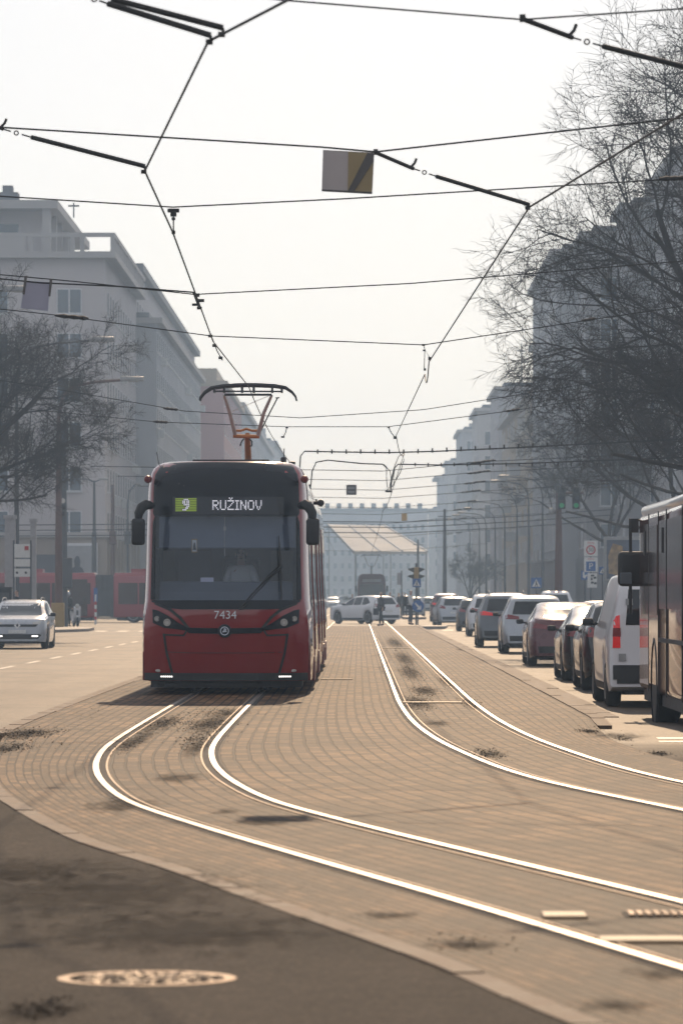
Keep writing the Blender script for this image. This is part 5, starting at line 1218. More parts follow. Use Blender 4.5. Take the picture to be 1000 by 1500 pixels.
t_, B_, pz_ = car('pale_hatchback', 'pale hatchback with an amber indicator lit at the head of the right queue', 'car', 'hatch', 'silver_paint', q(641, 917, 1.79, .78), R(4), group=Q)
pz_('indicator_lamp', [[(.60, .90), (.76, .91), (.76, .97), (.62, .96)]], True, .02, M['amber_on'], thick=.02)
car('dark_hatchback', 'dark hatchback half hidden between the pale hatchback and the white crossover', 'car', 'hatch', 'black_paint', (5.35, 205, -.13), 0, group=Q)
car('red_lamp_car', 'dark red estate with tail lamps lit beyond the pale hatchback', 'car', 'suv', 'maroon_paint', at(653, 875, 268) * Vector((1, 1, 0)) + Vector((.0, 0, -.03)), 0, group=Q, brake='both')
car('white_suv', 'boxy white car with a red lamp above its rear window, second lane right', 'car', 'suv', 'white_paint', (at(815, 875, 226).x, 226, -.03), 0, stretch=(1, 1, 1.06), group=Q, brake=None, third=True)
car('white_saloon', 'white low car mostly hidden behind the black saloon in the second lane', 'car', 'fastback', 'white_paint', (7.55, 136, -.13), 0, group=Q)
FG = 'distant traffic beyond the crossing'
for nm, lab, kind, pt, px, Y, rz, br in (('pale_car', 'small pale hatchback ahead of the crossing island beyond the arrow sign', 'hatch', 'white_paint', 605, 330, 0, None), ('pale_car', 'pale far car with sunlit roof just beyond the arrow sign', 'hatch', 'silver_paint', 630, 415, 0, None), ('pale_car', 'farthest bright car in the right lane under the hazy houses', 'suv', 'white_paint', 590, 520, 0, None),
        ('pale_car', 'silver far car left of the far right lane lamps', 'hatch', 'silver_paint', 648, 470, 0, None), ('oncoming_car', 'sunlit oncoming car just past the rear end of the red tram', 'hatch', 'white_paint', 487, 560, math.pi, None), ('oncoming_car', 'second oncoming car, between the red tram and the crossing white car', 'suv', 'silver_paint', 503, 640, math.pi, None), ('oncoming_car', 'dark oncoming car farthest back left of the distant tram', 'hatch', 'grey_paint', 496, 730, math.pi, None)):
    x = (px - CX)*Y/F; car(nm, lab, 'car', kind, pt, (x, Y + (4.3 if rz else 0), -.03), rz, group=FG, brake=br)
# the white hatchback crossing the tracks
car('white_hatchback', 'white hatchback turning across the tram tracks behind the two pedestrians', 'car', 'hatch', 'white_paint', (at(570, 875, 243.5).x, 243.5, -.03), R(38), scale=1.02, stretch=(1, 1, 1.02))
# oncoming white estate at the left edge
rc_, B, pz = car('white_estate', 'white oncoming estate car with a diamond badge at the left picture edge', 'car', 'hatch', 'pale_grey_paint', (at(25, 875, 134.6).x, 134.6 + 4.3, -.13), math.pi, rails=True, lower=False, mirror='black_plastic')
pz('grille', [[(-.55, .67), (.55, .67), (.62, .74), (-.62, .74)]], False, .012, M['black_plastic'], thick=.014)
pz('lower_grille', [[(-.62, .30), (.62, .30), (.72, .42), (.66, .45), (-.66, .45), (-.72, .42)]], False, .012, M['black_plastic'], thick=.014)
pz('front_plate', [[(-.26, .47), (.26, .47), (.26, .575), (-.26, .575)]], False, .016, M['plate'], thick=.014)
for s in (1, -1): pz('daytime_lamp', [[(s*.44, .37), (s*.62, .37), (s*.62, .405), (s*.44, .405)]], False, .02, M['lamp_white'], thick=.012)
dm = pz('badge', [[(0, .60), (.10, .71), (0, .82), (-.10, .71)]], False, .02, M['steel'], thick=.014)
pz('badge_core', [[(0, .655), (.04, .71), (0, .765), (-.04, .71)]], False, .026, M['black_plastic'], thick=.01)

# ------------------------------------------------------------------ dark red city bus on the right
bx0, bx1, by0, by1 = 3.62, 6.1, 46.0, 58.3
bus = thing('city_bus', 'dark glossy red bus at the right edge with a large black mirror on a pole', 'bus', (4.9, 52, -.13))
binv = Matrix.Translation((-4.9, -52, .13))
def bp(nm, mb, m, parent=None, smooth=None):
    o = mb.build(nm, m, parent or bus, smooth)
    if parent is None: o.matrix_parent_inverse = binv
    return o
mat('bus_red', (0.30, 0.07, 0.05), 0.12, coat=0.8, var=0.04, scale=2, bump=0.10, bscale=1.3)
mat('bus_glass', (0.055, 0.032, 0.027), 0.10, var=0.05, spec=0.32, bump=0.05, bscale=0.9)
bp('body', rbox(bx0, bx1, by0, by1, .22, 2.50, .10, 3), M['bus_red'], None, 40)
bp('roof', rbox(bx0 + .02, bx1 - .02, by0 + .05, by1 - .02, 2.46, 2.60, .06, 3), M['white_paint'], None, 40)
for a, b_ in ((46.4, 48.0), (48.05, 50.4), (50.45, 53.0), (53.05, 54.4)): bp('side_window', MB().box(bx0 - .008, bx0 + .01, a, b_, 1.28, 2.34), M['bus_glass'])
bp('cab_window', MB().box(bx0 - .008, bx0 + .01, 56.3, 57.95, 1.15, 2.34), M['bus_glass'])
dr = bp('door', MB().box(bx0 - .010, bx0 + .01, 54.5, 56.2, .35, 2.40), M['bus_red']); MB().box(bx0 - .016, bx0 + .0, 54.62, 56.08, 1.2, 2.3).build('pane', M['bus_glass'], dr)
for y in (54.45, 56.25, 53.02, 50.42, 48.02): bp('panel_joint', MB().box(bx0 - .014, bx0, y - .012, y + .012, .24, 2.46), M['black_plastic'])
for y in (53.6, 56.9): bp('vent', MB().box(bx0 - .02, bx0, y, y + .16, 1.95, 2.25), M['black_plastic'])
bp('windscreen', MB().box(bx0 + .12, bx1 - .12, by1 - .01, by1 + .01, 1.0, 2.35), M['bus_glass'])
bp('skirt', MB().box(bx0 + .06, bx1 - .06, by0 + .1, by1 - .1, .10, .30), M['black_plastic'])
for y in (48.3, 55.2):
    w_ = MB().lathe([(.50, -.02), (.56, -.012), (.56, .02)], (bx0, y, .50 - .13), 'x', 28); w_.lathe([(0, .004), (.5, .004)], (bx0 - .008, y, .37), 'x', 28); bp('wheel_arch', w_, M['black_plastic'])
    for x in (bx0 + .08, bx1 - .38):
        h = wheel(bus, 0, 0, .47, -1, w=.30, rim='steel'); h.matrix_parent_inverse = binv; h.location = (x + (.07 if x < 4 else .1), y, .47 - .13)
mp_ = MB(); mp_.tube([(bx0 + .1, 58.35, 2.40), (bx0 - .10, 58.5, 2.44), (bx0 - .10, 58.52, 1.2)], .022, 8); mp_.build
mo = bp('mirror', mp_, M['black_plastic']); hx = (927.5 - CX)*58.52/F
rbox(hx - .205, hx + .205, 58.40, 58.58, CH + (875 - 859)*58.5/F, CH + (875 - 808)*58.5/F, .06, 3).build('housing', M['black_plastic'], mo, 40)
mg = rbox(hx - .18, hx - .03, 58.385, 58.402, CH + .17, CH + .32, .008, 1).build('mirror_glass', M['glass_window'], mo)
MB().box(hx - .04, hx + .06, 58.42, 58.56, 2.26, 2.44).build('camera', M['black_plastic'], mo)
rv = MB().lathe([(.10, 0), (.10, .16), (.06, .19), (0, .19)], (4.15, 56.6, 2.60), 'z', 14); bp('roof_beacon', rv, M['black_plastic'])
rv = MB().box(3.9, 4.6, 51.5, 54.5, 2.60, 2.72); bp('roof_hatch', rv, M['dark_metal'])
# a moulding along the flank
bp('side_moulding', MB().box(bx0 - .012, bx0 + .0, by0 + .1, 54.4, .88, .93), M['black_plastic'])

# ------------------------------------------------------------------ red articulated bus crossing on the left
ab = thing('articulated_bus', 'red articulated bus with grey bellows crossing the street on the far left', 'bus', (-14, 258, -.03))
ainv = Matrix.Translation((14, -258, .03))
def ap(nm, mb, m, parent=None, smooth=None):
    o = mb.build(nm, m, parent or ab, smooth)
    if parent is None: o.matrix_parent_inverse = ainv
    return o
Y0 = 258.0; xx = lambda px: (px - CX)*Y0/F
mat('bus_red_far', (0.30, 0.03, 0.04), 0.35, coat=.4, var=.05)
for nm, a, b_ in (('front_section', xx(-20), xx(140)), ('rear_section', xx(166), xx(330))):
    ap(nm, rbox(a, b_, Y0, Y0 + 2.5, .25, 2.72, .10, 3), M['bus_red_far'], None, 40)
    ap('roof', rbox(a + .05, b_ - .05, Y0 + .1, Y0 + 2.4, 2.68, 2.82, .05, 2), M['bus_red_far'])
    ap('underframe', MB().box(a + .2, b_ - .2, Y0 + .15, Y0 + 2.3, .08, .3), M['black_plastic'])
    n = 5; wd = (b_ - a - .5)/n
    for i in range(n):
        w_ = ap('window', MB().box(a + .25 + i*wd + .04, a + .25 + (i + 1)*wd - .04, Y0 - .012, Y0 + .02, 1.02, 2.24), M['bus_glass'])
    ap('roof_unit', MB().box(a + 1.0, a + 3.2, Y0 + .4, Y0 + 2.1, 2.82, 3.05), M['bus_red_far'])
for i in range(7):
    ap('bellows_fold', MB().box(lerp(xx(140), xx(166), i/7), lerp(xx(140), xx(166), (i + 1)/7), Y0 + (.03 if i % 2 else .09), Y0 + 2.45, .3, 2.70), M['pole_grey'])
ap('door', MB().box(xx(98), xx(128), Y0 - .02, Y0 + .02, .35, 2.45), M['bus_glass'])
for px in (25, 84, 195):
    for dy in (.16, 2.3):
        h = wheel(ab, 0, 0, .46, -1, w=.28); h.matrix_parent_inverse = ainv; h.rotation_euler = (0, 0, R(90)); h.location = (xx(px), Y0 + dy, .43)

# ------------------------------------------------------------------ the tram ahead on the right track, seen from behind
fx = 1.05; FY = 385.0
ft = thing('distant_tram', 'dark rear of another tram with raised pantograph far along the right track', 'tram', (fx, FY, 0))
prof = [(-1.22, .25), (-1.25, .9), (-1.22, 1.4), (-1.18, 2.9), (-1.08, 3.25), (-.8, 3.42), (.8, 3.42), (1.08, 3.25), (1.18, 2.9), (1.22, 1.4), (1.25, .9), (1.22, .25)]
mat('tram_far', (0.10, 0.03, 0.035), 0.5, var=.1)
MB().prism(prof, 'y', 0, 14).build('body', M['tram_far'], ft)
MB().prism([(-1.02, 1.3), (1.02, 1.3), (1.0, 2.55), (-1.0, 2.55)], 'y', -.03, .02).build('rear_window', M['glass_dark'], ft)
MB().prism([(-.8, 2.72), (.8, 2.72), (.8, 2.98), (-.8, 2.98)], 'y', -.03, .02).build('destination_display', M['sign_grey'], ft)
for s in (-1, 1):
    MB().lathe([(0, -.03), (.09, -.02), (.1, .02)], (s*.95, 0, .75), 'y', 12).build('taillight', M['tail_off'], ft)
    rbox(s*1.34 - .09, s*1.34 + .09, .6, .75, 1.9, 2.4, .04).build('mirror', M['black_plastic'], ft)
MB().box(-1.1, 1.1, .2, 13.5, .08, .3).build('bogie', M['black_plastic'], ft)
fp_ = MB(); fp_.tube([(0, 6, 3.4), (0, 6, 4.1)], .07, 6); fp_.tube([(-.9, 6, 4.95), (-.72, 6, 5.08), (.72, 6, 5.08), (.9, 6, 4.95)], .045, 6)
fp_.tube([(-.62, 6, 5.02), (-.25, 6, 4.12), (.25, 6, 4.12), (.62, 6, 5.02)], .035, 6); fp_.build('pantograph', M['dark_metal'], ft)
# ------------------------------------------------------------------ overhead line
WZ = 5.05
def wire_pts(p, q, sag=0.0, n=10):
    p, q = Vector(p), Vector(q); return [p.lerp(q, i/n) - Vector((0, 0, 4*sag*(i/n)*(1 - i/n))) for i in range(n + 1)]
def own(name, label, cat, group=None, org=(0, 0, 0)):
    t = thing(name, label, cat, org, 0, group); t['_i'] = 0
    return t
def put(t, nm, mb, m, parent=None, smooth=None):
    o = mb.build(nm, m, parent or t, smooth)
    if parent is None: o.matrix_parent_inverse = Matrix.Translation(-Vector(t.location))
    return o
def apx(px, py, Y): return at(px, py, Y)
# contact wires: nodes where they are held
LN = [(560, -80, 23.0), (420, 0, 27.2), (305, 60, 29.4), (212, 250, 38.3), (253, 340, 44.8), (290, 440, 55.0), (312, 500, 64.0), (364, 566, 78.0), (399, 640, 101.5)]
RN = [(1085, 110, 31.0), (1000, 166, 33.8), (775, 303, 41.9), (628, 530, 69.4), (622, 548, 73.0), (580, 638, 101.5), (592, 664, 113.5), (575, 716, 150)]
def cwire(nodes, lab, sags, tail):
    t = own('contact_wire', lab, 'overhead wire', 'tram contact wires', at(*nodes[2]))
    pts = [at(*n) for n in nodes] + tail; mb = MB(); path = []
    for i, (a, b_) in enumerate(zip(pts, pts[1:])):
        path += wire_pts(a, b_, sags[i] if i < len(sags) else .05, 8)[:-1]
    path.append(pts[-1]); mb.tube(path, [.0095 if p.y < 120 else .012 for p in path], 6); put(t, 'wire', mb, M['wire_metal'])
    return t
lw = cwire(LN, 'overhead contact wire zigzagging down from the top to the raised pantograph of the red tram', [0, 0, .0, .0, .0, .0, .0, .05], [Vector((-1.8, 130, 5.1)), Vector((-2.0, 165, 5.1)), Vector((-1.9, 215, 5.1)), Vector((-2.0, 400, 5.15))])
rw = cwire(RN, 'overhead contact wire above the right track, curving down from the long pull-off rod', [0, 0, .0, .22, 0, .22, 0, .15], [Vector((1.0, 190, 5.1)), Vector((1.05, 230, 5.1)), Vector((1.0, 384, 5.1)), Vector((1.05, 480, 5.1))])
def clampmb(p, s=1.0):
    return MB().box(p.x - .02*s, p.x + .02*s, p.y - .04*s, p.y + .04*s, p.z - .02*s, p.z + .03*s)
def span(lab, pts, r=.0065, extra=(), group='span wires across the street', twin=None):
    P_ = [at(*p) for p in pts]; t = own('span_wire', lab, 'span wire', group, P_[len(P_)//2])
    mb = MB(); path = []
    for a, b_ in zip(P_, P_[1:]): path += wire_pts(a, b_, .0, 2)[:-1]
    path.append(P_[-1]); mb.tube(path, r, 5); put(t, 'wire', mb, M['wire_metal'])
    if twin:
        tw = MB().tube([at(*p) for p in twin], r*1.3, 5); put(t, 'feeder_cable', tw, M['wire_metal'])
    for e in extra: put(t, 'insulator', e, M['wire_metal'])
    return t
def ins(px, py, Y, dx, dy, r=.028, L=.28):
    p = at(px, py, Y); d = Vector((dx, 0, dy)).normalized() * L/2; mb = MB(); n = 7
    pts = [p + d*(2*i/n - 1) for i in range(n + 1)]; mb.tube(pts, [r*.4] + [r if i % 2 else r*.7 for i in range(n - 1)] + [r*.4], 7); return mb
span('top span wire entering from the left above the sloping double rods', [(-700, -110, 30.6), (420, 0, 30.6), (765, 28, 30.6), (1000, 12, 30.6), (2900, -120, 30.6)])
span('span wire carrying the square hanging board in the middle', [(-900, 128, 40), (0, 186, 40), (470, 215, 40), (550, 222, 40), (1000, 172, 40), (2600, -10, 40)], .0085)
span('span wire with the hanger clamp left of the middle, third from the top', [(-900, 224, 44.8), (0, 287, 44.8), (253, 303, 44.8), (500, 291, 44.8), (1000, 261, 44.8), (2400, 180, 44.8)], .0075, extra=[ins(985, 261, 44.8, 1, .04)])
span('span wire with a thick feeder cable beside the blank grey hanging panel', [(-600, 330, 55), (0, 402, 55), (110, 412, 55), (285, 431, 55), (600, 415, 55), (1000, 382, 55), (2000, 300, 55)], .0075, twin=[(-600, 340, 55), (0, 408, 55), (60, 414, 55), (170, 419, 55), (285, 428, 55)])
o_i = ins(105, 464, 66, 1, -.1, .035, .5)
span('span wire with an orange banded insulator at its left end', [(-300, 420, 66), (80, 461, 66), (310, 492, 66), (620, 505, 66), (1000, 448, 66), (1700, 345, 66)], .008, extra=[o_i, ins(862, 468, 66, 1, .15, .025, .22)])
span('thin span wire crossing just above the street lamp on the left', [(-500, 480, 90), (60, 566, 90), (270, 602, 90), (440, 612, 90), (620, 600, 90), (1000, 540, 90)], .008, extra=[ins(250, 599, 90, 1, -.1, .03, .3)])
span('span wire behind the pantograph holding the kinked right wire', [(-100, 585, 101.5), (230, 618, 101.5), (418, 625, 101.5), (568, 625, 101.5), (760, 600, 101.5), (1000, 562, 101.5)], .009, extra=[ins(750, 601, 101.5, 1, .15, .03, .35), ins(235, 618, 101.5, 1, -.05, .035, .35)])
# the two thick feeders with clips and drop loops
fd = own('feeder_cable', 'upper thick black feeder cable with clips crossing from the tram roof to the right trees', 'cable', 'feeder cables', at(700, 655, 118))
ptsA = [at(*p, 118) for p in ((438, 700), (440, 668), (446, 661), (500, 662), (566, 663), (640, 661), (750, 656), (1000, 643), (1200, 630))]
mb = MB().tube(ptsA, .021, 6); [mb.box(q.x - .02, q.x + .02, q.y - .05, q.y + .05, q.z - .05, q.z + .07) for q in [at(px, 662 if px < 600 else 662 - (px - 600)*.05, 118) for px in range(465, 1000, 21)]]; put(fd, 'cable', mb, M['wire_metal'])
fe = own('feeder_cable', 'lower thick black feeder cable with a hanging loop above the right track', 'cable', 'feeder cables', at(700, 680, 123))
mb = MB().tube([at(*p, 123) for p in ((455, 712), (457, 690), (463, 677), (480, 674), (530, 679), (560, 680), (566, 684))], .02, 6)
mb.tube([at(*p, 123) for p in ((572, 718), (574, 700), (577, 686), (583, 680), (640, 681), (760, 679), (1000, 670), (1200, 660))], .02, 6)
[mb.box(q.x - .018, q.x + .018, q.y - .05, q.y + .05, q.z - .04, q.z + .06) for q in [at(px, 681, 123) for px in range(608, 1000, 19)]]
put(fe, 'cable', mb, M['wire_metal'])
lp_ = own('feeder_loop', 'bunch of drooping feeder loops hanging to the contact wire over the right track', 'cable', None, at(570, 700, 120))
mb = MB()
for p in (((594, 662), (584, 668), (578, 682), (573, 700), (570, 716)), ((560, 680), (566, 686), (566, 705), (568, 718)), ((562, 680), (571, 690), (573, 704), (570, 716)), ((578, 686), (576, 700), (577, 708), (573, 714)), ((592, 672), (586, 692), (577, 708))):
    mb.tube([at(*q_, 120) for q_ in p], .011, 5)
put(lp_, 'loop', mb, M['wire_metal']); put(lp_, 'clamp', MB().box(*(lambda v: (v.x - .09, v.x + .09, v.y - .1, v.y + .1, v.z - .02, v.z + .03))(at(569, 720, 120))), M['wire_metal'])
# pull-off rods
def rod(lab, a, b_, Y, Yb, r=.015, foot=None):
    A, B_ = at(*a, Y), at(*b_, Yb); t = own('pull_off_rod', lab, 'pull-off rod', 'pull-off rods of the overhead line', A)
    d = (B_ - A); k = A + d*.30 - Vector((0, 0, .03))
    put(t, 'bracket', MB().tube([A, k - d*.06], r*1.2, 6).box(A.x - .02, A.x + .02, A.y - .02, A.y + .02, A.z - .02, A.z + .03), M['wire_metal'])
    put(t, 'hook', MB().tube([k - d*.08 + Vector((0, 0, .0)), k - d*.06 + Vector((.01, 0, .05)), k - d*.05 + Vector((.012, 0, .095))], r*.8, 6), M['wire_metal'])
    ring = MB(); c = k + d*.01; ring.tube([c + Vector((math.cos(x)*.018, 0, math.sin(x)*.018)) for x in [i*math.pi/5 for i in range(11)]], .006, 5); ring.tube([k - d*.06, k - d*.02], .007, 5); ring.tube([k + d*.04, k + d*.10], .007, 5); put(t, 'eye', ring, M['wire_metal'])
    put(t, 'rod', MB().tube([k + d*.09, B_], r*1.35, 8), M['wire_metal'])
    if foot:
        c = at(*foot, Yb); put(t, 'clip', MB().tube([B_, B_ + Vector((.004, 0, -.03)), c], r*.8, 6).box(c.x - .025, c.x + .02, c.y - .03, c.y + .03, c.z - .01, c.z + .02), M['wire_metal'])
    return t
rod('dark pull-off rod slanting from the hanging board down to the right contact wire', (550, 223), (774, 299), 40.3, 41.9, .015, (773, 305))
rod('dark pull-off rod at the left edge slanting down to the left contact wire', (-60, 165), (212, 243), 38.6, 38.3, .015, (211, 252))
rod('dark pull-off rod cut by the top right corner of the frame', (765, 27), (1060, 112), 30.6, 32, .015, (1060, 118))
rod('upper of the two dark rods at the top left', (60, -40), (326, 40), 29.6, 29.4, .015, (325, 51))
rod('lower of the two dark rods at the top left', (62, -36), (308, 51), 29.5, 29.3, .015, (307, 62))
# hangers
def hanger(lab, pts, Y, r=.008, boxes=()):
    t = own('wire_hanger', lab, 'wire hanger', 'hangers of the overhead line', at(*pts[0], Y)); put(t, 'rod', MB().tube([at(*p, Y) for p in pts], r, 6), M['wire_metal'])
    for (px, py, w_, h_) in boxes: v = at(px, py, Y); put(t, 'clamp', MB().box(v.x - w_, v.x + w_, v.y - .03, v.y + .03, v.z - h_, v.z + h_), M['wire_metal'])
hanger('wide bar hanger with a post under it on the third span wire', [(254, 305), (254, 340)], 44.8, .008, [(254, 308, .058, .018), (254, 314, .03, .018), (254, 320, .018, .012), (254, 340, .018, .016)])
hanger('bulky black clamp where the thick feeder reaches the left contact wire', [(283, 428), (292, 452)], 55, .012, [(288, 432, .035, .02), (293, 440, .05, .018), (286, 446, .04, .014), (292, 451, .03, .016)])
hanger('pair of small clamps on the left contact wire above the pantograph', [(308, 488), (318, 514), (326, 528)], 66, .009, [(308, 492, .03, .02), (314, 506, .03, .02), (323, 524, .03, .02)])
hanger('slim triangle hanger on the right contact wire in mid picture', [(620, 505), (622, 512), (621, 540), (622, 512), (630, 525)], 69.4, .007, [(620, 505, .025, .014), (621, 513, .02, .012), (622, 541, .018, .018), (629, 525, .022, .025)])
hanger('bent hanger at the right contact wire above the thick feeders', [(569, 626), (573, 634), (578, 640)], 101.5, .012, [(569, 626, .03, .015), (578, 641, .03, .03)])
hanger('small rod hanger beside the tram roof antennas', [(420, 626), (418, 634), (414, 641)], 101.5, .012, [(420, 626, .03, .02), (414, 640, .04, .02)])
# more spans farther off
far_spans = [(688, 140, 'first thin span below the feeders'), (702, 158, 'second thin span below the feeders, at the loop'), (716, 176, 'thin span level with the small dark hanging board'), (728, 196, 'thin span just under the small dark hanging board'), (742, 222, 'thin span level with the roof of the far slab'), (752, 250, 'thin span just above the yellowish hanging board foot'), (766, 280, 'thin span above the pale canopy'), (786, 330, 'thin span in front of the pale canopy'), (806, 400, 'faintest thin span near the lower canopy edge')]
for i, (py, Y, lab) in enumerate(far_spans):
    k = 12*150/Y
    span(lab, [(470 - 13*6600/Y*.2 - 300*100/Y, py - k*.4, Y), (560, py + 2, Y), (700 if Y < 260 else 640, py - k*.9, Y), (526 + 11.4*6600/Y, py - k*2.2, Y)], .009 + Y*.00002, extra=[ins(700 - i*6, py - k*.9 + 1, Y, 1, .1, .04, .5), ins(714 - i*6, py - k*.95 - .5, Y, 1, .1, .04, .5)], group='far span wires')
# thicker trolley feeders above the crossing
for i, (py, Y) in enumerate(((764, 243), (772, 247), (780, 252))):
    t = own('feeder_cable', ['upper cable of the trio above the street crossing', 'middle cable of the trio above the street crossing', 'lowest cable of the trio above the street crossing'][i], 'cable', 'cables over the crossing', at(560, py, Y))
    put(t, 'cable', MB().tube([at(-100, py + 6, Y), at(330, py + 3, Y), at(478, py, Y), at(588, py + 1, Y), at(760, py - 8, Y), at(900, py - 18, Y)], .025, 5), M['wire_metal'])
# hanging boards
def board(lab, corners, Y, m, parts=(), th=.02, cat='hanging board'):
    P_ = [at(*c, Y) for c in corners]; c = sum(P_, Vector())/4; t = own('hanging_board', lab, cat, None, c); back = Vector((0, th, 0))
    put(t, 'panel', MB().add([*P_, *[p + back for p in P_]], [(0, 1, 2, 3), (7, 6, 5, 4), (0, 4, 5, 1), (1, 5, 6, 2), (2, 6, 7, 3), (3, 7, 4, 0)]), m)
    for nm, poly, mm, lift in parts:
        Q_ = [at(*p, Y) - Vector((0, lift, 0)) for p in poly]; n = len(Q_)
        mb = MB().add(Q_ + [q_ + Vector((0, lift*.8, 0)) for q_ in Q_], [tuple(range(n)), tuple(range(2*n - 1, n - 1, -1))] + [(i, n + i, n + (i + 1) % n, (i + 1) % n) for i in range(n)]); put(t, nm, mb, mm)
    return t
translucent('board_grey', (0.52, 0.51, 0.53)); mat('board_dark', (0.10, 0.09, 0.085), 0.6, var=.1); translucent('board_gold', (0.60, 0.49, 0.29)); translucent('board_blue', (0.44, 0.46, 0.56))
board('square grey and ochre signal board with a black diagonal bar hanging mid street', [(473, 219), (548, 223), (545, 283), (471, 279)], 40, M['board_grey'], [('ochre_half', [(510, 222), (547, 224), (544.5, 282), (509, 280)], M['board_gold'], .006), ('diagonal_bar', [(538, 223.5), (547.5, 224), (547, 236), (518, 281), (509, 280)], M['board_dark'], .012), ('frame_edge', [(471, 277), (545, 281), (545, 284), (471, 280)], M['board_dark'], .014)])
board('blank blue grey panel hanging at the left before the tree', [(37, 411), (73, 413), (70, 455), (30, 451)], 55, M['board_blue'], [('strap', [(36, 404), (40, 404), (36, 431), (33, 431)], M['board_dark'], .02), ('strap', [(73, 408), (77, 408), (74, 434), (71, 434)], M['board_dark'], .02)])
board('small dark framed board hanging over the tracks left of the loops', [(507, 710), (522, 710), (522, 725), (507, 725)], 170, M['board_dark'], [('legend', [(509.5, 713), (519.5, 713), (519.5, 716.5), (509.5, 716.5)], M['sign_grey'], .03), ('legend', [(509.5, 719), (519.5, 719), (519.5, 722), (509.5, 722)], M['sign_grey'], .03)], th=.05)
board('tiny yellowish board hanging above the pale canopy', [(588, 752), (596, 752), (596, 763), (588, 763)], 235, M['board_gold'], th=.05)

# ------------------------------------------------------------------ street lamps, poles, signals, signs
def lamp(label, X, Y, h, arm, px_head, py_head, group, m='pole_grey', z0=-.03, r=.085, arc=True):
    t = thing('street_lamp', label, 'street lamp', (X, Y, z0), 0, group); s = -1 if arm < 0 else 1
    MB().tube([(0, 0, 0), (0, 0, h*.35), (0, 0, h*.7)], [r*1.35, r*1.15, r*.85], 10).build('pole', M[m], t)
    a = MB().tube([(0, 0, h*.7), (0, 0, h*.86), (arm*.06, 0, h*.93), (arm*.22, 0, h*.975), (arm*.5, 0, h*.99), (arm*.95, 0, h)], [r*.85, r*.62, r*.58, r*.52, r*.5, r*.45], 8).build('arm', M[m], t)
    k = 1.0 if X > 0 else 1.5
    hd_ = rbox(min(arm - s*.3*k, arm + s*.45*k), max(arm - s*.3*k, arm + s*.45*k), -.16, .16, h - .05*k, h + .10*k, .05, 2).build('lamp_head', M['lamp_grey'], t, 40)
    rbox(min(arm*.98, arm + s*.38), max(arm*.98, arm + s*.38), -.11, .11, h - .11, h - .045, .03, 2).build('lens', M['lens'], hd_)
    return t
GL = 'street lamps along the right pavement'
for i, (hx, hy, px) in enumerate(((753.6, 681.6, 815), (739, 698, 794.5), (726, 705, 774), (713, 721, 757), (696, 735, 739), (686, 745, 725), (677, 751, 712), (668, 755, 702), (657, 761, 688))):
    X = 11.6; Y = X*F/(px - CX); h = CH + (CY - hy)*Y/F + .03; arm = -(px - hx)*Y/F
    lamp('%s of the row of curved grey street lamps on the right' % ['nearest and highest', 'second nearest', 'third nearest', 'fourth nearest', 'fifth nearest', 'sixth nearest', 'third farthest', 'second farthest', 'farthest'][i], X, Y, h, arm, hx, hy, GL)
# left lamps
Y = 216; X = (86 - CX)*Y/F
lamp('tall street lamp on a brown pole with a yellow base on the left pavement', X, Y, CH + (CY - 556)*Y/F, (190 - 86)*Y/F, 0, 0, None, 'pole_brown', 0, .15)
t = thing('pole_base_box', 'yellow painted box round the foot of the brown lamp pole', 'box', (X, Y, 0)); rbox(-.35, .27, -.25, .25, 0, 1.15, .04).build('shell', M['sign_yellow'], t)
for i, (hx, hy, Yl, lab) in enumerate(((145, 498, 200, 'lamp head on a long arm above the brown pole lamp on the left'), (22, 424, 175, 'large lamp head at the left edge beside the blank panel'))):
    h = CH + (CY - hy)*Yl/F; X_ = -15.2 if i == 0 else -16.2
    lamp(lab, X_, Yl, h, (hx - CX)*Yl/F - X_, 0, 0, None, 'pole_grey', 0, .10)
Y = 222; p = at(93, 918, Y)
t = thing('tram_pole', 'dark grey catenary pole beside the brown lamp pole on the left', 'pole', (p.x, Y, -.03)); MB().tube([(0, 0, 0), (0, 0, 3), (0, 0, 9)], [.24, .20, .13], 10).build('shaft', M['pole_grey'], t)
MB().tube([(0, 0, 7.2), (.15, 0, 7.25), (.5, 0, 7.3)], .04, 6).build('bracket', M['pole_grey'], t)
for k_ in range(3): MB().lathe([(0, -.2), (.13, -.2), (.14, -.1), (.14, .02), (0, .02)], (-.02, -.2, 6.2 - k_*.32), 'y', 12).build('signal_lamp', M['lens' if k_ == 0 else 'black_plastic'], t)
rbox(-.05, .45, -.35, -.15, 1.9, 3.4, .05).build('control_box', M['pole_grey'], t)
Y = 292; p = at(138, 900, Y)
t = thing('street_lamp', 'dark tapered lamp post with two short opposite heads before the left corner house', 'street lamp', (p.x, Y, .09)); MB().tube([(0, 0, 0), (0, 0, 1.9), (0, 0, 1.95), (0, 0, 5.5), (0, 0, 5.6), (0, 0, 8.9)], [.30, .28, .18, .16, .11, .07], 10).build('pole', M['pole_grey'], t)
for s in (-1, 1): MB().tube([(0, 0, 8.8), (s*.35, 0, 8.95)], .04, 6).build('arm', M['pole_grey'], t); rbox(s*.62 - .32, s*.62 + .32, -.15, .15, 8.92, 9.06, .04).build('lamp_head', M['lamp_grey'], t)
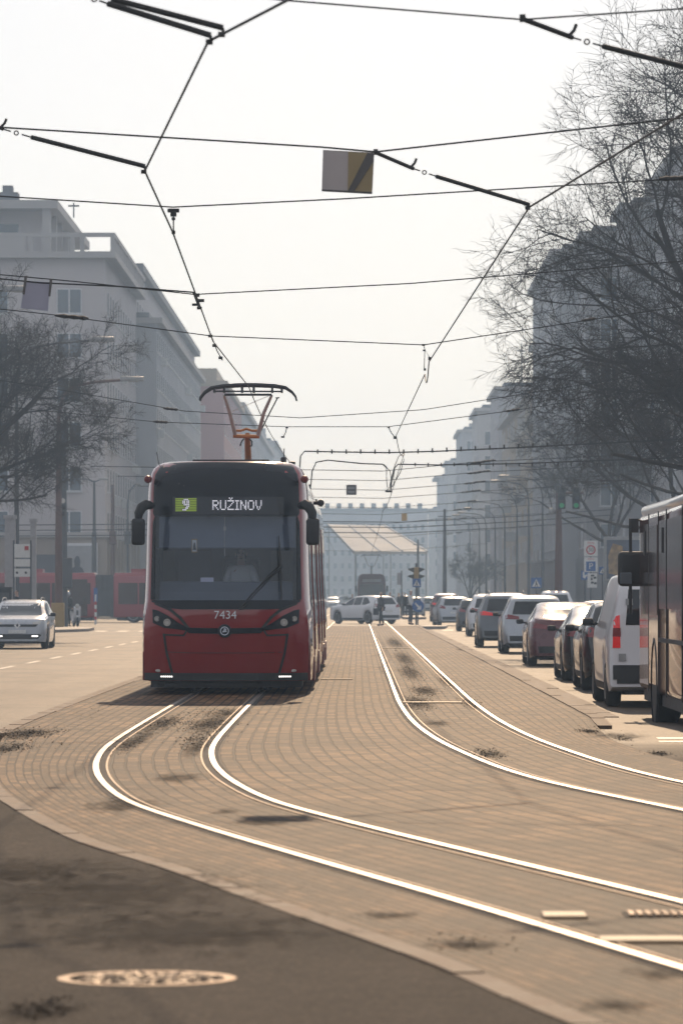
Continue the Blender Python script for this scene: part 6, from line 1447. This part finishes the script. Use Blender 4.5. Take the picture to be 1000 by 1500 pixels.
for lab, px, top, Yp, m in (('brown pole with fittings at the corner of the left house', 165, 712, 300, 'pole_brown'), ('thin hooked pole at the far edge of the left corner house', 187, 712, 305, 'pole_grey')):
    p = at(px, 900, Yp); h = CH + (CY - top)*Yp/F
    t = thing('tram_pole', lab, 'pole', (p.x, Yp, .09)); MB().tube([(0, 0, 0), (0, 0, h*.8), (0, 0, h)] if m == 'pole_brown' else [(0, 0, 0), (0, 0, h*.85), (.1, 0, h*.95), (.5, 0, h), (.9, 0, h)], [.16, .12, .10] if m == 'pole_brown' else [.08, .07, .06, .06, .05], 8).build('shaft', M[m], t)
    rbox(-.22, .22, -.18, .1, h*.55, h*.65, .03).build('fitting', M[m], t)
# bus stop board, stone pillars, shelter on the left
Y = 180
t = thing('stop_board', 'pale timetable board with three white panels behind the white estate car', 'sign', (at(33, 870, Y).x, Y, 0))
o = Matrix.Translation((-at(33, 870, Y).x, -Y, 0))
for i, (a, b_) in enumerate(((797, 817), (819, 830), (833, 845))):
    p0, p1 = at(21, b_, Y), at(44, a, Y); pn_ = MB().box(p0.x, p1.x, Y - .03, Y + .03, p0.z, p1.z).build('panel', M['sign_white'], t); pn_.matrix_parent_inverse = o
    if i == 0:
        q0, q1 = at(36, 806, Y), at(42, 800, Y); MB().box(q0.x, q1.x, Y - .04, Y - .031, q0.z, q1.z).build('red_square', M['sign_red'], pn_)
    if i == 2:
        for px in (25, 38): q0 = at(px, 839, Y); MB().lathe([(0, -.01), (.05, -.01), (.05, 0)], (q0.x, Y - .031, q0.z), 'y', 12).build('dot', M['black_plastic'], pn_)
po_ = MB().tube([(at(20, 0, Y).x, Y + .05, 0), (at(20, 0, Y).x, Y + .05, 3.7)], .04, 6); po_.tube([(at(45, 0, Y).x, Y + .05, 0), (at(45, 0, Y).x, Y + .05, 3.7)], .04, 6)
x = po_.build('post', M['pole_grey'], t); x.matrix_parent_inverse = o
mat('pillar_stone', (0.34, 0.33, 0.34), .8, var=.1)
for lab, px, wpx, top, Yp in (('broad pale pillar at the left edge beside the stop board', 15, 15, 760, 186), ('narrow pale pillar right of the stop board', 49, 8, 765, 192)):
    p = at(px, 875, Yp); wd = wpx*Yp/F; t = thing('pillar', lab, 'pillar', (p.x, Yp, 0)); MB().box(-wd/2, wd/2, -.2, .2, 0, CH + (CY - top)*Yp/F).build('shaft', M['pillar_stone'], t)
    MB().box(-wd/2 - .05, wd/2 + .05, -.25, .25, CH + (CY - top)*Yp/F, CH + (CY - top)*Yp/F + .15).build('cap', M['pillar_stone'], t); MB().box(-wd/2 - .04, wd/2 + .04, -.24, .24, 0, .35).build('foot', M['pillar_stone'], t)
t = thing('litter_bin', 'dark rectangular bin beside the broad pale pillar at the left edge', 'bin', (at(4, 875, 176).x, 176, 0)); MB().box(-.35, .35, -.3, .3, .12, 1.75).build('body', M['black_plastic'], t); MB().box(-.38, .38, -.33, .33, 1.75, 1.82).build('lid', M['dark_metal'], t); MB().box(-.28, .28, -.31, -.3, 1.25, 1.6).build('opening', M['pole_grey'], t)
t = thing('bollard', 'slim blue topped bollard sign in front of the crossing red bus', 'bollard', (at(140, 900, 240).x, 240, -.03)); MB().tube([(0, 0, 0), (0, 0, 1.6)], .06, 8).build('post', M['sign_white'], t); MB().box(-.1, .1, -.04, .04, 1.2, 1.95).build('sign_plate', M['sign_blue'], t)
for k_ in range(3): MB().tube([(0, 0, .25 + k_*.4), (0, 0, .42 + k_*.4)], .064, 8).build('red_band', M['sign_red'], t)

# crossing signal and signs in the middle
Y = 226; mx_ = (609.5 - CX)*Y/F
t = thing('traffic_light', 'traffic light seen side on with two-way visors above the blue crossing sign', 'traffic light', (mx_, Y, .03))
MB().tube([(0, 0, 0), (0, 0, 3.1)], .05, 8).build('pole', M['pole_grey'], t)
hz0, hz1 = CH + (CY - 851)*Y/F, CH + (CY - 832)*Y/F
sh_ = rbox(-.14, .14, -.12, .12, hz0, hz1, .03).build('signal_head', M['sign_yellow'], t)
for k_ in range(2):
    z = lerp(hz0, hz1, .22 + .52*k_)
    for s in (-1, 1): MB().prism([(s*.12, z + .17), (s*.42, z + .09), (s*.42, z + .05), (s*.12, z - .10)], 'y', -.12, .12).build('visor', M['black_plastic'], sh_)
MB().tube([(0, 0, hz1), (0, 0, hz1 + .18)], .03, 6).build('finial', M['pole_grey'], t)
def crossing_sign(lab, px, py, Y, w_, z0, tall=True):
    p = at(px, py, Y); t = thing('crossing_sign', lab, 'traffic sign', (p.x, Y, z0))
    zc = p.z - z0; pl_ = rbox(-w_/2, w_/2, -.10, -.075, zc - w_/2, zc + w_/2, .01, 1).build('plate', M['sign_blue'], t)
    MB().prism([(-w_*.40, zc - w_*.36), (w_*.40, zc - w_*.36), (0, zc + w_*.38)], 'y', -.108, -.101).build('white_triangle', M['sign_white'], pl_)
    fg = MB().prism([(-w_*.16, zc - w_*.34), (-w_*.08, zc - w_*.34), (0, zc - w_*.12), (w_*.10, zc - w_*.34), (w_*.17, zc - w_*.34), (w_*.05, zc + .0), (w_*.03, zc + w_*.10), (-w_*.06, zc + w_*.08), (-w_*.06, zc - w_*.1)], 'y', -.114, -.109); fg.lathe([(0, -.006), (w_*.05, -.006), (w_*.05, 0)], (0, -.109, zc + w_*.16), 'y', 10)
    fg.build('walking_figure', M['black_plastic'], pl_)
    if tall: MB().tube([(0, 0, 0), (0, 0, zc + w_*.6)], .035, 6).build('post', M['pole_grey'], t)
    return t
crossing_sign('blue pedestrian crossing sign under the side-on traffic light', 610, 854, 225.8, .43, .03, False)
crossing_sign('blue pedestrian crossing sign far right behind the white second lane car', 785, 854, 262, .62, .09)
crossing_sign('blue pedestrian crossing sign half hidden right of the parking zone signs', 882, 836, 241, .40, .0)
p = at(612, 888, 225.5); t = thing('arrow_sign', 'round blue keep-right arrow sign beside the man in the white shirt', 'traffic sign', (p.x, 225.5, .03)); zc = p.z - .03
pl_ = MB().lathe([(0, -.02), (.29, -.02), (.30, 0), (0, .01)], (0, 0, zc), 'y', 28).build('plate', M['sign_blue'], t)
MB().prism([(-.17, zc + .13), (-.12, zc + .18), (.08, zc - .02), (.15, zc + .05), (.16, zc - .18), (-.07, zc - .17), (.0, zc - .09)], 'y', -.034, -.021).build('white_arrow', M['sign_white'], pl_); MB().tube([(0, .04, 0), (0, .04, zc)], .03, 6).build('post', M['pole_grey'], t)
t = thing('stop_sign', 'grey tram stop plate on a pole behind the crossing white hatchback', 'sign', (at(588, 875, 300).x, 300, .1)); MB().tube([(0, 0, 0), (0, 0, 3.1)], .05, 6).build('pole', M['pole_grey'], t); MB().box(-.30, -.03, -.03, .03, 2.15, 2.95).build('plate', M['sign_grey'], t)
# hanging pair of signals on the right, on a mast
Y = 236; px0 = 822
t = thing('signal_mast', 'brown mast with two hanging black traffic lights under the right trees', 'traffic light', (at(818, 875, Y).x, Y, 0)); ox = at(818, 875, Y).x
zt = CH + (CY - 722)*Y/F
MB().tube([(0, 0, 0), (0, 0, 3.5), (0, 0, zt)], [.24, .20, .14], 10).build('mast', M['pole_brown'], t)
MB().tube([(0, 0, zt - .05), (.6, 0, zt), (1.3, 0, zt)], .06, 8).build('arm', M['pole_brown'], t)
for px in (822, 843):
    x = at(px, 0, Y).x - ox; hz1 = CH + (CY - 713)*Y/F; hz0 = CH + (CY - 746)*Y/F
    h_ = rbox(x - .2, x + .2, -.42, -.16, hz0, hz1, .05).build('signal_head', M['black_plastic'], t)
    for k_ in range(3):
        zz = lerp(hz0, hz1, (k_ + .5)/3); MB().lathe([(0, -.01), (.12, -.01), (.13, 0)], (x, -.425, zz), 'y', 14).build('lens', M['signal_green'] if k_ == 0 and 'signal_green' in M else M['black_gloss'], h_)
        MB().lathe([(.15, -.16), (.16, -.16), (.16, 0), (.15, 0)], (x, -.42, zz), 'y', 14).build('visor', M['black_plastic'], h_)
x = at(808, 0, Y).x - ox; cz = CH + (CY - 749)*Y/F
MB().tube([(0, 0, cz + .1), (x, -.2, cz)], .03, 6).build('camera_arm', M['pole_grey'], t); MB().lathe([(0, -.18), (.16, -.15), (.19, 0), (.12, .12), (0, .15)], (x, -.25, cz), 'x', 14).build('camera', M['lamp_grey'], t, 40)
# zone and parking signs
Y = 238; s_ = Y/F
t = thing('zone_sign', 'stack of white zone 30 and parking signs on a post beyond the van roof', 'traffic sign', (at(865, 875, Y).x, Y, 0)); ox = at(865, 875, Y).x
MB().tube([(0, .05, 0), (0, .05, CH + (CY - 790)*s_)], .045, 8).build('post', M['pole_grey'], t)
def plate(a, b_, c, d): 
    return rbox((a - 865)*s_, (b_ - 865)*s_, -.02, .0, CH + (CY - d)*s_, CH + (CY - c)*s_, .008, 1)
p1 = plate(855, 875, 792, 815).build('zone_plate', M['sign_white'], t); zc = CH + (CY - 805.5)*s_
MB().lathe([(.185, -.03), (.185, -.036), (.255, -.036), (.255, -.03)], (0, 0, zc), 'y', 28).build('red_ring', M['sign_red'], p1)
text('numeral', '30', .30, M['black_plastic'], p1, (0, -.028, zc)); text('caption', 'ZÓNA', .13, M['sign_red'], p1, (0, -.028, CH + (CY - 795.5)*s_))
p2 = plate(855, 875, 816.5, 838).build('parking_plate', M['sign_white'], t); zc = CH + (CY - 829.5)*s_
MB().box(-.25, .25, -.03, -.021, zc - .26, zc + .25).build('blue_field', M['sign_blue'], p2); text('letter', 'P', .46, M['sign_white'], p2, (0, -.038, zc - .01)); text('caption', 'ZÓNA', .12, M['sign_red'], p2, (0, -.028, CH + (CY - 819)*s_))
p3 = plate(860, 874, 840, 861).build('supplement_plate', M['sign_white'], t)
for (a, b_, c, d) in ((865, 870, 842, 844.5), (869, 873, 845, 848), (865, 867.5, 846, 850), (865, 869, 852, 855), (869.5, 873.5, 853, 856)): MB().box((a - 865)*s_, (b_ - 865)*s_, -.03, -.021, CH + (CY - d)*s_, CH + (CY - c)*s_).build('mark', M['black_plastic'], p3)
p = at(856, 843, 243); t = thing('arrow_board', 'small blue sign with a white arrow behind the parking zone stack', 'traffic sign', (p.x, 243, 0)); MB().box(-.20, .22, 0, .02, p.z - .24, p.z + .26).build('plate', M['sign_blue'], t); MB().prism([(-.1, p.z + .2), (-.02, p.z + .2), (.0, p.z - .02), (.08, p.z + .06), (.14, p.z + .0), (.0, p.z - .17), (-.1, p.z - .1)], 'y', -.012, -.002).build('white_arrow', M['sign_white'], t); MB().tube([(0, .04, 0), (0, .04, p.z)], .035, 6).build('post', M['pole_grey'], t)
# advertising case
Y = 238; t = thing('advert_case', 'large grey advertising case with a dark golden picture behind the van', 'billboard', (at(906, 875, Y).x, Y, 0)); ox = at(906, 875, Y).x
f_ = rbox((884 - 906)*Y/F, (950 - 906)*Y/F, -.1, .2, CH + (CY - 852)*Y/F, CH + (CY - 786)*Y/F, .03, 1).build('case', M['lamp_grey'], t)
mat('poster_dark', (0.06, 0.07, 0.11), .3, var=.3, scale=1.5); mat('poster_gold', (0.28, 0.17, 0.06), .4, var=.6, scale=3)
MB().box((888 - 906)*Y/F, (946 - 906)*Y/F, -.112, -.101, CH + (CY - 848)*Y/F, CH + (CY - 791)*Y/F).build('poster', M['poster_dark'], f_)
MB().prism([((891 - 906)*Y/F, CH + (CY - 840)*Y/F), ((906 - 906)*Y/F, CH + (CY - 843)*Y/F), ((914 - 906)*Y/F, CH + (CY - 822)*Y/F), ((911 - 906)*Y/F, CH + (CY - 800)*Y/F), ((897 - 906)*Y/F, CH + (CY - 796)*Y/F), ((890 - 906)*Y/F, CH + (CY - 815)*Y/F)], 'y', -.12, -.113).build('picture', M['poster_gold'], f_)
for x in (-.5, 1.2): MB().box(x - .07, x + .07, 0, .12, 0, CH + (CY - 851)*Y/F).build('leg', M['pole_grey'], t)
# poles far right
for i, (px, top, Yp) in enumerate(((651, 745, 330), (612, 790, 420))):
    p = at(px, 880, Yp); t = thing('tram_pole', ['slender lattice pole where the far wires meet, right of the canopy', 'thin pale pole beside the canopy foot on the right'][i], 'pole', (p.x, Yp, -.03)); h = CH + (CY - top)*Yp/F; MB().tube([(0, 0, 0), (0, 0, h)], [.17, .09], 8).build('shaft', M['pole_grey'], t)
    MB().tube([(-.5, 0, h*.93), (.5, 0, h*.93)], .04, 6).build('crossarm', M['pole_grey'], t)

# ------------------------------------------------------------------ scooter
p = at(111, 920, 222); t = thing('scooter', 'white motor scooter seen from the front beside the dark catenary pole', 'scooter', (p.x, 222, -.03), R(12))
for y, nm in ((-.62, 'front_wheel'), (.62, 'rear_wheel')):
    w_ = MB().lathe([(.13, -.05), (.20, -.055), (.235, -.02), (.235, .02), (.20, .055), (.13, .05)], (0, 0, 0), 'x', 20).build(nm, M['rubber'], t); w_.location = (0, y, .235); MB().lathe([(0, -.03), (.13, -.045), (.13, .045), (0, .03)], (0, 0, 0), 'x', 14).build('rim', M['alloy'], w_)
MB().prism([(-.46, .42), (-.52, .95), (-.45, 1.0), (-.34, .6), (-.28, .30), (.15, .26), (.25, .34), (.35, .72), (.85, .82), (.88, .62), (.55, .42), (.2, .2), (-.32, .22)], 'x', -.17, .17).build('body', M['white_paint'], t)
rbox(-.18, .18, .12, .80, .76, .86, .04).build('seat', M['black_plastic'], t)
MB().tube([(0, -.46, .95), (0, -.42, 1.10)], .04, 8).tube([(-.34, -.36, 1.14), (0, -.42, 1.10), (.34, -.36, 1.14)], .018, 6).build('handlebar', M['black_plastic'], t)
MB().tube([(0, -.62, .235), (0, -.52, .8)], .05, 8).build('fork', M['dark_metal'], t)
MB().lathe([(0, -.05), (.09, -.04), (.11, 0), (.09, .08)], (0, -.50, 1.02), 'y', 14).build('headlight', M['lens'], t)
rbox(-.09, .09, -.72, -.45, .46, .56, .03).build('mudguard', M['white_paint'], t)
for s in (-1, 1): MB().tube([(s*.26, -.38, 1.14), (s*.36, -.36, 1.34)], .01, 5).lathe([(0, -.02), (.07, -.015), (.07, .01)], (s*.37, -.36, 1.38), 'y', 10).build('mirror', M['black_plastic'], t)

# ------------------------------------------------------------------ people
p = at(99, 920, 223.5); rd_ = person('person in black riding gear with a shiny helmet standing beside the white scooter', (p.x, 223.5, -.03), R(20), 1.72, 'cloth_black', 'cloth_black')
hm_ = MB().lathe([(.06, -.14), (.12, -.11), (.145, -.02), (.14, .06), (.10, .12), (.05, .145), (0, .15)], (0, -.005, 1.60), 'z', 18).build('helmet', M['silver_paint'], rd_, 60)
p = at(558, 917, 229.0); person('dark clothed woman with tied fair hair walking across the tracks carrying a bag', (p.x, 229.0, -.03), R(-65), 1.72, 'cloth_dark', 'cloth_black', hair='hair_fair' if 'hair_fair' in M else 'hair', stride=.35, arm=(.15, -.1))
t = thing('handbag', 'dark shoulder bag hanging at the side of the walking woman', 'bag', (p.x - .26, 228.9, .52)); rbox(-.15, .15, -.07, .07, 0, .34, .03).build('pouch', M['cloth_black'], t); MB().tube([(-.12, 0, .33), (-.03, 0, .75), (.06, 0, .75), (.12, 0, .33)], .012, 5).build('strap', M['cloth_black'], t)
p = at(601, 918, 226.5); person('young man in a white shirt and dark trousers standing with a backpack at the crossing', (p.x, 226.5, .03), R(75), 1.76, 'cloth_white', 'cloth_dark', stride=.08, arm=(.25, .1))
t = thing('backpack', 'black backpack on the back of the man in the white shirt', 'backpack', (p.x - .27, 226.5, .98)); rbox(-.12, .08, -.14, .12, 0, .44, .06).build('pouch', M['cloth_black'], t); MB().tube([(.0, -.1, .44), (.12, -.14, .40), (.16, -.13, .15), (.05, -.12, .05)], .018, 5).build('strap', M['cloth_black'], t)
p = at(25, 900, 178); person('person in a dark coat standing by the stop board behind the white estate car', (p.x, 178, 0), R(-100), 1.72, 'cloth_black', 'cloth_black', arm=(.6, .3))
p = at(787, 880, 256); person('person in a pale top standing on the right pavement beyond the second lane car', (p.x, 256, -.03), R(170), 1.7, 'cloth_white', 'cloth_grey')
CR = 'people waiting at the far tram stop'
for i, (px, Yp, sh_, h_, lab) in enumerate(((571, 318, 'cloth_dark', 1.84, 'tall dark figure, left of the group waiting at the far stop'), (576, 330, 'cloth_grey', 1.6, 'grey clad figure second in the waiting group at the far stop'), (583.5, 312, 'cloth_black', 1.78, 'black clad figure in the middle of the waiting group'), (588.5, 322, 'cloth_dark', 1.72, 'dark figure beside the stop plate in the waiting group'), (593, 315, 'cloth_black', 1.65, 'dark figure at the right of the waiting group'))):
    p = at(px, 875, Yp); person(lab, (p.x, Yp, .12 if p.x > 2.9 else -.03), R(40*i), h_, sh_, 'cloth_black', group=CR)
p = at(516, 890, 300); person('dark lone figure standing left of the distant tram', (p.x, 300, -.03), 0, 1.7, 'cloth_dark', 'cloth_black')
# ------------------------------------------------------------------ bare trees
def bare_tree(label, loc, height, limbs, seed, name='bare_tree', trunk_r=.22, fork=3.2, twig=1.0, levels=4, spread=1.0, droop=.10, zmin=0.0, sc=1.0, group='bare street trees'):
    rng = random.Random(seed); t = thing(name, label, 'tree', loc, 0, group)
    tr_ = MB(); cr = MB()
    def rv(s): return Vector((rng.gauss(0, s), rng.gauss(0, s), rng.gauss(0, s)))
    def path(p, d, L, r0, r1, n, wob, up):
        pts = [p]; rad = [r0]; dirs = [d]
        for i in range(n):
            d = (d + rv(wob) + Vector((0, 0, up))).normalized(); p = p + d * (L / n); pts.append(p); rad.append(lerp(r0, r1, (i + 1) / n)); dirs.append(d)
        return pts, rad, dirs
    def grow(p, d, L, r, lev):
        n = 6 if lev <= 1 else (5 if lev <= 3 else 4)
        pts, rad, dirs = path(p, d, L, r, r * (.45 if lev < 4 else .35), n, .075 + .03*lev, (.03 if lev < 2 else -droop * (.2 if lev < 3 else .35)) if rng.random() < .75 else .08)
        sides = 8 if lev == 0 else (6 if lev == 1 else (4 if lev == 2 else 3))
        (tr_ if lev <= 1 else cr).tube(pts, rad, sides, cap=False)
        if lev >= levels: return
        k = [6, 8, 8, 7][min(lev, 3)]; k = max(2, int(round(k * twig)))
        for i in range(k):
            u = (i + .4 + rng.random()*.6) / k; u = .22 + .78*u; f = u * n; j = min(int(f), n - 1); q = pts[j].lerp(pts[j+1], min(1, f - j)); b = dirs[min(j + 1, n)]
            side = b.cross(rv(1)).normalized(); ang = rng.uniform(.45, 1.0); nd = (b * math.cos(ang) + side * math.sin(ang) * spread).normalized()
            if (q + nd * L * .5).z < zmin and lev < 3: nd.z = abs(nd.z) + .25; nd.normalize()
            if q.z < zmin - .5 or (lev >= 2 and (q + nd * L * .45).z < zmin): continue
            if lev == 0: nd = (nd + Vector((0, 0, .15))).normalized()
            grow(q, nd, L * rng.uniform(.46, .74) * (1.08 - .38*u), max(.0075, lerp(rad[0], rad[-1], u) * rng.uniform(.48, .66)), lev + 1)
    tp, trd, td = path(Vector((0, 0, 0)), Vector((0, 0, 1)), fork, trunk_r, trunk_r*.75, 5, .03, .02)
    trd[0] = trunk_r*1.35; tr_.tube(tp, trd, 12, cap=False)
    for d, L, r in limbs: grow(tp[-1] - Vector((0, 0, rng.uniform(0, .5))), Vector(d).normalized(), L * sc, r * sc, 0)
    a = tr_.build('trunk', M['bark'], t, fix=False); a.data.shade_smooth()
    b = cr.build('crown', M['bark'], t, fix=False); b.data.shade_smooth()
    return t, len(cr.f)
tot = 0
for args in (
    ('spreading bare tree at the left edge reaching over the stop board and pale pillars', (-16.0, 165, 0), 13, [((.75, .1, .55), 6.6, .13), ((.55, -.3, 1.0), 6.2, .12), ((.95, .3, .22), 6.2, .11), ((-.2, .2, 1.2), 6.2, .12), ((.5, .2, .5), 6, .11), ((.2, .6, .9), 5.6, .11), ((.85, -.1, .02), 4.6, .08)], 21),
    ('bare tree in the far left corner behind the first, its crown over the lamp head', (-18.6, 190, 0), 14, [((.6, .1, .8), 6.4, .13), ((.1, -.3, 1.2), 6.4, .12), ((.9, .2, .35), 5.6, .10), ((-.6, .1, .9), 5.5, .12), ((.3, .6, .9), 5, .1)], 22),
    ('large bare tree nearest on the right, its branches arching over the top right corner', (12.0, 122, 0), 18, [((-.7, .0, .8), 8.6, .17), ((-.58, -.3, 1.0), 9.4, .16), ((-.35, .2, 1.25), 10.6, .16), ((-.2, -.2, 1.3), 10.2, .15), ((.4, .1, 1.0), 7.5, .14), ((-.75, .35, .6), 7.0, .13), ((-.62, .5, .95), 8.8, .14), ((-.95, -.2, .2), 5.6, .11), ((-.5, -.1, .95), 8.6, .12)], 31),
    ('dense bare tree on the right between the parking signs and the bus roof', (14.0, 160, 0), 15, [((-.8, .0, .5), 7.2, .14), ((-.5, -.3, .95), 7.4, .14), ((-.1, .3, 1.2), 7.2, .14), ((.5, .0, .9), 6, .13), ((-.9, .3, .15), 6.6, .12), ((-.6, .5, .8), 6.6, .12)], 32),
    ('second dense bare tree on the right, its twigs hanging beside the hung traffic lights', (14.6, 200, 0), 14, [((-.75, .0, .55), 6.6, .13), ((-.4, -.3, 1.0), 6.8, .13), ((.0, .3, 1.2), 6.8, .13), ((.6, .1, .8), 6, .12), ((-.95, .2, .12), 6.2, .11), ((-.5, -.5, .7), 6.2, .11)], 33),
    ('bare tree farther up the right pavement before the dark house windows', (14.0, 248, 0), 13, [((-.6, .0, .8), 6, .12), ((.0, .3, 1.2), 6, .12), ((.6, .1, .8), 5.5, .12), ((-.8, .2, .3), 5, .10), ((.3, -.4, .9), 5, .1)], 34)):
    t_, n_ = bare_tree(args[0], args[1], args[2], args[3], args[4], fork=5.2 if args[4] < 31 else 4.6, twig=1.0 if args[4] not in (32, 33) else .84, sc={21: .98, 22: 1.0, 31: 1.0, 32: .82, 33: .86, 34: .9}[args[4]], zmin={21: 4.2, 22: 4.6, 31: 4.6, 32: 5.0, 33: 6.0, 34: 6.5}[args[4]]); tot += n_
print('twig faces', tot)
p = at(690, 880, 420); bare_tree('small hazy bare tree far off below the right row of lamps', (p.x, 420, 0), 6, [((-.5, 0, .9), 3, .07), ((.5, .1, .9), 3, .07), ((0, -.3, 1.1), 3, .07)], 41, trunk_r=.1, fork=1.6, levels=4)
